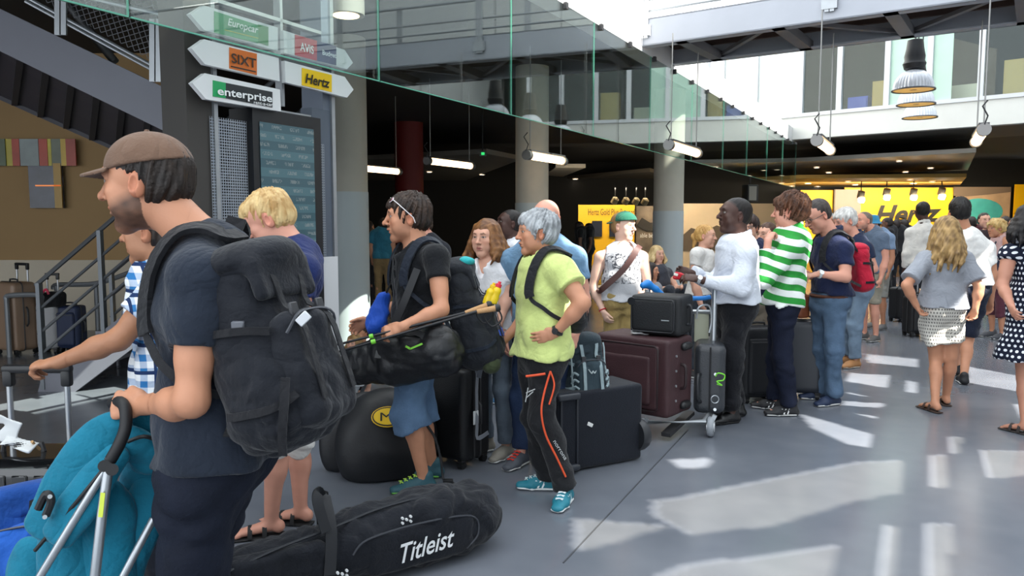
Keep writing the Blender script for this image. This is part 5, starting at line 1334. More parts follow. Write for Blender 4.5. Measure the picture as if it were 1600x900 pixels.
def backpack(label, c, R, dims, colr, name='backpack', accent=None, h=.009, wearer=None, fold=.006, lid=True, strapcol='#1a1b1f', cat='backpack', front=True, mesh_side=True, col2=None):
    """c centre; local x width, y away from the wearer's back, z up; dims full sizes"""
    w, d, hh_ = dims; c = np.asarray(c, float); o = empty(name, c - R @ V3(0, 0, hh_ / 2)); tag(o, label, cat)
    T = lambda x, y, z: c + R @ (V3(x, y, z) * V3(w, d, hh_)); m = cloth(colr, .75, .12, .3, 90); m2 = cloth(col2, .75) if col2 else m; sm = cloth(strapcol, .7)
    S = SB = Shape(); SF = None
    HG = lambda pts_, cn=c: hug([q for q in (SB, SF) if q is not None], pts_, cn, .011)
    S.rbox(T(0, 0, -.06), V3(w * .46, d * .40, hh_ * .42), R, min(w, d) * .30, .03, taper=.06)
    S.ell(T(0, .02, .34), V3(w * .43, d * .40, hh_ * .17), R, .05)
    S.ell(T(0, .1, -.30), V3(w * .46, d * .44, hh_ * .22), R, .06)
    S.fold(fold, 24, 4, (1, 1, 1.2)); S.fold(fold * .6, 50, 9, (1, 1, -1)); S.build('body', m, o, h)
    if front:
        S = SF = Shape(); S.rbox(T(0, .40, -.16), V3(w * .34, d * .20, hh_ * .28), R, min(w, d) * .16, .03); S.fold(fold, 26, 14); S.fold(fold * .5, 55, 19, (1, 1, -1)); S.build('front_pocket', m2, o, h)
        mb = MB(); mb.tube(HG(spline([T(-.33, .52, .02), T(-.2, .60, .10), T(0, .625, .12), T(.2, .60, .10), T(.33, .52, .02)], 4)), .004, 5); mb.build('zip', M('#4a4c52', .4, .4), o)
    if lid:
        S = Shape(); S.ell(T(0, .06, .42), V3(w * .44, d * .46, hh_ * .11), R, .03); S.rbox(T(0, .38, .30), V3(w * .36, d * .06, hh_ * .10), R, .015, .04); S.fold(fold * .7, 28, 24); S.build('lid', m, o, h)
    for sx in (-1, 1):
        strap_on('compression_strap', HG(spline([T(sx * .47, -.2, .12), T(sx * .485, .1, .10), T(sx * .42, .44, .06)], 4)), .02, .004, sm, o, R @ V3(sx, .2, 0))
        strap_on('compression_strap', HG(spline([T(sx * .48, -.2, -.26), T(sx * .50, .15, -.27), T(sx * .40, .52, -.28)], 4)), .02, .004, sm, o, R @ V3(sx, .2, 0))
        strap_on('closure_strap', HG(spline([T(sx * .2, .46, .36), T(sx * .2, .55, .24), T(sx * .2, .64, .0), T(sx * .2, .60, -.3)], 4)), .022, .004, sm, o, R @ V3(0, 1, 0))
        mb = MB(); mb.rbox(HG([T(sx * .2, .61, .13)])[0], (.016, .006, .022), .003, 1, R); mb.build('buckle', M('#2c2d31', .4), o)
    if accent:
        for sx in (-1, 1):
            mb = MB(); mb.tube(HG(spline([T(sx * .40, .30, .34), T(sx * .44, .36, .1), T(sx * .45, .40, -.2), T(sx * .36, .45, -.42)], 5)), .006, 6); mb.build('piping', M(accent, .6), o)
    mb = MB(); mb.tube(spline([T(-.1, -.36, .46), T(-.05, -.38, .53), T(.05, -.38, .53), T(.1, -.36, .46)], 4), .008, 6); mb.build('grab_loop', sm, o)
    if wearer:
        pt, up, fwd, lat, s = wearer['pt'], wearer['up'], wearer['fwd'], wearer['lat'], wearer['s']
        for q, sg in (('R', 1), ('L', -1)):
            sh, nk = pt['s' + q], pt['nck']; a_ = lerp(nk, sh, .62); off = wearer.get('strap_off', .016)
            chst = wearer['spine'](.66)
            path = [T(sg * .28, -.34, .40), a_ - fwd * .07 + up * (.055 + off), a_ + up * (.062 + off), a_ + fwd * .065 + up * (.035 + off) , chst + lat * sg * .125 * s + fwd * (.112 * s + off), wearer['spine'](.48) + lat * sg * (.165 * s + off) + fwd * (.04 + off), wearer['spine'](.34) + lat * sg * (.158 * s + off) - fwd * .07, T(sg * .40, -.38, -.36)]
            cen = wearer['spine'](.6); sp_ = spline(path, 6); n_ = len(sp_)
            c2 = wearer['spine'](.62) + lat * sg * .07 * s; lo_i, hi_i = 4, int(n_ * .86)
            sp_[lo_i:hi_i] = hug([wearer['topS']], sp_[lo_i:hi_i], c2, .020, .45)
            ups = [unit((p_ - cen) * V3(1, 1, 1)) if i < n_ * .6 else unit(lat * sg) for i, p_ in enumerate(sp_)]
            kk = int(n_ * .62)
            strap_on('shoulder_strap', sp_[:kk], .052, .013, sm, o, ups[:kk]); strap_on('webbing', sp_[kk - 1:], .022, .004, sm, o, ups[kk - 1:])
    return dict(o=o, T=T, R=R)

def cap_hat(pr, colr, brimcol=None, name='cap', back=False, bill=.085, text=None):
    C, R, s, root = pr['hd'], pr['Rm'], pr['hs'], pr['root']
    if back: R = R @ Rz(math.pi)
    T = lambda x, y, z: C + R @ (V3(x, y, z) * s); m = cloth(colr, .85, .08, .25, 140)
    S = Shape(); S.ell(T(0, -.014, .046), V3(.090, .112, .094) * s, R, .01); S.ell(T(0, -.02, .03), V3(.0885, .111, .08) * s, R, .01)
    S.plane(T(0, .06, .046), R @ V3(0, -.10, -1)); S.plane(T(0, 0, .020), R @ V3(0, 0, -1)); S.fold(.0015, 40, 3)
    o = S.build(name, m, root, .0045)
    S = Shape()
    def fn(X, Y_, Z):
        x, y, z = X - C[0], Y_ - C[1], Z - C[2]
        a = (x * R[0, 0] + y * R[1, 0] + z * R[2, 0]) / s; b_ = (x * R[0, 1] + y * R[1, 1] + z * R[2, 1]) / s; e = (x * R[0, 2] + y * R[1, 2] + z * R[2, 2]) / s
        zc = .052 - 2.6 * a * a - .22 * (b_ - .08)
        q = np.sqrt((a / .080) ** 2 + ((b_ - .075) / bill) ** 2) - 1
        return np.maximum(np.maximum(q * .06, np.abs(e - zc) - .0042), -(b_ - .062)) * s
    S._add(fn, T(0, .1, .03) - .14, T(0, .1, .03) + .14, .002, 'u'); S.build('brim', cloth(brimcol or colr, .85, .06, .2, 140), o, .0035)
    mb = MB(); mb.lathe(T(0, -.014, .1405), [(.008, -.002), (.006, .004), (.001, .005)], 10); mb.build('button', m, o)
    return o
def glasses(pr, colr='#222222', lift=0.0, name='glasses', lens=None, grow=1.0, drop=0.0):
    C, R, s, root = pr['hd'], pr['Rm'], pr['hs'], pr['root']; mb = MB()
    R = R @ Rx(lift); T = lambda x, y, z: C + R @ (V3(x * (1 + (grow - 1) * .5), y * grow, z + drop) * s); m = M(colr, .35)
    for sx in (-1, 1):
        mb.tube([T(sx * .033 + .021 * math.cos(a_), .104 - abs(sx * .033 + .021 * math.cos(a_)) * .12, .014 + .015 * math.sin(a_)) for a_ in np.linspace(0, 6.283, 15)[:-1]], .0022, 6, closed=True)
        mb.tube([T(sx * .054, .098, .018), T(sx * .078, .07, .018), T(sx * .084, -.01, .016), T(sx * .080, -.03, .002)], .0026, 6)
    mb.tube([T(-.012, .104, .018), T(0, .108, .022), T(.012, .104, .018)], .0022, 6); o = mb.build(name, m, root)
    if lens:
        for sx in (-1, 1): mb = MB(); mb.prism([T(sx * .033 + .020 * math.cos(a_), .1, .014 + .0145 * math.sin(a_)) for a_ in np.linspace(0, 6.283, 15)[:-1]], R @ V3(0, .002, 0)); mb.build('lens', M(lens, .1), o)
    return o
def watch(pr, q, colr, face='#111318', at=.9):
    w, e = pr['pt']['w' + q], pr['pt']['e' + q]; d = unit(w - e); c = lerp(e, w, at); s = pr['s']; mb = MB()
    x = unit(np.cross(d, (0, 0, 1))); y = np.cross(d, x); r_ = .031 * s
    mb.tube([c + (x * math.cos(a_) + y * math.sin(a_)) * r_ - d * .009 for a_ in np.linspace(0, 6.283, 17)[:-1]], .0035, 6, closed=True)
    mb.tube([c + (x * math.cos(a_) + y * math.sin(a_)) * r_ + d * .009 for a_ in np.linspace(0, 6.283, 17)[:-1]], .0035, 6, closed=True)
    mb.tube([c + (x * math.cos(a_) + y * math.sin(a_)) * (r_ + .001) for a_ in np.linspace(0, 6.283, 17)[:-1]], .008, 6, closed=True)
    o = mb.build('watch', M(colr, .4), pr['root']); n = unit(V3(0, -1, .5) - d * np.dot(V3(0, -1, .5), d)); mb = MB(); mb.cyl(c + n * (r_ + .002), c + n * (r_ + .010), .019 * s, 16); mb.build('watch_face', M(face, .2), o)
# ------------------------------------------------------------------ patterned cloth
def pattern(key, build, rough=.85, bump=.3):
    if key in MATS: return MATS[key]
    m, nt, b = newmat(key); N, L = nt.nodes, nt.links; b.inputs['Roughness'].default_value = rough; b.inputs['Specular IOR Level'].default_value = .2
    tcn = N.new('ShaderNodeTexCoord'); spn = N.new('ShaderNodeSeparateXYZ'); L.new(tcn.outputs['Object'], spn.inputs[0])
    def mt(op, a, b_=None, c=None):
        n_ = N.new('ShaderNodeMath'); n_.operation = op
        for i, q in enumerate((a, b_, c)):
            if q is None: continue
            if isinstance(q, (int, float)): n_.inputs[i].default_value = q
            else: L.new(q, n_.inputs[i])
        return n_.outputs[0]
    def mix(f, a, c):
        n_ = N.new('ShaderNodeMixRGB')
        if isinstance(f, (int, float)): n_.inputs[0].default_value = f
        else: L.new(f, n_.inputs[0])
        for i, q in ((1, a), (2, c)):
            if isinstance(q, str): n_.inputs[i].default_value = (*lin(q), 1)
            else: L.new(q, n_.inputs[i])
        return n_.outputs[0]
    L.new(build(spn.outputs, mt, mix, N, L), b.inputs['Base Color'])
    nz = N.new('ShaderNodeTexNoise'); nz.inputs['Scale'].default_value = 70; L.new(tcn.outputs['Object'], nz.inputs['Vector'])
    bp_ = N.new('ShaderNodeBump'); bp_.inputs['Strength'].default_value = bump; bp_.inputs['Distance'].default_value = .01; L.new(nz.outputs['Fac'], bp_.inputs['Height']); L.new(bp_.outputs[0], b.inputs['Normal'])
    MATS[key] = m; return m
def wob(sp, mt, amt=.012): return mt('ADD', sp[2], mt('MULTIPLY', mt('SINE', mt('MULTIPLY', mt('ADD', sp[0], sp[1]), 14.0)), amt))
rugby = pattern('rugby_stripes', lambda sp, mt, mix, N, L: mix(mt('LESS_THAN', mt('FRACT', mt('MULTIPLY', mt('ADD', wob(sp, mt), mt('MULTIPLY', sp[0], .25)), 9.6)), .5), '#dfe3e0', '#2f8f3c'))
def _plaid(sp, mt, mix, N, L):
    q = mt('ADD', sp[0], mt('MULTIPLY', sp[1], .8)); a = mt('LESS_THAN', mt('FRACT', mt('MULTIPLY', q, 21.0)), .5); c = mt('LESS_THAN', mt('FRACT', mt('MULTIPLY', wob(sp, mt, .006), 21.0)), .5)
    base = mix(mt('MULTIPLY', mt('ADD', a, c), .5), '#e3e6e8', '#2f6fa8'); d = mt('LESS_THAN', mt('FRACT', mt('MULTIPLY', q, 10.5)), .12); e = mt('LESS_THAN', mt('FRACT', mt('MULTIPLY', wob(sp, mt, .006), 10.5)), .14)
    return mix(mt('MAXIMUM', d, e), base, '#1d3157')
plaid = pattern('plaid', _plaid)
def _dots(c0, c1, sc, rad):
    def f(sp, mt, mix, N, L):
        an = mt('MULTIPLY', mt('ARCTAN2', sp[0], mt('MULTIPLY', sp[1], -1.0)), .22); u_ = mt('MULTIPLY', an, sc); v_ = mt('MULTIPLY', sp[2], sc)
        row = mt('FLOOR', v_); uo = mt('ADD', u_, mt('MULTIPLY', row, .5)); fu = mt('SUBTRACT', mt('FRACT', uo), .5); fv = mt('SUBTRACT', mt('FRACT', v_), .5)
        return mix(mt('LESS_THAN', mt('ADD', mt('MULTIPLY', fu, fu), mt('MULTIPLY', fv, fv)), rad * rad), c0, c1)
    return f
polka = pattern('polka_dots', _dots('#151a2c', '#d9dce2', 26, .27)); shortspat = pattern('floral_shorts', _dots('#cfcbc2', '#6c6a66', 34, .27))
kidstripe = pattern('thin_stripes', lambda sp, mt, mix, N, L: mix(mt('LESS_THAN', mt('FRACT', mt('MULTIPLY', sp[2], 34.0)), .42), '#e6e2de', mix(mt('LESS_THAN', mt('FRACT', mt('MULTIPLY', sp[2], 17.0)), .5), '#b43d52', '#5d9a98')))
def _print(base, ink, sc, thr):
    def f(sp, mt, mix, N, L):
        n_ = N.new('ShaderNodeTexNoise'); n_.inputs['Scale'].default_value = sc; n_.inputs['Detail'].default_value = 3; n_.inputs['Distortion'].default_value = 1.6
        cb_ = N.new('ShaderNodeCombineXYZ'); L.new(sp[0], cb_.inputs[0]); L.new(sp[1], cb_.inputs[1]); L.new(sp[2], cb_.inputs[2]); L.new(cb_.outputs[0], n_.inputs['Vector'])
        m_ = mt('MULTIPLY', mt('LESS_THAN', mt('ABSOLUTE', mt('SUBTRACT', n_.outputs['Fac'], .5)), thr), mt('MULTIPLY', mt('GREATER_THAN', sp[2], 1.02), mt('LESS_THAN', sp[2], 1.30)))
        return mix(m_, base, ink)
    return f
tankpat = pattern('printed_tank', _print('#bfc0c4', '#4c4e55', 13, .028))

def denim(c): return M(c, .85, 0, .35, 90, .28, 7, spec=.2)
def hair_long(length=.30, n=22, wave=.012, spread=1.0, rad=.016, front=True, top=.016, back_only=False, part=0.0, fan=.05):
    def f(C, R, s, out):
        S = Shape(); T = lambda x, y, z: C + R @ (V3(x, y, z) * s); rn = random.Random(7)
        S.ell(T(0, -.022, .046), V3(.088, .112, .085 + top * .7) * s, R, .02); S.ell(T(0, -.045, -.02), V3(.085, .085, .085) * s, R, .03)
        S.ell(T(0, .118, -.045), V3(.070, .085, .112) * s, R, .012, 's')
        dn = np.array([0, 0, -1.0])
        for layer in range(2):
            for i in range(n):
                t = (i + .5 * layer + rn.uniform(-.2, .2)) / n; an = math.radians(-128 + 256 * t) if front else math.radians(-100 + 200 * t)
                r0 = .086; x, y = math.sin(an) * r0, -math.cos(an) * (r0 + .012) - .018
                if abs(an) > 1.9: y = min(y, .055)
                p0 = T(x * .75, y * .8, .085); p1 = T(x * 1.02, y * 1.02, .01); L_ = length * rn.uniform(.82, 1.08); pts = [p0, p1]; ph = rn.uniform(0, 6); outw = R @ V3(math.sin(an), -math.cos(an), 0)
                for k in range(1, 6):
                    f_ = k / 5; pts.append(p1 + dn * L_ * f_ * .86 + outw * (fan * math.sin(f_ * 2.2) * spread * (1 if layer == 0 else .6)) * s + np.array([math.sin(ph + f_ * 7), math.cos(ph + f_ * 6), 0]) * wave * f_ * 1.5)
                rr = rad * s * rn.uniform(.8, 1.25); S.chain(pts, [rr * 1.1, rr * 1.3, rr * 1.25, rr * 1.15, rr, rr * .8, rr * .35], .010)
        S.fold(.0022, 170, 5, (1, 1, 4.0))
        return S
    return f
def hair_bun(C, R, s, out):
    S = hair_short(C, R, s, top=.012, side=.006, nape=-.05); T = lambda x, y, z: C + R @ (V3(x, y, z) * s)
    S.ell(T(0, -.13, .0), V3(.035, .04, .04) * s, R, .01); S.seg(T(0, -.12, -.02), T(0, -.14, -.13), .026 * s, .012 * s, .01); return S

# ================================================================== the queue
D0 = V3(0, 0, -1)
# ---- man in the brown cap (nearest)
p1 = person('man in brown cap and dark navy tee with black backpack, nearest in the queue', 2.15, 335, 1.81, 288,
    J=dict(pel=(338, 700, 0), nck=(322, 392, 0), hd=(229, 291, 0), sL=(314, 436, -.17), sR=(350, 426, .17), eL=(300, 626, -.235), wL=(228, 632, -.05), eR=[.27, .06, 1.12], wR=[.22, .28, 1.02],
           hL=[-.09, 0, .93], hR=[.09, .02, .93], kL=[-.10, .02, .5], kR=[.09, .17, .5], aL=[-.10, -.03, .085], aR=[.10, .14, .085]),
    top=dict(mat=cloth('#232a36', .9, .14, .3, 80), sleeve=.60, hem=-.05, loose=.02, slw=.012, name='tee_shirt', h=.008), bot=dict(mat=denim('#171c29'), len=.97, loose=.02, fold=.011),
    shoes=dict(col='#3a3a3c'), hair=dict(top=.008, side=.005, messy=.003), haircol=('#1c1613', '#2c221c'), beard=.85, bcol='#2a211c', skin='tan', hpitch=-3, hyaw=-18,
    hands=dict(L=dict(fist=True, curl=72, n=V3(0, .9, -.45), th=V3(.0, .35, 1), d=V3(-1, .12, -.05), thumb=35)), hf=.0032, hh=.0035, h=.009)
cap_hat(p1, '#6e5647', '#6a5344')
R_ = R_from(x=p1['lat'], z=unit(V3(-.24, 0, 1)))
R_ = R_from(x=unit(V3(.31, .95, 0)), z=unit(V3(-.30, .08, .95)))
if R_[0, 1] < 0: R_ = R_ @ np.diag([-1., -1., 1.])
p1['strap_off'] = .03
backpack('large black hiking backpack worn by the man in the brown cap', P(420, 540, 2.04), R_, (.33, .27, .54), '#171a21', h=.007, wearer=p1, fold=.008)
bq = bpy.data.objects['backpack']
mb = MB(); mb.ribbon(spline([P(446, 590, 1.84), P(444, 630, 1.835), P(441, 680, 1.85), P(442, 712, 1.87)], 5), .022, .004, V3(0, -1, 0)); mb.build('dangling_strap', cloth('#1a1b1f', .7), bq)
mb = MB(); mb.rbox(P(474, 498, 1.9), (.012, .003, .018), .002, 1, Ry(.8)); mb.build('white_label', M('#c9ccd0', .5), bq)
mb = MB(); mb.rbox(P(372, 508, 1.9), (.016, .008, .010), .003, 1); mb.build('side_buckle', M('#5c5f66', .4), bq)

# ---- person in the plaid shirt
p2 = person('person in blue and white plaid shirt reaching for a suitcase handle', 2.9, 250, 1.66, 270,
    J=dict(pel=(262, 640, 0), nck=(262, 425, 0), hd=(238, 366, 0), sL=(262, 448, -.15), sR=(250, 445, .16), eL=(186, 530, -.22), wL=(92, 566, -.2), eR=[.22, -.03, 1.02], wR=[.22, .02, .8]),
    top=dict(mat=plaid, sleeve=.62, hem=-.04, loose=.022, slw=.016, neck='collar', h=.008), bot=dict(mat=cloth('#20242e')), shoes=dict(col='#333333'), skin='#a8775a',
    hair=dict(top=.01), haircol=('#1c1613', '#2c221c'), hands=dict(L=dict(d=V3(-1, -.05, -.12), n=V3(-.1, .2, -1), th=V3(0, 1, .1), curl=55, thumb=25)), hf=.005, hh=.0045, h=.010)

# ---- blond man
p3 = person('blond man in navy tee and white shorts looking down', 3.8, 452, 1.80, 268,
    J=dict(pel=(452, 556, 0), nck=(458, 392, 0), hd=(421, 346, 0), sL=(474, 425, -.16), sR=(446, 420, .18), eL=(466, 505, -.24), wL=(415, 500, -.05), eR=[.24, .08, 1.12], wR=[.12, .3, 1.15], kL=(432, 694, -.08), kR=(466, 690, .14), aL=(424, 832, -.02), aR=(470, 826, .14)),
    top=dict(mat=cloth('#1b2858'), sleeve=.55, hem=-.02, loose=.02, name='tee_shirt', h=.009), bot=dict(mat=cloth('#e2e0dc'), len=.515, loose=.02, flare=.012, name='shorts'), shoes=dict(open=True, col='#1a1a1c'),
    hair=dict(top=.016, side=.006, messy=.0045, fringe=.012, seed=4), haircol=('#b08a55', '#dcc08a'), skin='pink', hpitch=-27, hyaw=-6, hs=1.06, brow=.5, hands=dict(L=dict(curl=45), R=dict(curl=45)), hf=.004, hh=.005, h=.010)

# ---- man with sunglasses on his head
p4 = person('man in black v-neck tee and denim shorts with white sunglasses on his head', 4.45, 648, 1.76, 264,
    J=dict(pel=(654, 528, 0), nck=(652, 391, 0), hd=(636, 343, 0), sL=(682, 402, -.17), sR=(645, 402, .18), eL=(690, 484, -.30), wL=(628, 511, -.42), eR=[.25, .06, 1.1], wR=[.16, .28, 1.0], kL=(640, 646, -.05), kR=(656, 642, .2), aL=(662, 757, .0), aR=(676, 752, .25)),
    top=dict(mat=cloth('#15171b'), sleeve=.42, hem=-.02, loose=.016, neck='v', vd=.15, name='tee_shirt', h=.009), bot=dict(mat=denim('#5c7694'), len=.60, loose=.02, flare=.030, name='denim_shorts'), shoes=dict(col='#2a5560', sole='#69b04a', lace='#b8e05a'),
    hair=dict(top=.022, side=.009, messy=.006, fringe=.006, seed=9), haircol=('#1d1512', '#3a2a20'), skin='tan', hyaw=-6, hs=1.07, beard=.25, hands=dict(L=dict(to=(598, 521, -.43), n=V3(-.1, .75, -.8), th=V3(-.2, .3, .9), curl=42, thumb=35)), hf=.0042, hh=.005, h=.010)
glasses(p4, '#e6e2e4', lift=.72, name='sunglasses', lens='#b02060', grow=1.26, drop=.008)
# his load
R_ = np.stack([V3(0, 1, 0), unit(V3(.95, 0, .30)), unit(V3(-.30, 0, .95))], 1)
bpk = backpack('tall grey hiking backpack with blue straps worn by the man with sunglasses', P(730, 492, 4.5), R_, (.33, .26, .66), '#23262c', h=.010, wearer=p4, fold=.008, strapcol='#1d2430', accent=None)
mb = MB(); mb.ribbon(spline([bpk['T'](-.3, .6, -.22), bpk['T'](0, .66, -.25), bpk['T'](.3, .6, -.22)], 4), .035, .005, bpk['R'] @ V3(0, 1, 0)); mb.build('blue_strap', M('#2a4fb0', .6), bpk['o'])
S = Shape(); S.seg(bpk['T'](-.3, .2, -.46), bpk['T'](.3, .2, -.46), .06, None, .02); S.fold(.004, 30, 3); S.build('rolled_jacket', cloth('#3d4630'), bpk['o'], .011)
S = Shape(); S.ell(P(728, 408, 4.45), V3(.05, .05, .025), None, .01); S.fold(.008, 60, 2); S.build('teal_cloth', cloth('#2fa5a8'), bpk['o'], .008)
for i, (u_, v_, cap_c, lab) in enumerate(((760, 476, '#e8c020', 'yellow drink bottle with yellow cap on the hiking backpack, left one'), (769, 474, '#d8304a', 'yellow drink bottle with red cap on the hiking backpack'))):
    c = P(u_, v_, 4.28); o = empty('drink_bottle', c); tag(o, lab, 'bottle', 'yellow drink bottles'); R2 = Ry(.35)
    mb = MB(); mb.lathe(c, [(.020, 0), (.026, .006), (.027, .04), (.023, .055), (.026, .07), (.025, .085), (.012, .10)], 18, R2); mb.build('flask', M('#e8c61a', .35), o)
    mb = MB(); mb.lathe(c, [(.017, .098), (.017, .115), (.009, .118), (.009, .13)], 14, R2); mb.build('cap', M(cap_c, .4), o)
# duffel
dc = P(628, 556, 4.24); o = empty('duffel_bag', dc - UP * .16); tag(o, 'black shiny duffel bag with small green tick logo held by the man with sunglasses', 'bag')
S = Shape(); a_, b_ = P(568, 570, 4.30), P(684, 548, 4.17); S.seg(a_, b_, .105, .135, .05, lat=V3(0, 1, 0), f0=1.1); S.rbox(P(640, 555, 4.24), V3(.18, .12, .125), Ry(-.18), .08, .06); S.seg(P(562, 562, 4.3), P(600, 532, 4.27), .05, .06, .06)
S.fold(.010, 20, 6, (1, 1, 1.2)); S.fold(.006, 42, 8, (1, 1, -1)); S.build('body', M('#121418', .42, 0, .25, 60, .1, 6), o, .009)
mb = MB(); mb.ribbon(spline([P(590, 560, 4.12), P(600, 528, 4.2), P(625, 517, 4.12), P(660, 524, 4.1), P(672, 552, 4.04)], 5), .035, .005, V3(0, -1, .6)); mb.build('handle', M('#1a1c20', .6), o)
for k, (p_, q_) in enumerate((((634, 541), (641, 545)), ((641, 545), (660, 537)))):
    mb = MB(); mb.bar(P(*p_, 4.07), P(*q_, 4.06), .006, .010, (0, 0, 1)); mb.build('tick_logo', M('#8ad84a', .5), o)
mb = MB(); mb.ribbon(spline([P(652, 420, 4.26), P(632, 470, 4.22), P(612, 515, 4.22), P(600, 545, 4.2)], 6), .04, .004, V3(0, -1, .1)); mb.build('carry_strap', M('#1a1c20', .6), o)
# blue stuff sack hung on his front
o = empty('stuff_sack', P(592, 512, 4.5)); tag(o, 'crumpled bright blue sack hanging in front of the man with sunglasses', 'bag')
S = Shape(); S.seg(P(600, 465, 4.5), P(590, 508, 4.48), .045, .075, .04); S.fold(.010, 34, 3); S.fold(.006, 70, 5); S.build('sack', cloth('#1f4fb5', .6), o, .008); mb = MB(); mb.tube([P(600, 465, 4.5), P(612, 440, 4.48)], .006, 6); mb.build('cord', black, o)
# trekking poles
for i, ((u0, v0), (u1, v1), (u2, v2), dY, lab) in enumerate((((517, 541), (727, 489), (765, 476), 3.96, 'upper black trekking pole with cork grip under the man\'s arm'), ((514, 554), (745, 487), (778, 481), 3.93, 'lower black trekking pole with cork grip under the man\'s arm'))):
    a_, b_, c_ = P(u0, v0, dY), P(u1, v1, dY + .12), P(u2, v2, dY + .14); o = empty('trekking_pole', a_); tag(o, lab, 'trekking pole', 'trekking poles')
    mb = MB(); mb.tube([a_, b_], [.006, .009], 10); mb.build('shaft', M('#15161a', .35, .2), o); mb = MB(); mb.tube([b_, lerp(b_, c_, .5), c_], [.012, .015, .017], 12); mb.build('grip', M('#b98f63', .8, 0, .3, 120), o)
    mb = MB(); mb.lathe(c_, [(.02, -.012), (.022, 0), (.014, .014)], 12, R_from(x=V3(0, 1, 0), z=unit(c_ - b_))); mb.build('knob', M('#1b1c1f', .5), o)
    mb = MB(); q_ = lerp(a_, b_, .28); mb.cyl(q_, lerp(a_, b_, .31), .0125, 10); mb.build('lock_ring', M('#7ad03a', .4), o)
    mb = MB(); mb.tube(spline([c_, c_ + V3(.02, 0, -.06), c_ + V3(-.03, 0, -.10), c_ + V3(-.07, 0, -.05), lerp(b_, c_, .8)], 5), .005, 6); mb.build('wrist_loop', black, o)

# ---- woman with light brown hair
p5 = person('woman with shoulder-length light brown hair in white tee and grey jeans', 5.15, 770, 1.66, 222, fem=True,
    J=dict(hd=(759, 374, 0), nck=(764, 412, 0), pel=(772, 520, 0), eL=(793, 462, -.1), wL=(782, 500, -.2), sL=(788, 425, -.05), sR=(738, 424, .05)),
    top=dict(mat=cloth('#e4e3e6'), sleeve=.5, hem=-.02, neck='v', vd=.10, loose=.012, name='tee_shirt'), bot=dict(mat=denim('#5f6a76'), loose=.010), shoes=dict(col='#8f8a80'), skin='fair', hyaw=-14, hs=1.05,
    hair=hair_long(.235, 20, .014), haircol=('#5a3820', '#8f6238'), lip='#b0625c', hf=.0045, hh=.006, h=.011)
# ---- men seen between the heads
person('man whose face shows behind the man with sunglasses', 6.6, 668, 1.70, 215, J=dict(hd=(657, 352, 0)), top=dict(mat=cloth('#22252c')), bot=dict(mat=cloth('#22252c')), shoes=dict(col='#222222'), hair=dict(top=.010), skin='pink', hf=.006, h=.014)
person('man in white shirt looking up left behind the woman with brown hair', 6.55, 800, 1.70, 250, J=dict(hd=(795, 351, 0), pel=(803, 500, 0), nck=(803, 383, 0)), top=dict(mat=cloth('#dcdde2'), neck='collar'), bot=dict(mat=cloth('#1d2438')), shoes=dict(col='#2f6a94', sole='#d8d8d6'), hair=dict(top=.006, side=.004, messy=.001), haircol=('#151110', '#221a18'), skin='dark', hpitch=8, hf=.0055, h=.013)
p8 = person('bald man in blue tee standing behind the grey-haired woman', 5.0, 848, 1.75, 200, bw=1.12, J=dict(hd=(853, 345, 0), sL=(898, 405, -.06), sR=(800, 408, .08), eL=(912, 468, -.05), wL=(900, 520, -.15), aR=(815, 712, -.05), kR=(815, 620, 0)),
    top=dict(mat=cloth('#6a8caa'), sleeve=.52, loose=.02, name='tee_shirt'), bot=dict(mat=denim('#26344f')), shoes=dict(col='#50545c', sole='#e0dedb', lace='#e23a2a'), skin='pink', hs=1.06, brow=.3, hyaw=-6, hf=.0048, hh=.006, h=.012, heavy=.004)

# ---- grey-haired woman in lime shirt
p9 = person('grey-haired woman in lime polo shirt and black trousers with orange piping', 4.35, 845, 1.66, 262, fem=True, bw=1.06,
    J=dict(hd=(838, 366, 0), nck=(851, 409, 0), pel=(846, 546, 0), sL=(876, 424, -.14), sR=(836, 422, .17), eL=(911, 474, -.26), wL=(868, 520, -.20), eR=[.22, .02, 1.05], wR=[.2, .18, .9], hL=(853, 556, -.08), hR=(839, 556, .08), kL=(848, 650, -.10), kR=(834, 646, .10), aL=(884, 768, -.09), aR=(856, 752, .12)),
    top=dict(mat=cloth('#c6d384'), sleeve=.52, hem=-.07, loose=.028, neck='v', vd=.06, slw=.018, name='polo_shirt', h=.009, fold=.011), bot=dict(mat=cloth('#1c1d20', .7), loose=.018, fold=.011, len=.99), shoes=dict(col='#1f7a8c', sole='#e2e6e6', lace='#dfe8ea', stripe='#e6eef0'),
    feet=dict(L=-50, R=0), hair=dict(top=.022, side=.012, messy=.006, nape=-.075, volume=(1.03, 1.02, 1.0), seed=3, fringe=.008), haircol=('#7c7f82', '#b9bdc0'), skin='tan', hs=1.04, hyaw=-4, brow=.5, hands=dict(L=dict(to=(836, 530, -.2), n=V3(0.1, 1, .1), th=V3(0, .1, 1), curl=14, thumb=40), R=dict(curl=20)), hf=.004, hh=.0042, h=.010)
watch(p9, 'L', '#1a1b1e', at=.93)
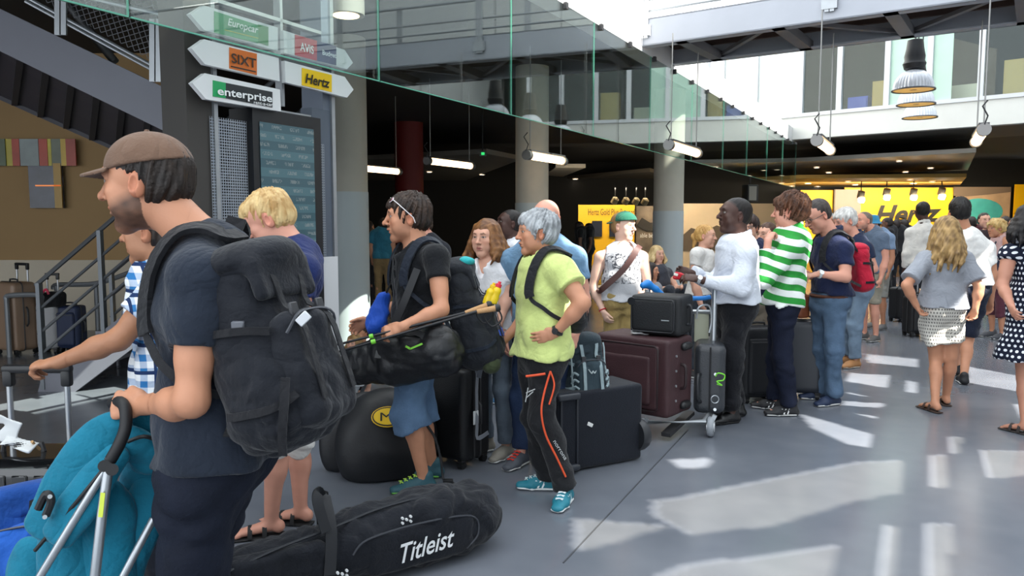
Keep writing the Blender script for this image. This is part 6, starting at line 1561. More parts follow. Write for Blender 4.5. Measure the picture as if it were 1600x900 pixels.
# piping and pocket marks on her trousers
pt = p9['pt']; nrm = V3(-.25, -.95, .1)
def trous(pts_, name, col_, w_=.007): mb = MB(); mb.tube(spline(pts_, 6), w_, 6); return mb.build(name, M(col_, .6), p9['bot'])
trous([P(860, 580, 4.15), P(850, 615, 4.14), P(846, 645, 4.13), P(853, 680, 4.15), P(870, 715, 4.17), P(884, 745, 4.19)], 'orange_piping', '#e2542c', .006)
trous([P(860, 580, 4.15), P(866, 602, 4.14), P(858, 632, 4.13)], 'orange_piping', '#e2542c', .005); trous([P(822, 588, 4.17), P(838, 586, 4.15), P(852, 584, 4.14)], 'pocket_zip', '#e2542c', .007)
for k, (q0, q1) in enumerate((((822, 614), (836, 608)), ((823, 621), (833, 612)), ((821, 628), (825, 606)))): trous([P(*q0, 4.16), P(*q1, 4.15)], 'emblem', '#b9bcbc', .003)
text_mesh('lettering', 'norrona', P(864, 690, 4.12), unit(P(884, 722, 4.14) - P(864, 690, 4.12)), V3(.8, 0, .6), .022, M('#c9cccc', .6), p9['bot'], width=.13)
# her small daypack straps
p9['strap_off'] = .036
R_ = np.stack([V3(0, 1, 0), unit(V3(.98, 0, .1)), unit(V3(-.1, 0, .98))], 1)
backpack('slim black daypack on the back of the woman in the lime shirt', P(893, 468, 4.5), R_, (.24, .12, .38), '#1e2023', wearer=p9, h=.011, fold=.004, lid=False)

# ---- young man in the tank top
p10 = person('young man in printed grey tank top with backwards green cap and shoulder strap', 7.2, 972, 1.73, 182, J=dict(hd=(974, 355, 0), nck=(974, 386, 0), sR=(938, 402, 0), sL=(1004, 402, .02), eR=(926, 448, .02), wR=(942, 486, -.08), eL=(1012, 446, .02), wL=(1012, 485, -.03), pel=(969, 464, 0)),
    top=dict(mat=tankpat, sleeve=0, loose=.014, neck='scoop', nr=.072, hem=-.08, name='tank_top', h=.010), bot=dict(mat=cloth('#a08a58'), len=.52, loose=.02, name='shorts'), shoes=dict(col='#d8d8d8'), hair=dict(top=.006, side=.004, messy=.001), haircol=('#7a5a3a', '#9a7a52'), skin='pale', hyaw=-52, hs=1.05, brow=.4, hf=.0055, hh=.007, h=.012)
cap_hat(p10, '#1f5a48', '#1a4c3d', back=True)
mb = MB(); ps = spline([P(1000, 384, 7.28), P(997, 388, 7.06), P(975, 420, 7.02), P(945, 448, 7.04), P(936, 455, 7.12), P(938, 452, 7.32)], 6); mb.ribbon(ps, .055, .006, V3(0, -1, .3)); o = mb.build('shoulder_strap', M('#4a2b26', .6), None); tag(o, 'dark brown strap across the chest of the young man in the tank top', 'strap')
mb = MB(); c = p10['pt']['wR']; d = unit(c - p10['pt']['eR']); x = unit(np.cross(d, (0, 0, 1))); y = np.cross(d, x); mb.tube([c - d * .01 + (x * math.cos(a_) + y * math.sin(a_)) * .032 for a_ in np.linspace(0, 6.283, 15)[:-1]], .006, 6, closed=True); mb.build('wristband', M('#b8202c', .6), p10['root'])

# ---- man in the white shirt at the trolley
p11 = person('stocky man in white long-sleeved shirt and black trousers leaning on the luggage trolley', 6.05, 1148, 1.77, 262, bw=1.14, belly=.03, J=dict(hd=(1147, 338, 0), nck=(1152, 380, 0), pel=(1149, 477, 0), sL=(1164, 400, -.17), sR=(1140, 398, .18), eL=(1158, 452, -.26), wL=(1090, 436, -.24), eR=(1122, 446, .22), wR=(1078, 426, .10), kL=(1142, 570, -.1), kR=(1140, 566, .1), aL=(1144, 648, -.06), aR=(1152, 642, .14)),
    top=dict(mat=cloth('#cfd4de', .8, .05), sleeve=1.88, hem=.06, neck='collar', loose=.022, fold=.011, h=.010), bot=dict(mat=cloth('#14151a'), loose=.02), shoes=dict(col='#111113', sole='#141416', rough=.3), hair=dict(top=.005, side=.003, messy=.001), haircol=('#120e0d', '#1c1614'), scalp='#1a1412', skin='dark', hpitch=7, hs=1.10, heavy=.010, hands=dict(L=dict(to=(1050, 430, -.22), curl=35, n=V3(0, .6, -.8), th=V3(0, .4, 1)), R=dict(to=(1050, 420, .1), curl=40)), hf=.0048, hh=.006, h=.011)
watch(p11, 'L', '#b9bcc0', '#e8e8ea', .97)
o = empty('red_wallet', P(1062, 438, 5.86)); tag(o, 'crumpled red wrapper held in the hands of the man in the white shirt', 'wrapper')
S = Shape(); S.rbox(P(1062, 432, 5.88), V3(.05, .02, .028), Ry(.3), .01, .01); S.fold(.006, 80, 3); S.build('wrapper', M('#c42030', .5), o, .006); mb = MB(); mb.rbox(P(1056, 429, 5.85), (.016, .004, .01), .002, 1, Ry(.3)); mb.build('label', M('#e8e2d8', .5), o)

# ---- people between
p12 = person('blonde woman with tied-back hair in white tee, face turned away', 7.8, 1094, 1.60, 118, fem=True, J=dict(hd=(1103, 370, 0), nck=(1098, 396, 0)), top=dict(mat=cloth('#dad8d4'), sleeve=.45, name='tee_shirt'), bot=dict(mat=cloth('#3a4048')), shoes=dict(col='#555555'), hair=hair_bun, haircol=('#a87a3e', '#d0a766'), skin='fair', hf=.006, h=.014)
p13 = person('woman with short dark hair and glasses looking at the camera over a shoulder', 7.1, 1176, 1.64, 205, fem=True, J=dict(hd=(1170, 357, 0)), top=dict(mat=cloth('#262a44'), sleeve=.5), bot=dict(mat=cloth('#8a8072')), shoes=dict(col='#333333'), hair=dict(top=.024, side=.014, messy=.004, nape=-.06, fringe=.02, volume=(1.03, 1.02, 1)), haircol=('#1f1513', '#36231d'), skin='fair', hf=.0055, h=.013, lip='#a84a48')
glasses(p13, '#2a2426')
person('man with brown hair mostly hidden behind the man in the striped shirt', 7.7, 1200, 1.60, 240, J=dict(hd=(1198, 368, 0)), top=dict(mat=cloth('#4a4038')), bot=dict(mat=cloth('#3a3a40')), shoes=dict(col='#333333'), hair=dict(top=.016), haircol=('#3a261b', '#55392a'), skin='fair', hf=.007, h=.015)

# ---- man in the striped rugby shirt
p15 = person('curly-haired man in green and white striped rugby shirt with hand at his chin', 6.3, 1222, 1.86, 288,
    J=dict(hd=(1233, 333, 0), nck=(1236, 368, 0), pel=(1223, 468, 0), sL=(1236, 388, -.19), sR=(1226, 386, .17), eL=(1194, 436, -.22), wL=(1200, 377, -.18), eR=[.25, .08, 1.18], wR=[.05, .28, 1.15], kL=(1222, 554, -.1), kR=(1214, 552, .1), aL=(1234, 637, -.08), aR=(1214, 628, .12)),
    top=dict(mat=rugby, sleeve=1.8, hem=-.08, loose=.030, neck='collar', fold=.013, h=.010, name='rugby_shirt'), bot=dict(mat=denim('#181d2e'), loose=.02, len=.99), shoes=dict(col='#1a1b1f', sole='#d8d8d6', stripe='#e8e8e8'), feet=dict(L=-8, R=-8),
    hair=dict(top=.030, side=.016, messy=.010, volume=(1.03, 1.03, 1.02), seed=12), haircol=('#3a241a', '#6a4530'), skin='pink', hs=1.03, hyaw=14, hands=dict(L=dict(to=(1207, 360, -.1), curl=50, point=True, n=V3(.6, .5, 0), th=V3(.2, 1, .3)), R=dict(curl=40)), hf=.0048, hh=.0055, h=.011)
# ---- man in the navy polo
p16 = person('man in navy polo and blue jeans looking down at his hands with wristwatch', 6.65, 1292, 1.80, 258,
    J=dict(hd=(1277, 338, 0), nck=(1300, 372, 0), pel=(1296, 466, 0), sL=(1318, 390, -.17), sR=(1290, 388, .18), eL=(1322, 434, -.26), wL=(1280, 428, -.28), eR=(1286, 436, .22), wR=(1262, 430, .0), kL=(1302, 545, -.1), kR=(1284, 545, .1), aL=(1302, 620, -.06), aR=(1284, 610, .16)),
    top=dict(mat=cloth('#1a2240'), sleeve=.58, hem=.085, neck='collar', loose=.018, name='polo_shirt'), bot=dict(mat=denim('#52677f'), loose=.018, len=1.0), shoes=dict(col='#22304c', sole='#e4e4e2'), hair=dict(top=.006, side=.003, messy=.0015), haircol=('#2a2422', '#4a423e'), skin='pink', hpitch=-28, hyaw=-4, hs=1.05, hands=dict(L=dict(to=(1258, 432, -.24), curl=40, n=V3(0, .3, -1), th=V3(0, 1, .2)), R=dict(curl=40)), hf=.005, hh=.006, h=.012)
glasses(p16, '#3a3634'); watch(p16, 'L', '#c2c4c8', '#e4e4e6', .98)
mb = MB(); sp0 = p16['spine'](.045); mb.tube([sp0 + (p16['lat_h'] * math.cos(a_) * .186 + p16['fwd_h'] * math.sin(a_) * .136) for a_ in np.linspace(0, 6.283, 25)[:-1]], .016, 6, closed=True); mb.build('belt', M('#5a3322', .5), p16['root'])
R_ = np.stack([V3(-.2, .98, 0), unit(V3(.96, .2, .15)), unit(V3(-.15, -.02, .98))], 1)
backpack('red and grey backpack on the back of the man in the navy polo', P(1340, 418, 6.8), R_, (.27, .16, .42), '#b81f38', wearer=p16, h=.013, col2='#4a4a50', fold=.004)
# ---- grey-haired man behind him
p17 = person('white-haired man in navy polo and light blue jeans with tan shoes', 8.35, 1340, 1.76, 258, J=dict(hd=(1320, 347, 0), nck=(1336, 374, 0), pel=(1338, 444, 0), sL=(1352, 388, -.16), eL=(1366, 420, -.2), wL=(1332, 436, -.26), aL=(1336, 562, -.05), kL=(1336, 510, -.05), kR=(1328, 508, .1), aR=(1326, 556, .16)),
    top=dict(mat=cloth('#1f2942'), sleeve=.55, neck='collar', name='polo_shirt'), bot=dict(mat=denim('#74889c')), shoes=dict(col='#a8774a', sole='#d8cfc2'), hair=dict(top=.022, side=.010, messy=.005, fringe=.004), haircol=('#a7a5a2', '#d9d7d2'), skin='pink', hpitch=-16, hs=1.06, hands=dict(L=dict(curl=40)), hf=.0058, hh=.007, h=.013)
p18 = person('balding bearded man in grey-blue tee farther back in the queue', 10.2, 1358, 1.74, 250, J=dict(hd=(1349, 346, 0)), top=dict(mat=cloth('#5b6b80')), bot=dict(mat=cloth('#8f8a7c'), len=.5, name='shorts'), shoes=dict(col='#555555'), hair=dict(top=.002, side=.004, messy=0, front=.0), haircol=('#5a524c', '#7a726a'), beard=.5, skin='pink', hf=.007, h=.015)
p19 = person('person in blue bucket hat and pale blue check shirt at the end of the queue', 11.3, 1370, 1.70, 250, J=dict(hd=(1363, 352, 0)), top=dict(mat=cloth('#7f96b4'), sleeve=.6), bot=dict(mat=cloth('#9a9a94'), len=.5, name='shorts'), shoes=dict(col='#777777'), hair=dict(top=.004), skin='tan', hf=.008, h=.016)
C, R, s = p19['hd'], p19['Rm'], p19['hs']; mb = MB(); mb.lathe(C, [(.135, .028), (.10, .06), (.092, .10), (.075, .145), (.02, .155)], 20, R); mb.build('bucket_hat', cloth('#3f8fb8'), p19['root'])

# ---- walking away on the right
p20 = person('young woman with long wavy hair in loose grey top walking away', 6.45, 1472, 1.66, 2, fem=True,
    J=dict(hd=(1477, 362, 0), nck=(1476, 396, 0), pel=(1472, 482, 0), sL=(1446, 406, 0), sR=(1506, 406, 0), eL=(1416, 446, -.12), wL=(1432, 478, -.10), eR=(1530, 448, -.1), wR=(1524, 482, -.12), hL=(1456, 492, 0), hR=(1490, 492, 0), kL=(1462, 560, .05), kR=(1486, 558, .02), aL=(1461, 624, -.12), aR=(1478, 618, .12)),
    top=dict(mat=cloth('#8f939b', .9, .08), sleeve=.80, hem=.03, loose=.022, neck='scoop', slw=.020, flare=.05, name='loose_top', h=.010, fold=.008), bot=dict(mat=shortspat, len=.30, loose=.018, flare=.02, name='shorts'), shoes=dict(open=True, col='#3a2a22'),
    hair=hair_long(.40, 22, .02, 1.0, .017, fan=.045), haircol=('#6b5233', '#b3925f'), skin='tan', hs=1.02, hands=dict(L=dict(curl=35), R=dict(curl=35)), hf=.005, hh=.0055, h=.011)
p21 = person('man in white tee and navy shorts walking ahead of the long-haired woman', 7.6, 1512, 1.82, 8, J=dict(hd=(1498, 333, 0), nck=(1508, 366, 0), sR=(1541, 388, 0), sL=(1480, 388, 0), eR=(1552, 430, -.02), wR=(1548, 470, .05), kR=(1512, 530, .05), aR=(1506, 588, -.15), kL=(1498, 530, .15), aL=(1494, 580, .3)),
    top=dict(mat=cloth('#e6e4e0'), sleeve=.6, loose=.02, name='tee_shirt'), bot=dict(mat=cloth('#1d2334'), len=.46, loose=.02, name='shorts'), shoes=dict(col='#17181c', sole='#dcdcda'), hair=dict(top=.026, side=.008, messy=.004), haircol=('#0f0d0d', '#1c1816'), skin='tan', hf=.006, hh=.007, h=.012)
p22 = person('man in untucked white shirt far down the hall pulling a black suitcase', 11.0, 1436, 1.80, 8, J=dict(hd=(1441, 330, 0)), top=dict(mat=cloth('#e2e0da'), sleeve=1.8, neck='collar'), bot=dict(mat=cloth('#22242c')), shoes=dict(col='#222222'), hair=dict(top=.006), haircol=('#0f0c0b', '#181311'), skin='dark', hf=.008, h=.014)
p23 = person('woman with curly blonde hair in pink sleeveless top with dark bag', 10.4, 1556, 1.64, 265, fem=True, J=dict(hd=(1556, 358, 0)), top=dict(mat=cloth('#c9a6a2'), sleeve=0), bot=dict(mat=cloth('#5d3440'), len=.7), shoes=dict(col='#44464c'), hair=dict(top=.03, side=.02, messy=.010, volume=(1.06, 1.06, 1.03), nape=-.08), haircol=('#b08a4a', '#dcbf85'), skin='tan', hf=.008, h=.015)
S = Shape(); S.rbox(P(1542, 420, 10.1), V3(.09, .17, .13), None, .05, .02); S.fold(.006, 30, 3); o = S.build('shoulder_bag', cloth('#23283a'), None, .014); tag(o, 'dark blue shoulder bag beside the woman in the pink top', 'bag')
mb = MB(); mb.tube(spline([P(1542, 412, 10.1), P(1550, 392, 10.2), P(1556, 378, 10.3)], 4), .012, 6); mb.build('strap', M('#23283a', .7), o)
p24 = person('dark-haired man facing the camera far down the hall', 12.6, 1540, 1.72, 185, J=dict(hd=(1538, 345, 0)), top=dict(mat=cloth('#3a2e30')), bot=dict(mat=cloth('#30343c')), shoes=dict(col='#222222'), hair=dict(top=.008), skin='fair', hf=.008, h=.016)
p25 = person('woman in navy polka dot dress at the right edge of the picture', 5.75, 1612, 1.66, 350, fem=True, J=dict(hd=(1606, 345, 0), sL=(1578, 396, 0), eL=(1566, 446, -.05), wL=(1580, 478, -.22), kL=(1600, 590, 0), aL=(1602, 652, -.1)),
    top=dict(mat=polka, sleeve=.2, loose=.016, skirt=.335, skw=.27, hem=.0, name='dress', slw=.02, h=.011), shoes=dict(open=True, col='#2a2422'), hair=hair_long(.22, 18, .01), haircol=('#100e10', '#1e1a1c'), skin='#b5806a', hf=.006, hh=.006, h=.011)

# ---- sitting figures beyond the bench and the trolley
def seated(label, Y, u, vhead, face, top_, hairc, skin, fem=True, hair=None, s_=.95, bot_='#30343c'):
    hd_ = P(u, vhead, Y); zs = max(.0, hd_[2] - .70); H_ = 1.55 * s_
    a = math.radians(face); return person(label, Y, u, H_, face, fem, J=dict(pel=[0, 0, zs + .12], nck=[0, .02, hd_[2] - .17], hd=(u, vhead, 0), sR=[.14, .01, hd_[2] - .23], sL=[-.14, .01, hd_[2] - .23], eR=[.2, .12, hd_[2] - .42], eL=[-.2, .12, hd_[2] - .42], wR=[.1, .30, hd_[2] - .38], wL=[-.1, .30, hd_[2] - .38],
        hR=[.08, .02, zs + .12], hL=[-.08, .02, zs + .12], kR=[.13, .36, zs + .30], kL=[-.13, .36, zs + .30], aR=[.11, .50, .07], aL=[-.11, .50, .07]), top=top_, bot=dict(mat=cloth(bot_), loose=.01), shoes=dict(col='#dedede'), hair=hair if hair is not None else dict(top=.014), haircol=hairc, skin=skin, hf=.006, h=.012)
seated('child in red and teal striped top sitting on the floor behind the bench', 6.9, 553, 537, 200, dict(mat=kidstripe, sleeve=.35, loose=.012), ('#7a5a38', '#b08d5c'), 'fair', True, hair_long(.12, 14, .01), .72)
seated('dark-haired person crouching against the column behind the bench', 7.6, 564, 523, 210, dict(mat=cloth('#2a2c34'), sleeve=.5), ('#231712', '#3a281e'), 'tan', False, None, .85)
seated('blonde woman sitting by the right column looking at her phone', 9.4, 1027, 398, 150, dict(mat=cloth('#3a3c44'), sleeve=.3), ('#a88a5a', '#d6bd8c'), 'fair', True, hair_long(.16, 14, .01))
seated('dark-haired person sitting on the floor before the blonde seated woman', 8.7, 1018, 424, 120, dict(mat=cloth('#8a8c92'), sleeve=.3), ('#1a1414', '#2c2220'), 'tan', True, hair_long(.16, 14, .01), .85)
# ---- distant people in the hall
far = [(600, 352, 14.0, 1.72, 5, '#2f6f86', '#8a7350', 'man in teal tee seen from behind in the dark hall left'), (577, 356, 14.6, 1.70, 20, '#3a3226', '#2a2a2e', 'person in dark brown top in the dark hall beside the man in teal'),
       (906, 355, 18, 1.70, 90, '#1a1a1c', '#1a1a1c', 'dark silhouetted person before the yellow club board, left one'), (919, 357, 19, 1.68, 270, '#202022', '#1a1a1c', 'dark silhouetted person before the yellow club board, right one'),
       (1385, 350, 16, 1.72, 300, '#1a1a1e', '#17171a', 'dark-dressed person at the rental desk beside the bucket hat'), (1400, 353, 17, 1.72, 10, '#232326', '#1a1a1e', 'dark-dressed person standing in the middle of the rental desk queue'), (1412, 352, 18, 1.70, 340, '#2a2422', '#1c1c20', 'dark-dressed person at the rental desk left of the white shirt'),
       (1517, 350, 14, 1.74, 10, '#4a1f24', '#2a2a30', 'person in dark red top far behind the man in white tee'), (1570, 350, 13.5, 1.72, 10, '#3a3c40', '#2a2a30', 'person in grey behind the blonde woman in pink'), (1586, 352, 12.2, 1.66, 350, '#6d7078', '#3a3a40', 'person in light grey top beside the polka dot dress'), (1298, 346, 12.5, 1.70, 200, '#4a4640', '#33343a', 'grey-haired person showing between the two navy polos')]
for u_, v_, Y_, H_, fc, tc_, bc_, lab in far:
    person(lab, Y_, u_, H_, fc, J=dict(hd=(u_, v_, 0)), top=dict(mat=cloth(tc_)), bot=dict(mat=cloth(bc_)), shoes=dict(col='#222222'), hair=dict(top=.012), skin='tan' if Y_ < 15 else '#6a4a3a', h=.02, hf=.010, haircol=('#1a1412', '#2c221e') if u_ != 1298 else ('#8a8a88', '#a5a5a2'))
# ------------------------------------------------------------------ bags on the floor
# glossy black case with the raised handle, left edge
b0 = P(45, 700, 2.78); base = V3(b0[0] - .02, 2.78, 0)
L1 = suitcase('suitcase', 'glossy black hard suitcase with raised silver handle at the left edge', base, (.46, .30, .70), 0, '#101113', True, .30, ribs=5, rough=.15, coat=.8, zips=False)
o = empty('luggage_tag', P(20, 690, 2.55)); tag(o, 'crumpled white paper luggage tag on the glossy black suitcase', 'luggage tag')
S = Shape(); S.rbox(P(10, 672, 2.62), V3(.045, .006, .045), Ry(.4), .004, .004); S.rbox(P(30, 694, 2.6), V3(.055, .03, .006), Ry(.25) @ Rx(.3), .004, .004); S.fold(.006, 40, 3); S.build('paper', M('#c9cccc', .6), o, .004)
mb = MB(); mb.tube([P(50, 690, 2.6), P(62, 702, 2.66)], .005, 6); mb.build('string', M('#b08a5a', .7), o)
R_ = np.stack([unit(V3(.9, .4, 0)), unit(V3(.35, -.8, .45)), unit(V3(-.35, .3, .85))], 1)
backpack('blue and black backpack leaning on the glossy suitcase in the corner', P(32, 852, 2.40), R_, (.38, .22, .36), '#17468f', accent='#9aa3ad', h=.008, col2='#1f57ad', fold=.010)

# folded teal pushchair
sr = empty('folded_pushchair', V3(P(150, 900, 2.2)[0], 2.2, 0)); tag(sr, 'folded teal pushchair with silver tubes and black curved handle', 'pushchair')
teal = cloth('#12708a', .75, .12, .3, 90); Yp = 2.12
def cloth_band(nm, pts_, ws, Yo, f=.35, fold=.004, sc=34, seed=3):
    """flat padded cloth strip following pixel points, wide in the upright plane and thin in depth"""
    S = Shape(); q = spline([P(u_, v_, Yp + (y_ if hasattr(Yo, '__len__') else Yo)) for (u_, v_), y_ in zip(pts_, Yo if hasattr(Yo, '__len__') else [0] * len(pts_))], 12); n_ = len(q); wv = np.interp(np.linspace(0, len(ws) - 1, n_), range(len(ws)), ws)
    for i in range(n_ - 1): d_ = unit(q[i + 1] - q[i]); S.seg(q[i], q[i + 1], wv[i], wv[i + 1], .015, lat=np.cross(d_, V3(0, 1, 0)), f0=f)
    S.fold(fold * .55, sc * .7, seed, (1, 1, 1.2)); return S.build(nm, teal, sr, .006)
cloth_band('hood', [(206, 664), (232, 676), (240, 715), (226, 760), (212, 800)], [.03, .055, .065, .06, .04], [.05, .07, .09, .10, .12], .55, .006, 26)
cloth_band('hood_lining', [(170, 700), (195, 690), (222, 700), (228, 735)], [.025, .035, .04, .03], [.0, .0, .01, .03], .4, .006, 40, 8)
cloth_band('side_panel', [(200, 660), (165, 674), (130, 712), (96, 766), (62, 832)], [.018, .030, .040, .046, .036], [0, -.02, -.04, -.05, -.05], .42, .003, 30)
cloth_band('side_panel', [(190, 702), (155, 745), (120, 795), (86, 842)], [.020, .034, .040, .028], [-.03, -.06, -.08, -.08], .42, .003, 34, 6)
cloth_band('seat_cloth', [(150, 760), (168, 800), (160, 850), (150, 915)], [.035, .06, .08, .10], [.02, .04, .05, .06], .5, .009, 34, 11)
cloth_band('seat_cloth', [(236, 750), (222, 810), (196, 870), (176, 930)], [.03, .05, .05, .06], [.07, .08, .08, .08], .5, .008, 30, 15)
cloth_band('seat_cloth', [(110, 812), (100, 850), (112, 900), (120, 960)], [.03, .06, .07, .09], [.0, .02, .03, .04], .5, .009, 36, 19)
cloth_band('lower_bag', [(52, 850), (46, 885), (58, 940)], [.03, .05, .06], .08, .6, .007, 30, 22)
silver = M('#b5babe', .3, .75)
mb = MB(); mb.tube([P(172, 715, Yp - .10), P(160, 800, Yp - .12), P(148, 905, Yp - .14), P(140, 1000, Yp - .14)], .013, 12); mb.build('frame_tube', silver, sr)
mb = MB(); mb.tube([P(172, 722, Yp - .08), P(130, 790, Yp - .10), P(60, 905, Yp - .11)], .011, 12); mb.build('frame_tube', silver, sr)
mb = MB(); mb.tube([P(240, 810, Yp + .02), P(190, 905, Yp - .04), P(160, 960, Yp - .05)], .011, 12); mb.build('frame_tube', silver, sr)
mb = MB(); mb.tube(spline([P(172, 720, Yp - .10), P(186, 695, Yp - .09), P(196, 668, Yp - .07), P(196, 640, Yp - .05), P(188, 628, Yp - .02), P(176, 630, Yp + .03)], 5), .016, 12); mb.build('handle', M('#141518', .6), sr)
mb = MB(); mb.tube(spline([P(196, 690, Yp - .08), P(160, 735, Yp - .09), P(115, 790, Yp - .10), P(55, 860, Yp - .08)], 5), .006, 6); mb.tube(spline([P(200, 690, Yp - .03), P(225, 682, Yp - .03), P(250, 690, Yp)], 5), .006, 6); mb.build('black_piping', black, sr)
for u_, v_ in ((163, 728), (175, 734)): mb = MB(); mb.cyl(P(u_, v_, Yp - .125), P(u_, v_, Yp - .09), .016, 14); mb.build('hinge', M('#1c1d20', .5), sr)
mb = MB(); mb.tube(spline([P(60, 795, Yp - .12), P(72, 772, Yp - .12), P(80, 782, Yp - .12), P(72, 805, Yp - .12)], 5), .011, 8); mb.build('buckle', black, sr)
for u_, v_ in ((70, 808), (78, 776)): mb = MB(); mb.cyl(P(u_, v_, Yp - .14), P(u_, v_, Yp - .10), .006, 8); mb.build('stud', silver, sr)
for (u_, v_) in ((40, 1150), (215, 1150)):
    c = P(u_, v_, Yp); c[2] = .07; mb = MB(); mb.cyl(c - V3(.02, 0, 0), c + V3(.02, 0, 0), .07, 18); mb.build('wheel', black, sr); mb = MB(); mb.tube([c, P(140 if u_ < 100 else 165, 980, Yp - .1)], .011, 8); mb.build('frame_tube', silver, sr)
mb = MB(); mb.bar(P(161, 770, Yp - .135), P(157, 808, Yp - .14), .012, .002, (0, -1, 0)); mb.build('warning_label', M('#c9d84a', .5), sr)

# golf travel bag on the floor
gA, gB = V3(-1.22, 3.02, .15), V3(-.20, 3.68, .165); gd_ = unit(gB - gA); gn = unit(np.cross(gd_, UP)); gn = gn if gn[1] < 0 else -gn
gb = empty('golf_bag', (gA + gB) / 2 * V3(1, 1, 0)); tag(gb, 'long black golf travel bag with white Titleist lettering lying on the floor', 'golf bag')
navy = cloth('#15181f', .8, .15, .35, 110)
S = Shape(); q_ = lambda t, z=0.0, n_=0.0: lerp(gA, gB, t) + UP * z + gn * n_
S.seg(q_(-.05, -.03), q_(.55, -.005), .125, .15, .05, lat=gn, f0=.85); S.seg(q_(.50), q_(.98, 0), .155, .165, .05, lat=gn, f0=1.0, f1=1.0); S.rbox(q_(.82, 0), V3(.16, .15, .155), R_from(x=gd_, z=UP), .07, .05)
S.plane(V3(0, 0, .006), -UP); S.fold(.009, 18, 4, (1, 1, 1)); S.fold(.007, 38, 7, (1, 1, -1)); S.build('body', navy, gb, .009)
S = Shape(); S.rbox(q_(.72, -.02, .125), V3(.27, .045, .10), R_from(x=gd_, z=UP), .04, .02); S.fold(.005, 26, 12); S.build('side_pocket', navy, gb, .009)
S = Shape(); S.rbox(q_(.20, .02, .085), V3(.20, .05, .07), R_from(x=gd_, z=UP), .035, .02); S.fold(.006, 26, 13); S.build('side_pocket', navy, gb, .009)
mb = MB(); mb.tube(spline([q_(.44, .02, .168), q_(.50, .068, .16), q_(.70, .085, .165), q_(.92, .06, .165), q_(.95, -.03, .17), q_(.9, -.09, .165)], 6), .005, 6); mb.build('zip', M('#2c2f36', .5), gb)
mb = MB(); mb.tube(spline([q_(.02, .06, .12), q_(.2, .10, .10), q_(.4, .125, .08), q_(.6, .155, .06), q_(.9, .16, .05)], 6), .006, 6); mb.build('top_zip', M('#22252b', .5), gb)
mb = MB(); mb.ribbon(spline([q_(.36, -.05, .15), q_(.38, .12, .11), q_(.385, .23, .03), q_(.39, .24, -.01), q_(.40, .14, -.08), q_(.42, -.02, -.14)], 5), .05, .006, gd_ * 0 + UP * .6 + gn); mb.build('strap', M('#191b20', .7), gb)
mb = MB(); mb.ribbon(spline([q_(.36, .13, .12), q_(.34, .25, .09), q_(.35, .29, .06), q_(.37, .25, .02)], 5), .045, .008, gn); mb.build('handle', M('#191b20', .7), gb)
up_t = unit(UP + gn * .0)
text_mesh('lettering', 'Titleist', q_(.615, -.065, .186), gd_ + UP * .06, UP, .085, M('#e3e5e6', .6), gb, shear=.3, width=.27, bold=.012, ext=.002)
for t_, z_ in ((.66, .105), (.40, -.05)):
    for k, (a_, b_) in enumerate(((0, 0), (.02, .01), (.02, -.012), (-.02, .01), (-.02, -.012))): mb = MB(); c = q_(t_, z_, .15 - (.02 if z_ > 0 else -.012)) + gd_ * a_ + UP * b_; mb.cyl(c, c + gn * .012, .006, 8); mb.build('dot', M('#d8dadb', .5), gb)

# round black padded case with the yellow badge
rc = empty('round_padded_case', V3(P(610, 700, 4.7)[0], 4.72, 0)); tag(rc, 'large round black padded case with yellow oval M badge standing behind the golf bag', 'case')
axv = unit(V3(.42, -.9, .10)); Rr = R_from(x=V3(.9, .42, 0), y=-axv); c0 = P(604, 692, 4.78)
S = Shape(); bl = M('#0f1116', .55, 0, .15, 60, .1, 4)
S.ell(c0, V3(.335, .17, .345), Rr, .03); S.ell(c0 + axv * .05, V3(.30, .17, .325), Rr, .05); S.plane(V3(0, 0, .006), -UP); S.fold(.006, 12, 3); S.fold(.003, 30, 5); S.build('cover', bl, rc, .011)
S = Shape(); S.ell(c0 - axv * .16 + V3(-.09, 0, -.01), V3(.31, .12, .32), Rr, .03); S.plane(V3(0, 0, .006), -UP); S.fold(.004, 14, 5); S.build('rear_cover', bl, rc, .012)
def on_case(u, v, out=.004):
    d = ray(u, v); o_ = np.array([0, 0, CAMH]); best = None
    for t in np.linspace(4.0, 5.3, 1300):
        p_ = o_ + d * (t / d[1])
        for cc, rad in ((c0, (.335, .17, .345)), (c0 + axv * .05, (.30, .17, .325))):
            l = (p_ - cc) @ Rr / np.array(rad)
            if (l * l).sum() < 1: return o_ + d * ((t - .014 - out) / d[1])
    return o_ + d * (4.55 / d[1])
pc_ = on_case(606, 652); eN = unit(pc_ - c0 - V3(0, .1, 0)); ex = unit(np.cross(UP, eN)); ex = ex if ex[0] > 0 else -ex; ey = unit(np.cross(eN, ex)); ey = ey if ey[2] > 0 else -ey
def badge(rx, ry, out, nm, cl): mb = MB(); mb.prism([pc_ + ex * rx * math.cos(a_) + ey * ry * math.sin(a_) + eN * out for a_ in np.linspace(0, 6.283, 25)[:-1]], eN * .004); return mb.build(nm, M(cl, .5), rc)
badge(.100, .068, .006, 'badge_rim', '#e2b713'); badge(.094, .062, .009, 'badge_ring', '#141414'); badge(.086, .054, .012, 'badge', '#e8bf16')
text_mesh('lettering', 'M', pc_ - ex * .045 - ey * .030 + eN * .017, ex, ey, .055, M('#17140c', .5), rc, width=.072, bold=0)
mb = MB(); mb.tube(spline([P(620, 600, 4.5), P(628, 640, 4.52), P(636, 665, 4.55)], 4), .006, 6); mb.build('red_cord', M('#a02028', .6), rc)
mb = MB(); mb.tube([P(585, 770, 4.42), P(588, 782, 4.40)], .006, 6); mb.build('zip_pull', silver, rc)

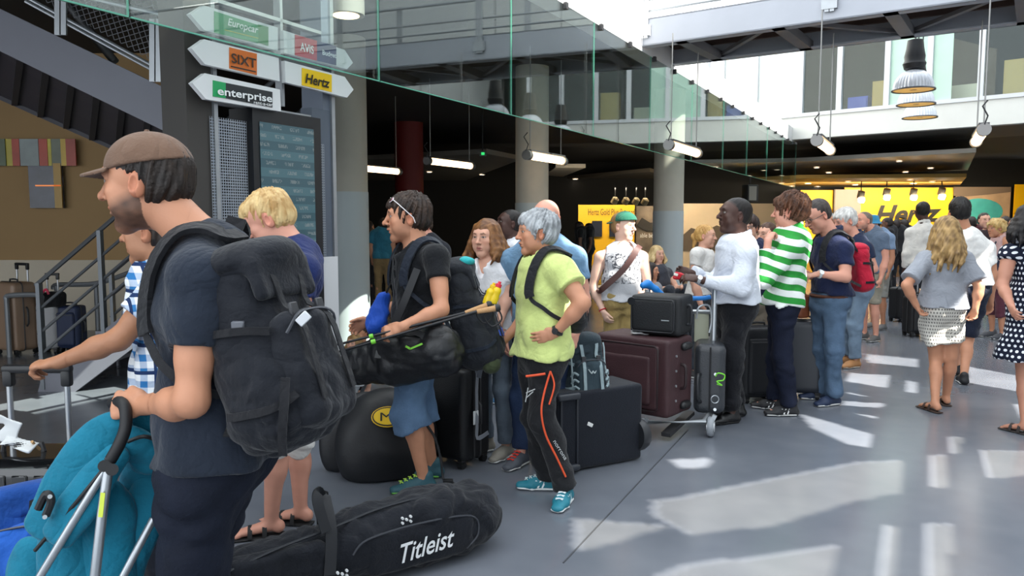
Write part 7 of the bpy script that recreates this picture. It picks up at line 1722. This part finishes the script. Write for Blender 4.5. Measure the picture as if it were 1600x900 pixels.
# black trolley case behind
b_ = V3(P(712, 700, 5.0)[0], 5.02, 0)
L6 = suitcase('suitcase', 'black soft suitcase standing behind the man with sunglasses with grey strap and white tag', b_, (.38, .28, .60), -38, '#111215', False, 0, zip2=.1, pocket=False, handle_side=1)
T = L6['T']; mb = MB(); mb.ribbon(spline([T(.10, -.02, .66), T(.20, -.02, .64), T(.21, -.03, .5), T(.23, -.05, .30), T(.26, -.08, .22), T(.30, -.02, .25)], 5), .03, .004, V3(1, -.6, 0)); mb.build('strap', M('#7d8088', .6), L6['o'])
S = Shape(); S.rbox(T(.22, -.05, .34), V3(.004, .025, .045), L6['R'], .003, .003); S.build('paper_tag', M('#d8dadb', .6), L6['o'], .004)
mb = MB(); mb.cyl(T(-.10, -.145, .56), T(-.10, -.152, .56), .02, 16); mb.build('badge', M('#8c8f94', .35, .6), L6['o'])
S = Shape(); S.seg(P(715, 572, 4.95), P(752, 568, 4.9), .05, .055, .03); S.rbox(P(733, 560, 5.0), V3(.12, .09, .07), Ry(-.1), .04, .03); S.fold(.01, 30, 3); o = S.build('small_bag', cloth('#1c1f24'), None, .01); tag(o, 'small dark bag with grey buckle resting on the black soft suitcase', 'bag')
mb = MB(); mb.ribbon(spline([P(748, 590, 4.8), P(752, 575, 4.78), P(765, 560, 4.8)], 4), .03, .006, V3(0, -1, .3)); mb.build('buckle', M('#6a6e76', .5), o)
# loose black cable strap on the floor
mb = MB(); mb.tube(spline([P(664, 660, 4.62), P(680, 685, 4.6), P(689, 720, 4.58), P(692, 745, 4.56), P(700, 765, 4.5), P(708, 772, 4.45), P(711, 760, 4.5), P(704, 750, 4.55)], 6), .008, 8); o = mb.build('hanging_strap', M('#1c1c1f', .6)); tag(o, 'thin black strap with clip dangling beside the man\'s bare leg', 'strap')
mb = MB(); mb.rbox(P(700, 752, 4.53), (.03, .015, .015), .008, 2); mb.build('clip', black, o)

# dark blue trunk with the rucksack on it
tA, tB = GP(872, 744), GP(1003, 719); td = unit(tB - tA); tn = np.cross(UP, td); tn = tn if tn[1] > 0 else -tn; th_ = .50
tk = empty('trunk_suitcase', (tA + tB) / 2 + tn * .17); tag(tk, 'large dark blue-black soft case lying on its side under the grey rucksack', 'suitcase')
TR = np.stack([td, tn, UP], 1); tl = np.linalg.norm(tB - tA); tc_ = (tA + tB) / 2 + tn * .17
S = Shape(); S.rbox(tc_ + UP * .265, V3(tl / 2, .17, .255), TR, .022, .01); S.fold(.002, 14, 3); S.build('shell', cloth('#171b24', .75, .08, .3, 140, 0.05), tk, .011)
for z_ in (.5, .04):
    S = Shape(); S.rbox(tA + td * .07 - tn * .008 + UP * z_, V3(.085, .022, .022), TR, .015, .01); S.build('corner_guard', M('#2a2e36', .4), tk, .007)
for xx in (.0, .12): mb = MB(); mb.rbox(tA + td * (.02 + xx) - tn * .004 + UP * .27, (.008, .006, .23), .004, 1, TR); mb.build('edge_piping', M('#22262e', .5), tk)
mb = MB(); mb.rbox(tA + td * (tl * .36) - tn * .003 + UP * .30, (.022, .003, .012), .002, 1, TR @ Ry(.5)); mb.build('sticker', M('#dfe0de', .5), tk)
mb = MB(); w_ = tB + tn * .03 + UP * .19; mb.lathe(tB + td * .0 + tn * .04 + UP * .17, [(.10, -.03), (.11, .0), (.10, .03)], 20, R_from(x=UP, z=td)); mb.build('wheel', M('#26282c', .4), tk)
R_ = np.stack([unit(V3(.92, .38, 0)), unit(V3(.36, -.9, .12)), unit(V3(-.06, .12, .98))], 1)
bk = backpack('grey-green rucksack with pale trim standing on the dark trunk', P(912, 573, 5.0), R_, (.29, .20, .44), '#2d3940', name='rucksack', accent='#9fb0b4', h=.009, col2='#33424a', strapcol='#8fa0a5', fold=.006)
T = bk['T']; mb = MB(); mb.tube(spline([T(-.1, .63, -.02), T(-.04, .645, -.08), T(0, .65, -.05), T(.04, .645, -.08), T(.1, .63, -.02)], 5), .004, 6); mb.build('bird_emblem', M('#aeb9bb', .5), bk['o'])
for sx in (-1, 1):
    for k in range(3): mb = MB(); mb.tube(spline([T(sx * .34, .58, -.1 - .1 * k), T(sx * .42, .5, -.06 - .1 * k), T(sx * .46, .40, -.12 - .1 * k)], 4), .008, 6); mb.build('trim_tab', M('#8fa0a5', .6), bk['o'])
mb = MB(); mb.ribbon(spline([T(.45, .3, -.4), T(.62, .35, -.42), T(.75, .4, -.5)], 4), .045, .008, R_ @ V3(0, 1, .4)); mb.build('hip_belt', M('#8c9a9e', .7), bk['o'])

# luggage trolley
tr0 = V3(P(1060, 600, 5.75)[0], 5.75, 0); tr = empty('luggage_trolley', tr0); tag(tr, 'airport luggage trolley with blue push handles loaded with three cases', 'trolley')
blue = M('#1e7fd0', .4); wm = M('#2a2a2c', .5)
h1a, h1b = P(1113, 552, 5.95), P(1117, 452, 6.0); h2a, h2b = P(1010, 552, 6.25), P(1012, 452, 6.3)
for a_, b_ in ((h1a, h1b), (h2a, h2b)): mb = MB(); mb.cyl(V3(a_[0], a_[1], .15), b_, .024, 14); mb.build('upright', silver, tr)
S = Shape(); S.chain([P(1108, 446, 5.9), P(1118, 442, 6.0), P(1126, 452, 6.05), P(1122, 468, 6.08)], [.022, .035, .032, .022], .02); S.build('push_handle', blue, tr, .008)
S = Shape(); S.chain([P(1005, 446, 6.25), P(1012, 444, 6.28), P(1025, 452, 6.28), P(1042, 466, 6.28)], [.028, .034, .024, .018], .02); S.build('push_handle', blue, tr, .008)
mb = MB(); mb.tube(spline([P(1082, 466, 6.0), P(1098, 466, 6.0), P(1110, 464, 6.0)], 3), .018, 10); mb.build('cross_handle', blue, tr)
mb = MB(); mb.tube([h1b + UP * -.18, h2b + UP * -.18], .018, 10); mb.build('cross_bar', silver, tr)
mb = MB(); mb.box(P(1096, 512, 6.05), (.055, .01, .11)); mb.build('sign_plate', M('#aeb09a', .5), tr)
mb = MB(); mb.tube(spline([P(1088, 498, 5.98), P(1092, 480, 5.98), P(1108, 478, 5.98), P(1112, 500, 5.98), P(1108, 520, 5.98)], 5), .008, 8); mb.build('wire_loop', silver, tr)
pA, pB, pC, pD = GP(1000, 685), GP(1110, 684), GP(1128, 655), GP(985, 660)
mb = MB(); mb.tube([V3(pD[0], pD[1] + .2, .12), V3(pA[0], pA[1], .12), V3(pB[0] - .05, pB[1], .12), V3(pC[0], pC[1] + .15, .12)], .02, 10); mb.build('base_frame', silver, tr)
mb = MB(); mb.bar(GP(1040, 690) + UP * .05, GP(1078, 668) + UP * .12, .07, .03); mb.build('bumper', wm, tr)
for (u_, v_, r_) in ((1110, 682, .075), (1004, 690, .085), (1135, 655, .07)):
    c = GP(u_, v_) + UP * r_; ax_ = unit(V3(.9, -.3, 0)); mb = MB(); mb.lathe(c, [(r_ * .55, -.018), (r_ * .9, -.022), (r_, -.012), (r_, .012), (r_ * .9, .022), (r_ * .55, .018)], 22, R_from(x=UP, z=ax_)); mb.build('wheel', M('#8f949a', .4), tr)
    mb = MB(); mb.cyl(c - ax_ * .03, c + ax_ * .03, r_ * .5, 16); mb.build('hub', M('#c4c7ca', .35, .4), tr); mb = MB(); mb.bar(c + UP * .02, c + UP * .09 + ax_ * .03, .03, .03); mb.build('fork', silver, tr)
# maroon case on its side
def lying(name, label, e0, e1, e2, z0, z1, colr, rr=.03, cat='suitcase', rough=.6):
    """box from three ground corners: e0 near edge, e1 end of the long face, e2 end of the short face"""
    l = unit(e1 - e0); w = unit(e2 - e0); L_, W_ = np.linalg.norm(e1 - e0), np.linalg.norm(e2 - e0); c = (e1 + e2) / 2; c[2] = (z0 + z1) / 2
    w = unit(w - l * np.dot(w, l)); R = np.stack([l, w, np.cross(l, w)], 1); o = empty(name, V3(c[0], c[1], z0)); tag(o, label, cat)
    S = Shape(); S.rbox(c, V3(L_ / 2, W_ / 2, (z1 - z0) / 2), R, rr, .01); S.fold(.003, 16, 6); sh = S.build('shell', M(colr, rough, 0, .25, 110, .1, 6), o, .011); return o, c, l, w, L_, W_
def flat(u, v, Y): q = P(u, v, Y); return V3(q[0], q[1], 0)
mo, mc, ml, mw, mL, mW = lying('suitcase', 'large maroon soft suitcase lying on its edge on the trolley', flat(1040, 600, 5.45), flat(926, 600, 5.85), flat(1086, 600, 5.72), .17, .745, '#3c2226')
fn_ = unit(np.cross(ml, UP)); fn_ = fn_ if fn_[1] < 0 else -fn_; en = -ml
mar = M('#3c2226', .6, 0, .25, 110, .1, 6); R2 = np.stack([ml, -fn_, UP], 1)
S = Shape(); S.rbox(mc + fn_ * mW * .5 + ml * .02, V3(mL * .42, .028, .24), R2, .024, .01); S.fold(.005, 14, 2); S.build('front_pocket', mar, mo, .010)
S = Shape(); S.rbox(mc + fn_ * (mW * .5 + .018) - UP * .02 + ml * .03, V3(mL * .34, .024, .18), R2, .022, .01); S.fold(.006, 15, 5); S.build('front_pocket', mar, mo, .010)
ring_ = [mc + fn_ * (mW * .5 + .028) + ml * (.02 + mL * .42 * a_) + UP * .24 * b_ for a_, b_ in ((1, .9), (.9, 1), (-.9, 1), (-1, .9), (-1, -.9), (-.9, -1), (.9, -1), (1, -.9))]
mb = MB(); mb.tube(ring_, .006, 6, closed=True); mb.build('zip_band', M('#241417', .5), mo)
e_c = mc - ml * (mL / 2); ew = mw
for z_ in (-.22, .22): S = Shape(); S.seg(e_c + UP * z_ - ml * .012 + ew * .02, e_c + UP * z_ - ml * .012 + ew * .09, .03, .03, .01); S.build('wheel', M('#17181a', .4), mo, .007)
mb = MB(); mb.tube(spline([e_c + UP * .09 - ml * .0, e_c + UP * .075 - ml * .035, e_c - ml * .04, e_c - UP * .075 - ml * .035, e_c - UP * .09], 4), .012, 8); mb.build('end_handle', M('#241417', .5), mo)
for z_ in (.16, .05, -.06, -.17): mb = MB(); p_ = e_c + UP * z_ - ew * .08; mb.cyl(p_, p_ - ml * .008, .009, 10); mb.build('stud', silver, mo)
o = empty('white_cloth', P(997, 529, 5.75)); tag(o, 'crumpled white cloth on top of the maroon suitcase', 'cloth')
S = Shape(); cc_ = P(997, 527, 5.75); cc_[2] = .76; S.ell(cc_, V3(.075, .05, .016), None, .01); S.fold(.012, 60, 2); S.build('fabric', cloth('#d4d4d4'), o, .006)
mb = MB(); mb.tube(spline([cc_ + V3(-.06, -.03, .016), cc_ + V3(0, -.035, .024), cc_ + V3(.06, -.03, .015)], 4), .005, 6); mb.build('hem', cloth('#c4c4c4'), o)
# graphite case standing on the trolley
e0, e1, e2 = flat(1084, 600, 5.78), flat(1084, 600, 6.25), flat(1134, 600, 5.72)
go_, gc, gl_, gw, gL, gW = lying('suitcase', 'graphite hard suitcase with green ribbon upright on the trolley', e0, e1, e2, .13, .665, '#33363b', .055, rough=.35)
f_ = V3(0.05, -1, 0); fc = (flat(1084, 600, 5.78) + flat(1134, 600, 5.72)) / 2
mb = MB(); mb.tube(spline([P(1094, 585, 5.76), P(1090, 590, 5.70), P(1090, 622, 5.70), P(1094, 628, 5.76)], 5), .014, 8); mb.build('side_handle', M('#232529', .4), go_)
mb = MB()
for zz in (.0,): mb.tube([V3(P(1109, 600, 5.735)[0], 5.735 - .004, .15), V3(P(1109, 600, 5.735)[0], 5.735 - .004, .65)], .006, 6)
mb.build('shell_seam', M('#1c1d20', .5), go_)
mb = MB(); mb.tube(spline([P(1118, 588, 5.70), P(1122, 583, 5.69), P(1132, 586, 5.69), P(1130, 594, 5.69), P(1120, 596, 5.69), P(1128, 602, 5.69), P(1120, 600, 5.70)], 5), .005, 6); mb.build('green_ribbon', M('#7fe03a', .5), go_)
mb = MB(); mb.tube([P(1117 + 6 * math.cos(a_), 624 + 6 * math.sin(a_), 5.70) for a_ in np.linspace(0, 6.283, 15)[:-1]], .004, 6, closed=True); mb.build('lock_ring', silver, go_)
for u_, v_ in ((1118, 585), (1117, 640)): mb = MB(); mb.cyl(P(u_, v_, 5.71), P(u_, v_, 5.74), .012, 10); mb.build('latch', silver, go_)
# black case on top
bo, bc, bl_, bw_, bL, bW = lying('suitcase', 'black soft suitcase lying on top of the maroon one on the trolley', flat(1060, 500, 5.55), flat(981, 500, 5.75), flat(1086, 500, 5.80), .755, 1.05, '#15171a')
fn2 = unit(np.cross(bl_, UP)); fn2 = fn2 if fn2[1] < 0 else -fn2; R3 = np.stack([bl_, -fn2, UP], 1)
S = Shape(); S.rbox(bc + fn2 * bW * .5 + bl_ * .01, V3(bL * .42, .022, .12), R3, .02, .01); S.fold(.004, 16, 2); S.build('front_pocket', M('#17191c', .6, 0, .25, 110), bo, .009)
mb = MB(); mb.tube([bc + fn2 * (bW * .5 + .022) + bl_ * (.01 + bL * .42 * a_) + UP * .12 * b_ for a_, b_ in ((1, .8), (.9, 1), (-.9, 1), (-1, .8), (-1, -.8), (-.9, -1), (.9, -1), (1, -.8))], .005, 6, closed=True); mb.build('zip_band', M('#2a2c30', .5), bo)
q_ = bc - bl_ * (bL / 2); mb = MB(); mb.tube(spline([q_ + UP * .07, q_ + UP * .06 - bl_ * .03, q_ - UP * .06 - bl_ * .03, q_ - UP * .07], 4), .011, 8); mb.build('end_handle', M('#222428', .5), bo)
mb = MB(); mb.cyl(bc + bl_ * (bL * .44) + fn2 * (bW * .5 + .01) + UP * .10, bc + bl_ * (bL * .44) + fn2 * (bW * .5 + .03) + UP * .10, .03, 14); mb.build('wheel', M('#1c1d20', .4), bo)
mb = MB(); mb.bar(bc + fn2 * (bW * .5 + .024) - bl_ * .06 - UP * .03, bc + fn2 * (bW * .5 + .024) - bl_ * .12 - UP * .03, .002, .008, (0, 0, 1)); mb.build('badge', M('#9aa0a4', .4), bo)

# cases between the queue's legs
suitcase('suitcase', 'tall black suitcase between the man in white shirt and the striped shirt', V3(P(1180, 600, 6.75)[0], 6.75, 0), (.34, .24, .62), 10, '#1b1d22', False, .0)
suitcase('suitcase', 'dark grey suitcase behind the legs of the striped shirt man', V3(P(1252, 600, 6.9)[0], 6.9, 0), (.36, .24, .66), -20, '#2a2e36', True, .0, rough=.4)
S = Shape(); S.rbox(P(1254, 478, 6.85), V3(.06, .05, .11), None, .03, .02); S.fold(.004, 30, 3); o = S.build('brown_bag', M('#8a4a2a', .5), None, .01); tag(o, 'small tan leather bag on the dark grey suitcase behind the striped shirt', 'bag'); mb = MB(); mb.tube(spline([P(1248, 462, 6.82), P(1254, 452, 6.82), P(1260, 462, 6.82)], 4), .007, 6); mb.build('handle', M('#6a3820', .5), o)
suitcase('suitcase', 'black suitcase pulled along far down the hall beside the white-shirted man', V3(P(1412, 480, 12.2)[0], 12.2, 0), (.40, .26, .50), 20, '#191a1e', False, .0)
suitcase('suitcase', 'second black suitcase just left of the long-haired woman down the hall', V3(P(1430, 500, 10.6)[0], 10.6, 0), (.28, .24, .52), 5, '#17181b', False, .35)

# luggage by the staircase on the far left
suitcase('suitcase', 'champagne-coloured hard suitcase on the luggage rack by the stairs', V3(P(28, 555, 9.2)[0], 9.2, 0), (.42, .30, .82), -25, '#8d7460', True, .22, ribs=0, rough=.4)
suitcase('suitcase', 'pale grey suitcase with pink ribbon behind the stair railing', V3(P(82, 550, 9.3)[0], 9.3, 0), (.26, .24, .56), 5, '#9a9a9c', True, .35, rough=.4)
suitcase('suitcase', 'navy blue suitcase behind the stair railing beside the pale one', V3(P(114, 550, 9.35)[0], 9.35, 0), (.28, .24, .52), 0, '#1f2c4c', False, 0)
rk = empty('luggage_rail', V3(P(60, 560, 9.0)[0], 9.0, 0)); tag(rk, 'grey tubular trolley rail around the luggage beside the stairs', 'rail')
mb = MB(); mb.tube(spline([P(10, 468, 8.95), P(14, 462, 8.95), P(60, 461, 8.95), P(64, 470, 8.95)], 5), .03, 8); mb.build('rail', M('#7d8084', .45, .4), rk)
for u_ in (10, 64): a_ = P(u_, 468, 8.95); mb = MB(); mb.cyl(a_, V3(a_[0], a_[1], 0), .028, 8); mb.build('post', M('#7d8084', .45, .4), rk)
mb = MB(); mb.tube(spline([P(84, 452, 9.5), P(90, 445, 9.5), P(150, 443, 9.5), P(205, 425, 9.5)], 5), .03, 8); mb.build('rail', M('#6d7074', .45, .4), rk)
for u_ in (88, 150): a_ = P(u_, 446, 9.5); mb = MB(); mb.cyl(a_, V3(a_[0], a_[1], 0), .028, 8); mb.build('post', M('#6d7074', .45, .4), rk)
S = Shape(); S.rbox(P(84, 468, 9.25), V3(.12, .10, .09), None, .05, .02); S.fold(.01, 25, 2); o = S.build('black_bag', cloth('#17181b'), None, .014); tag(o, 'black soft bag with pink ribbon on the pale suitcase by the stairs', 'bag'); mb = MB(); mb.tube(spline([P(66, 458, 9.1), P(72, 452, 9.1), P(76, 460, 9.1)], 4), .014, 6); mb.build('pink_ribbon', M('#d83a5a', .5), o)
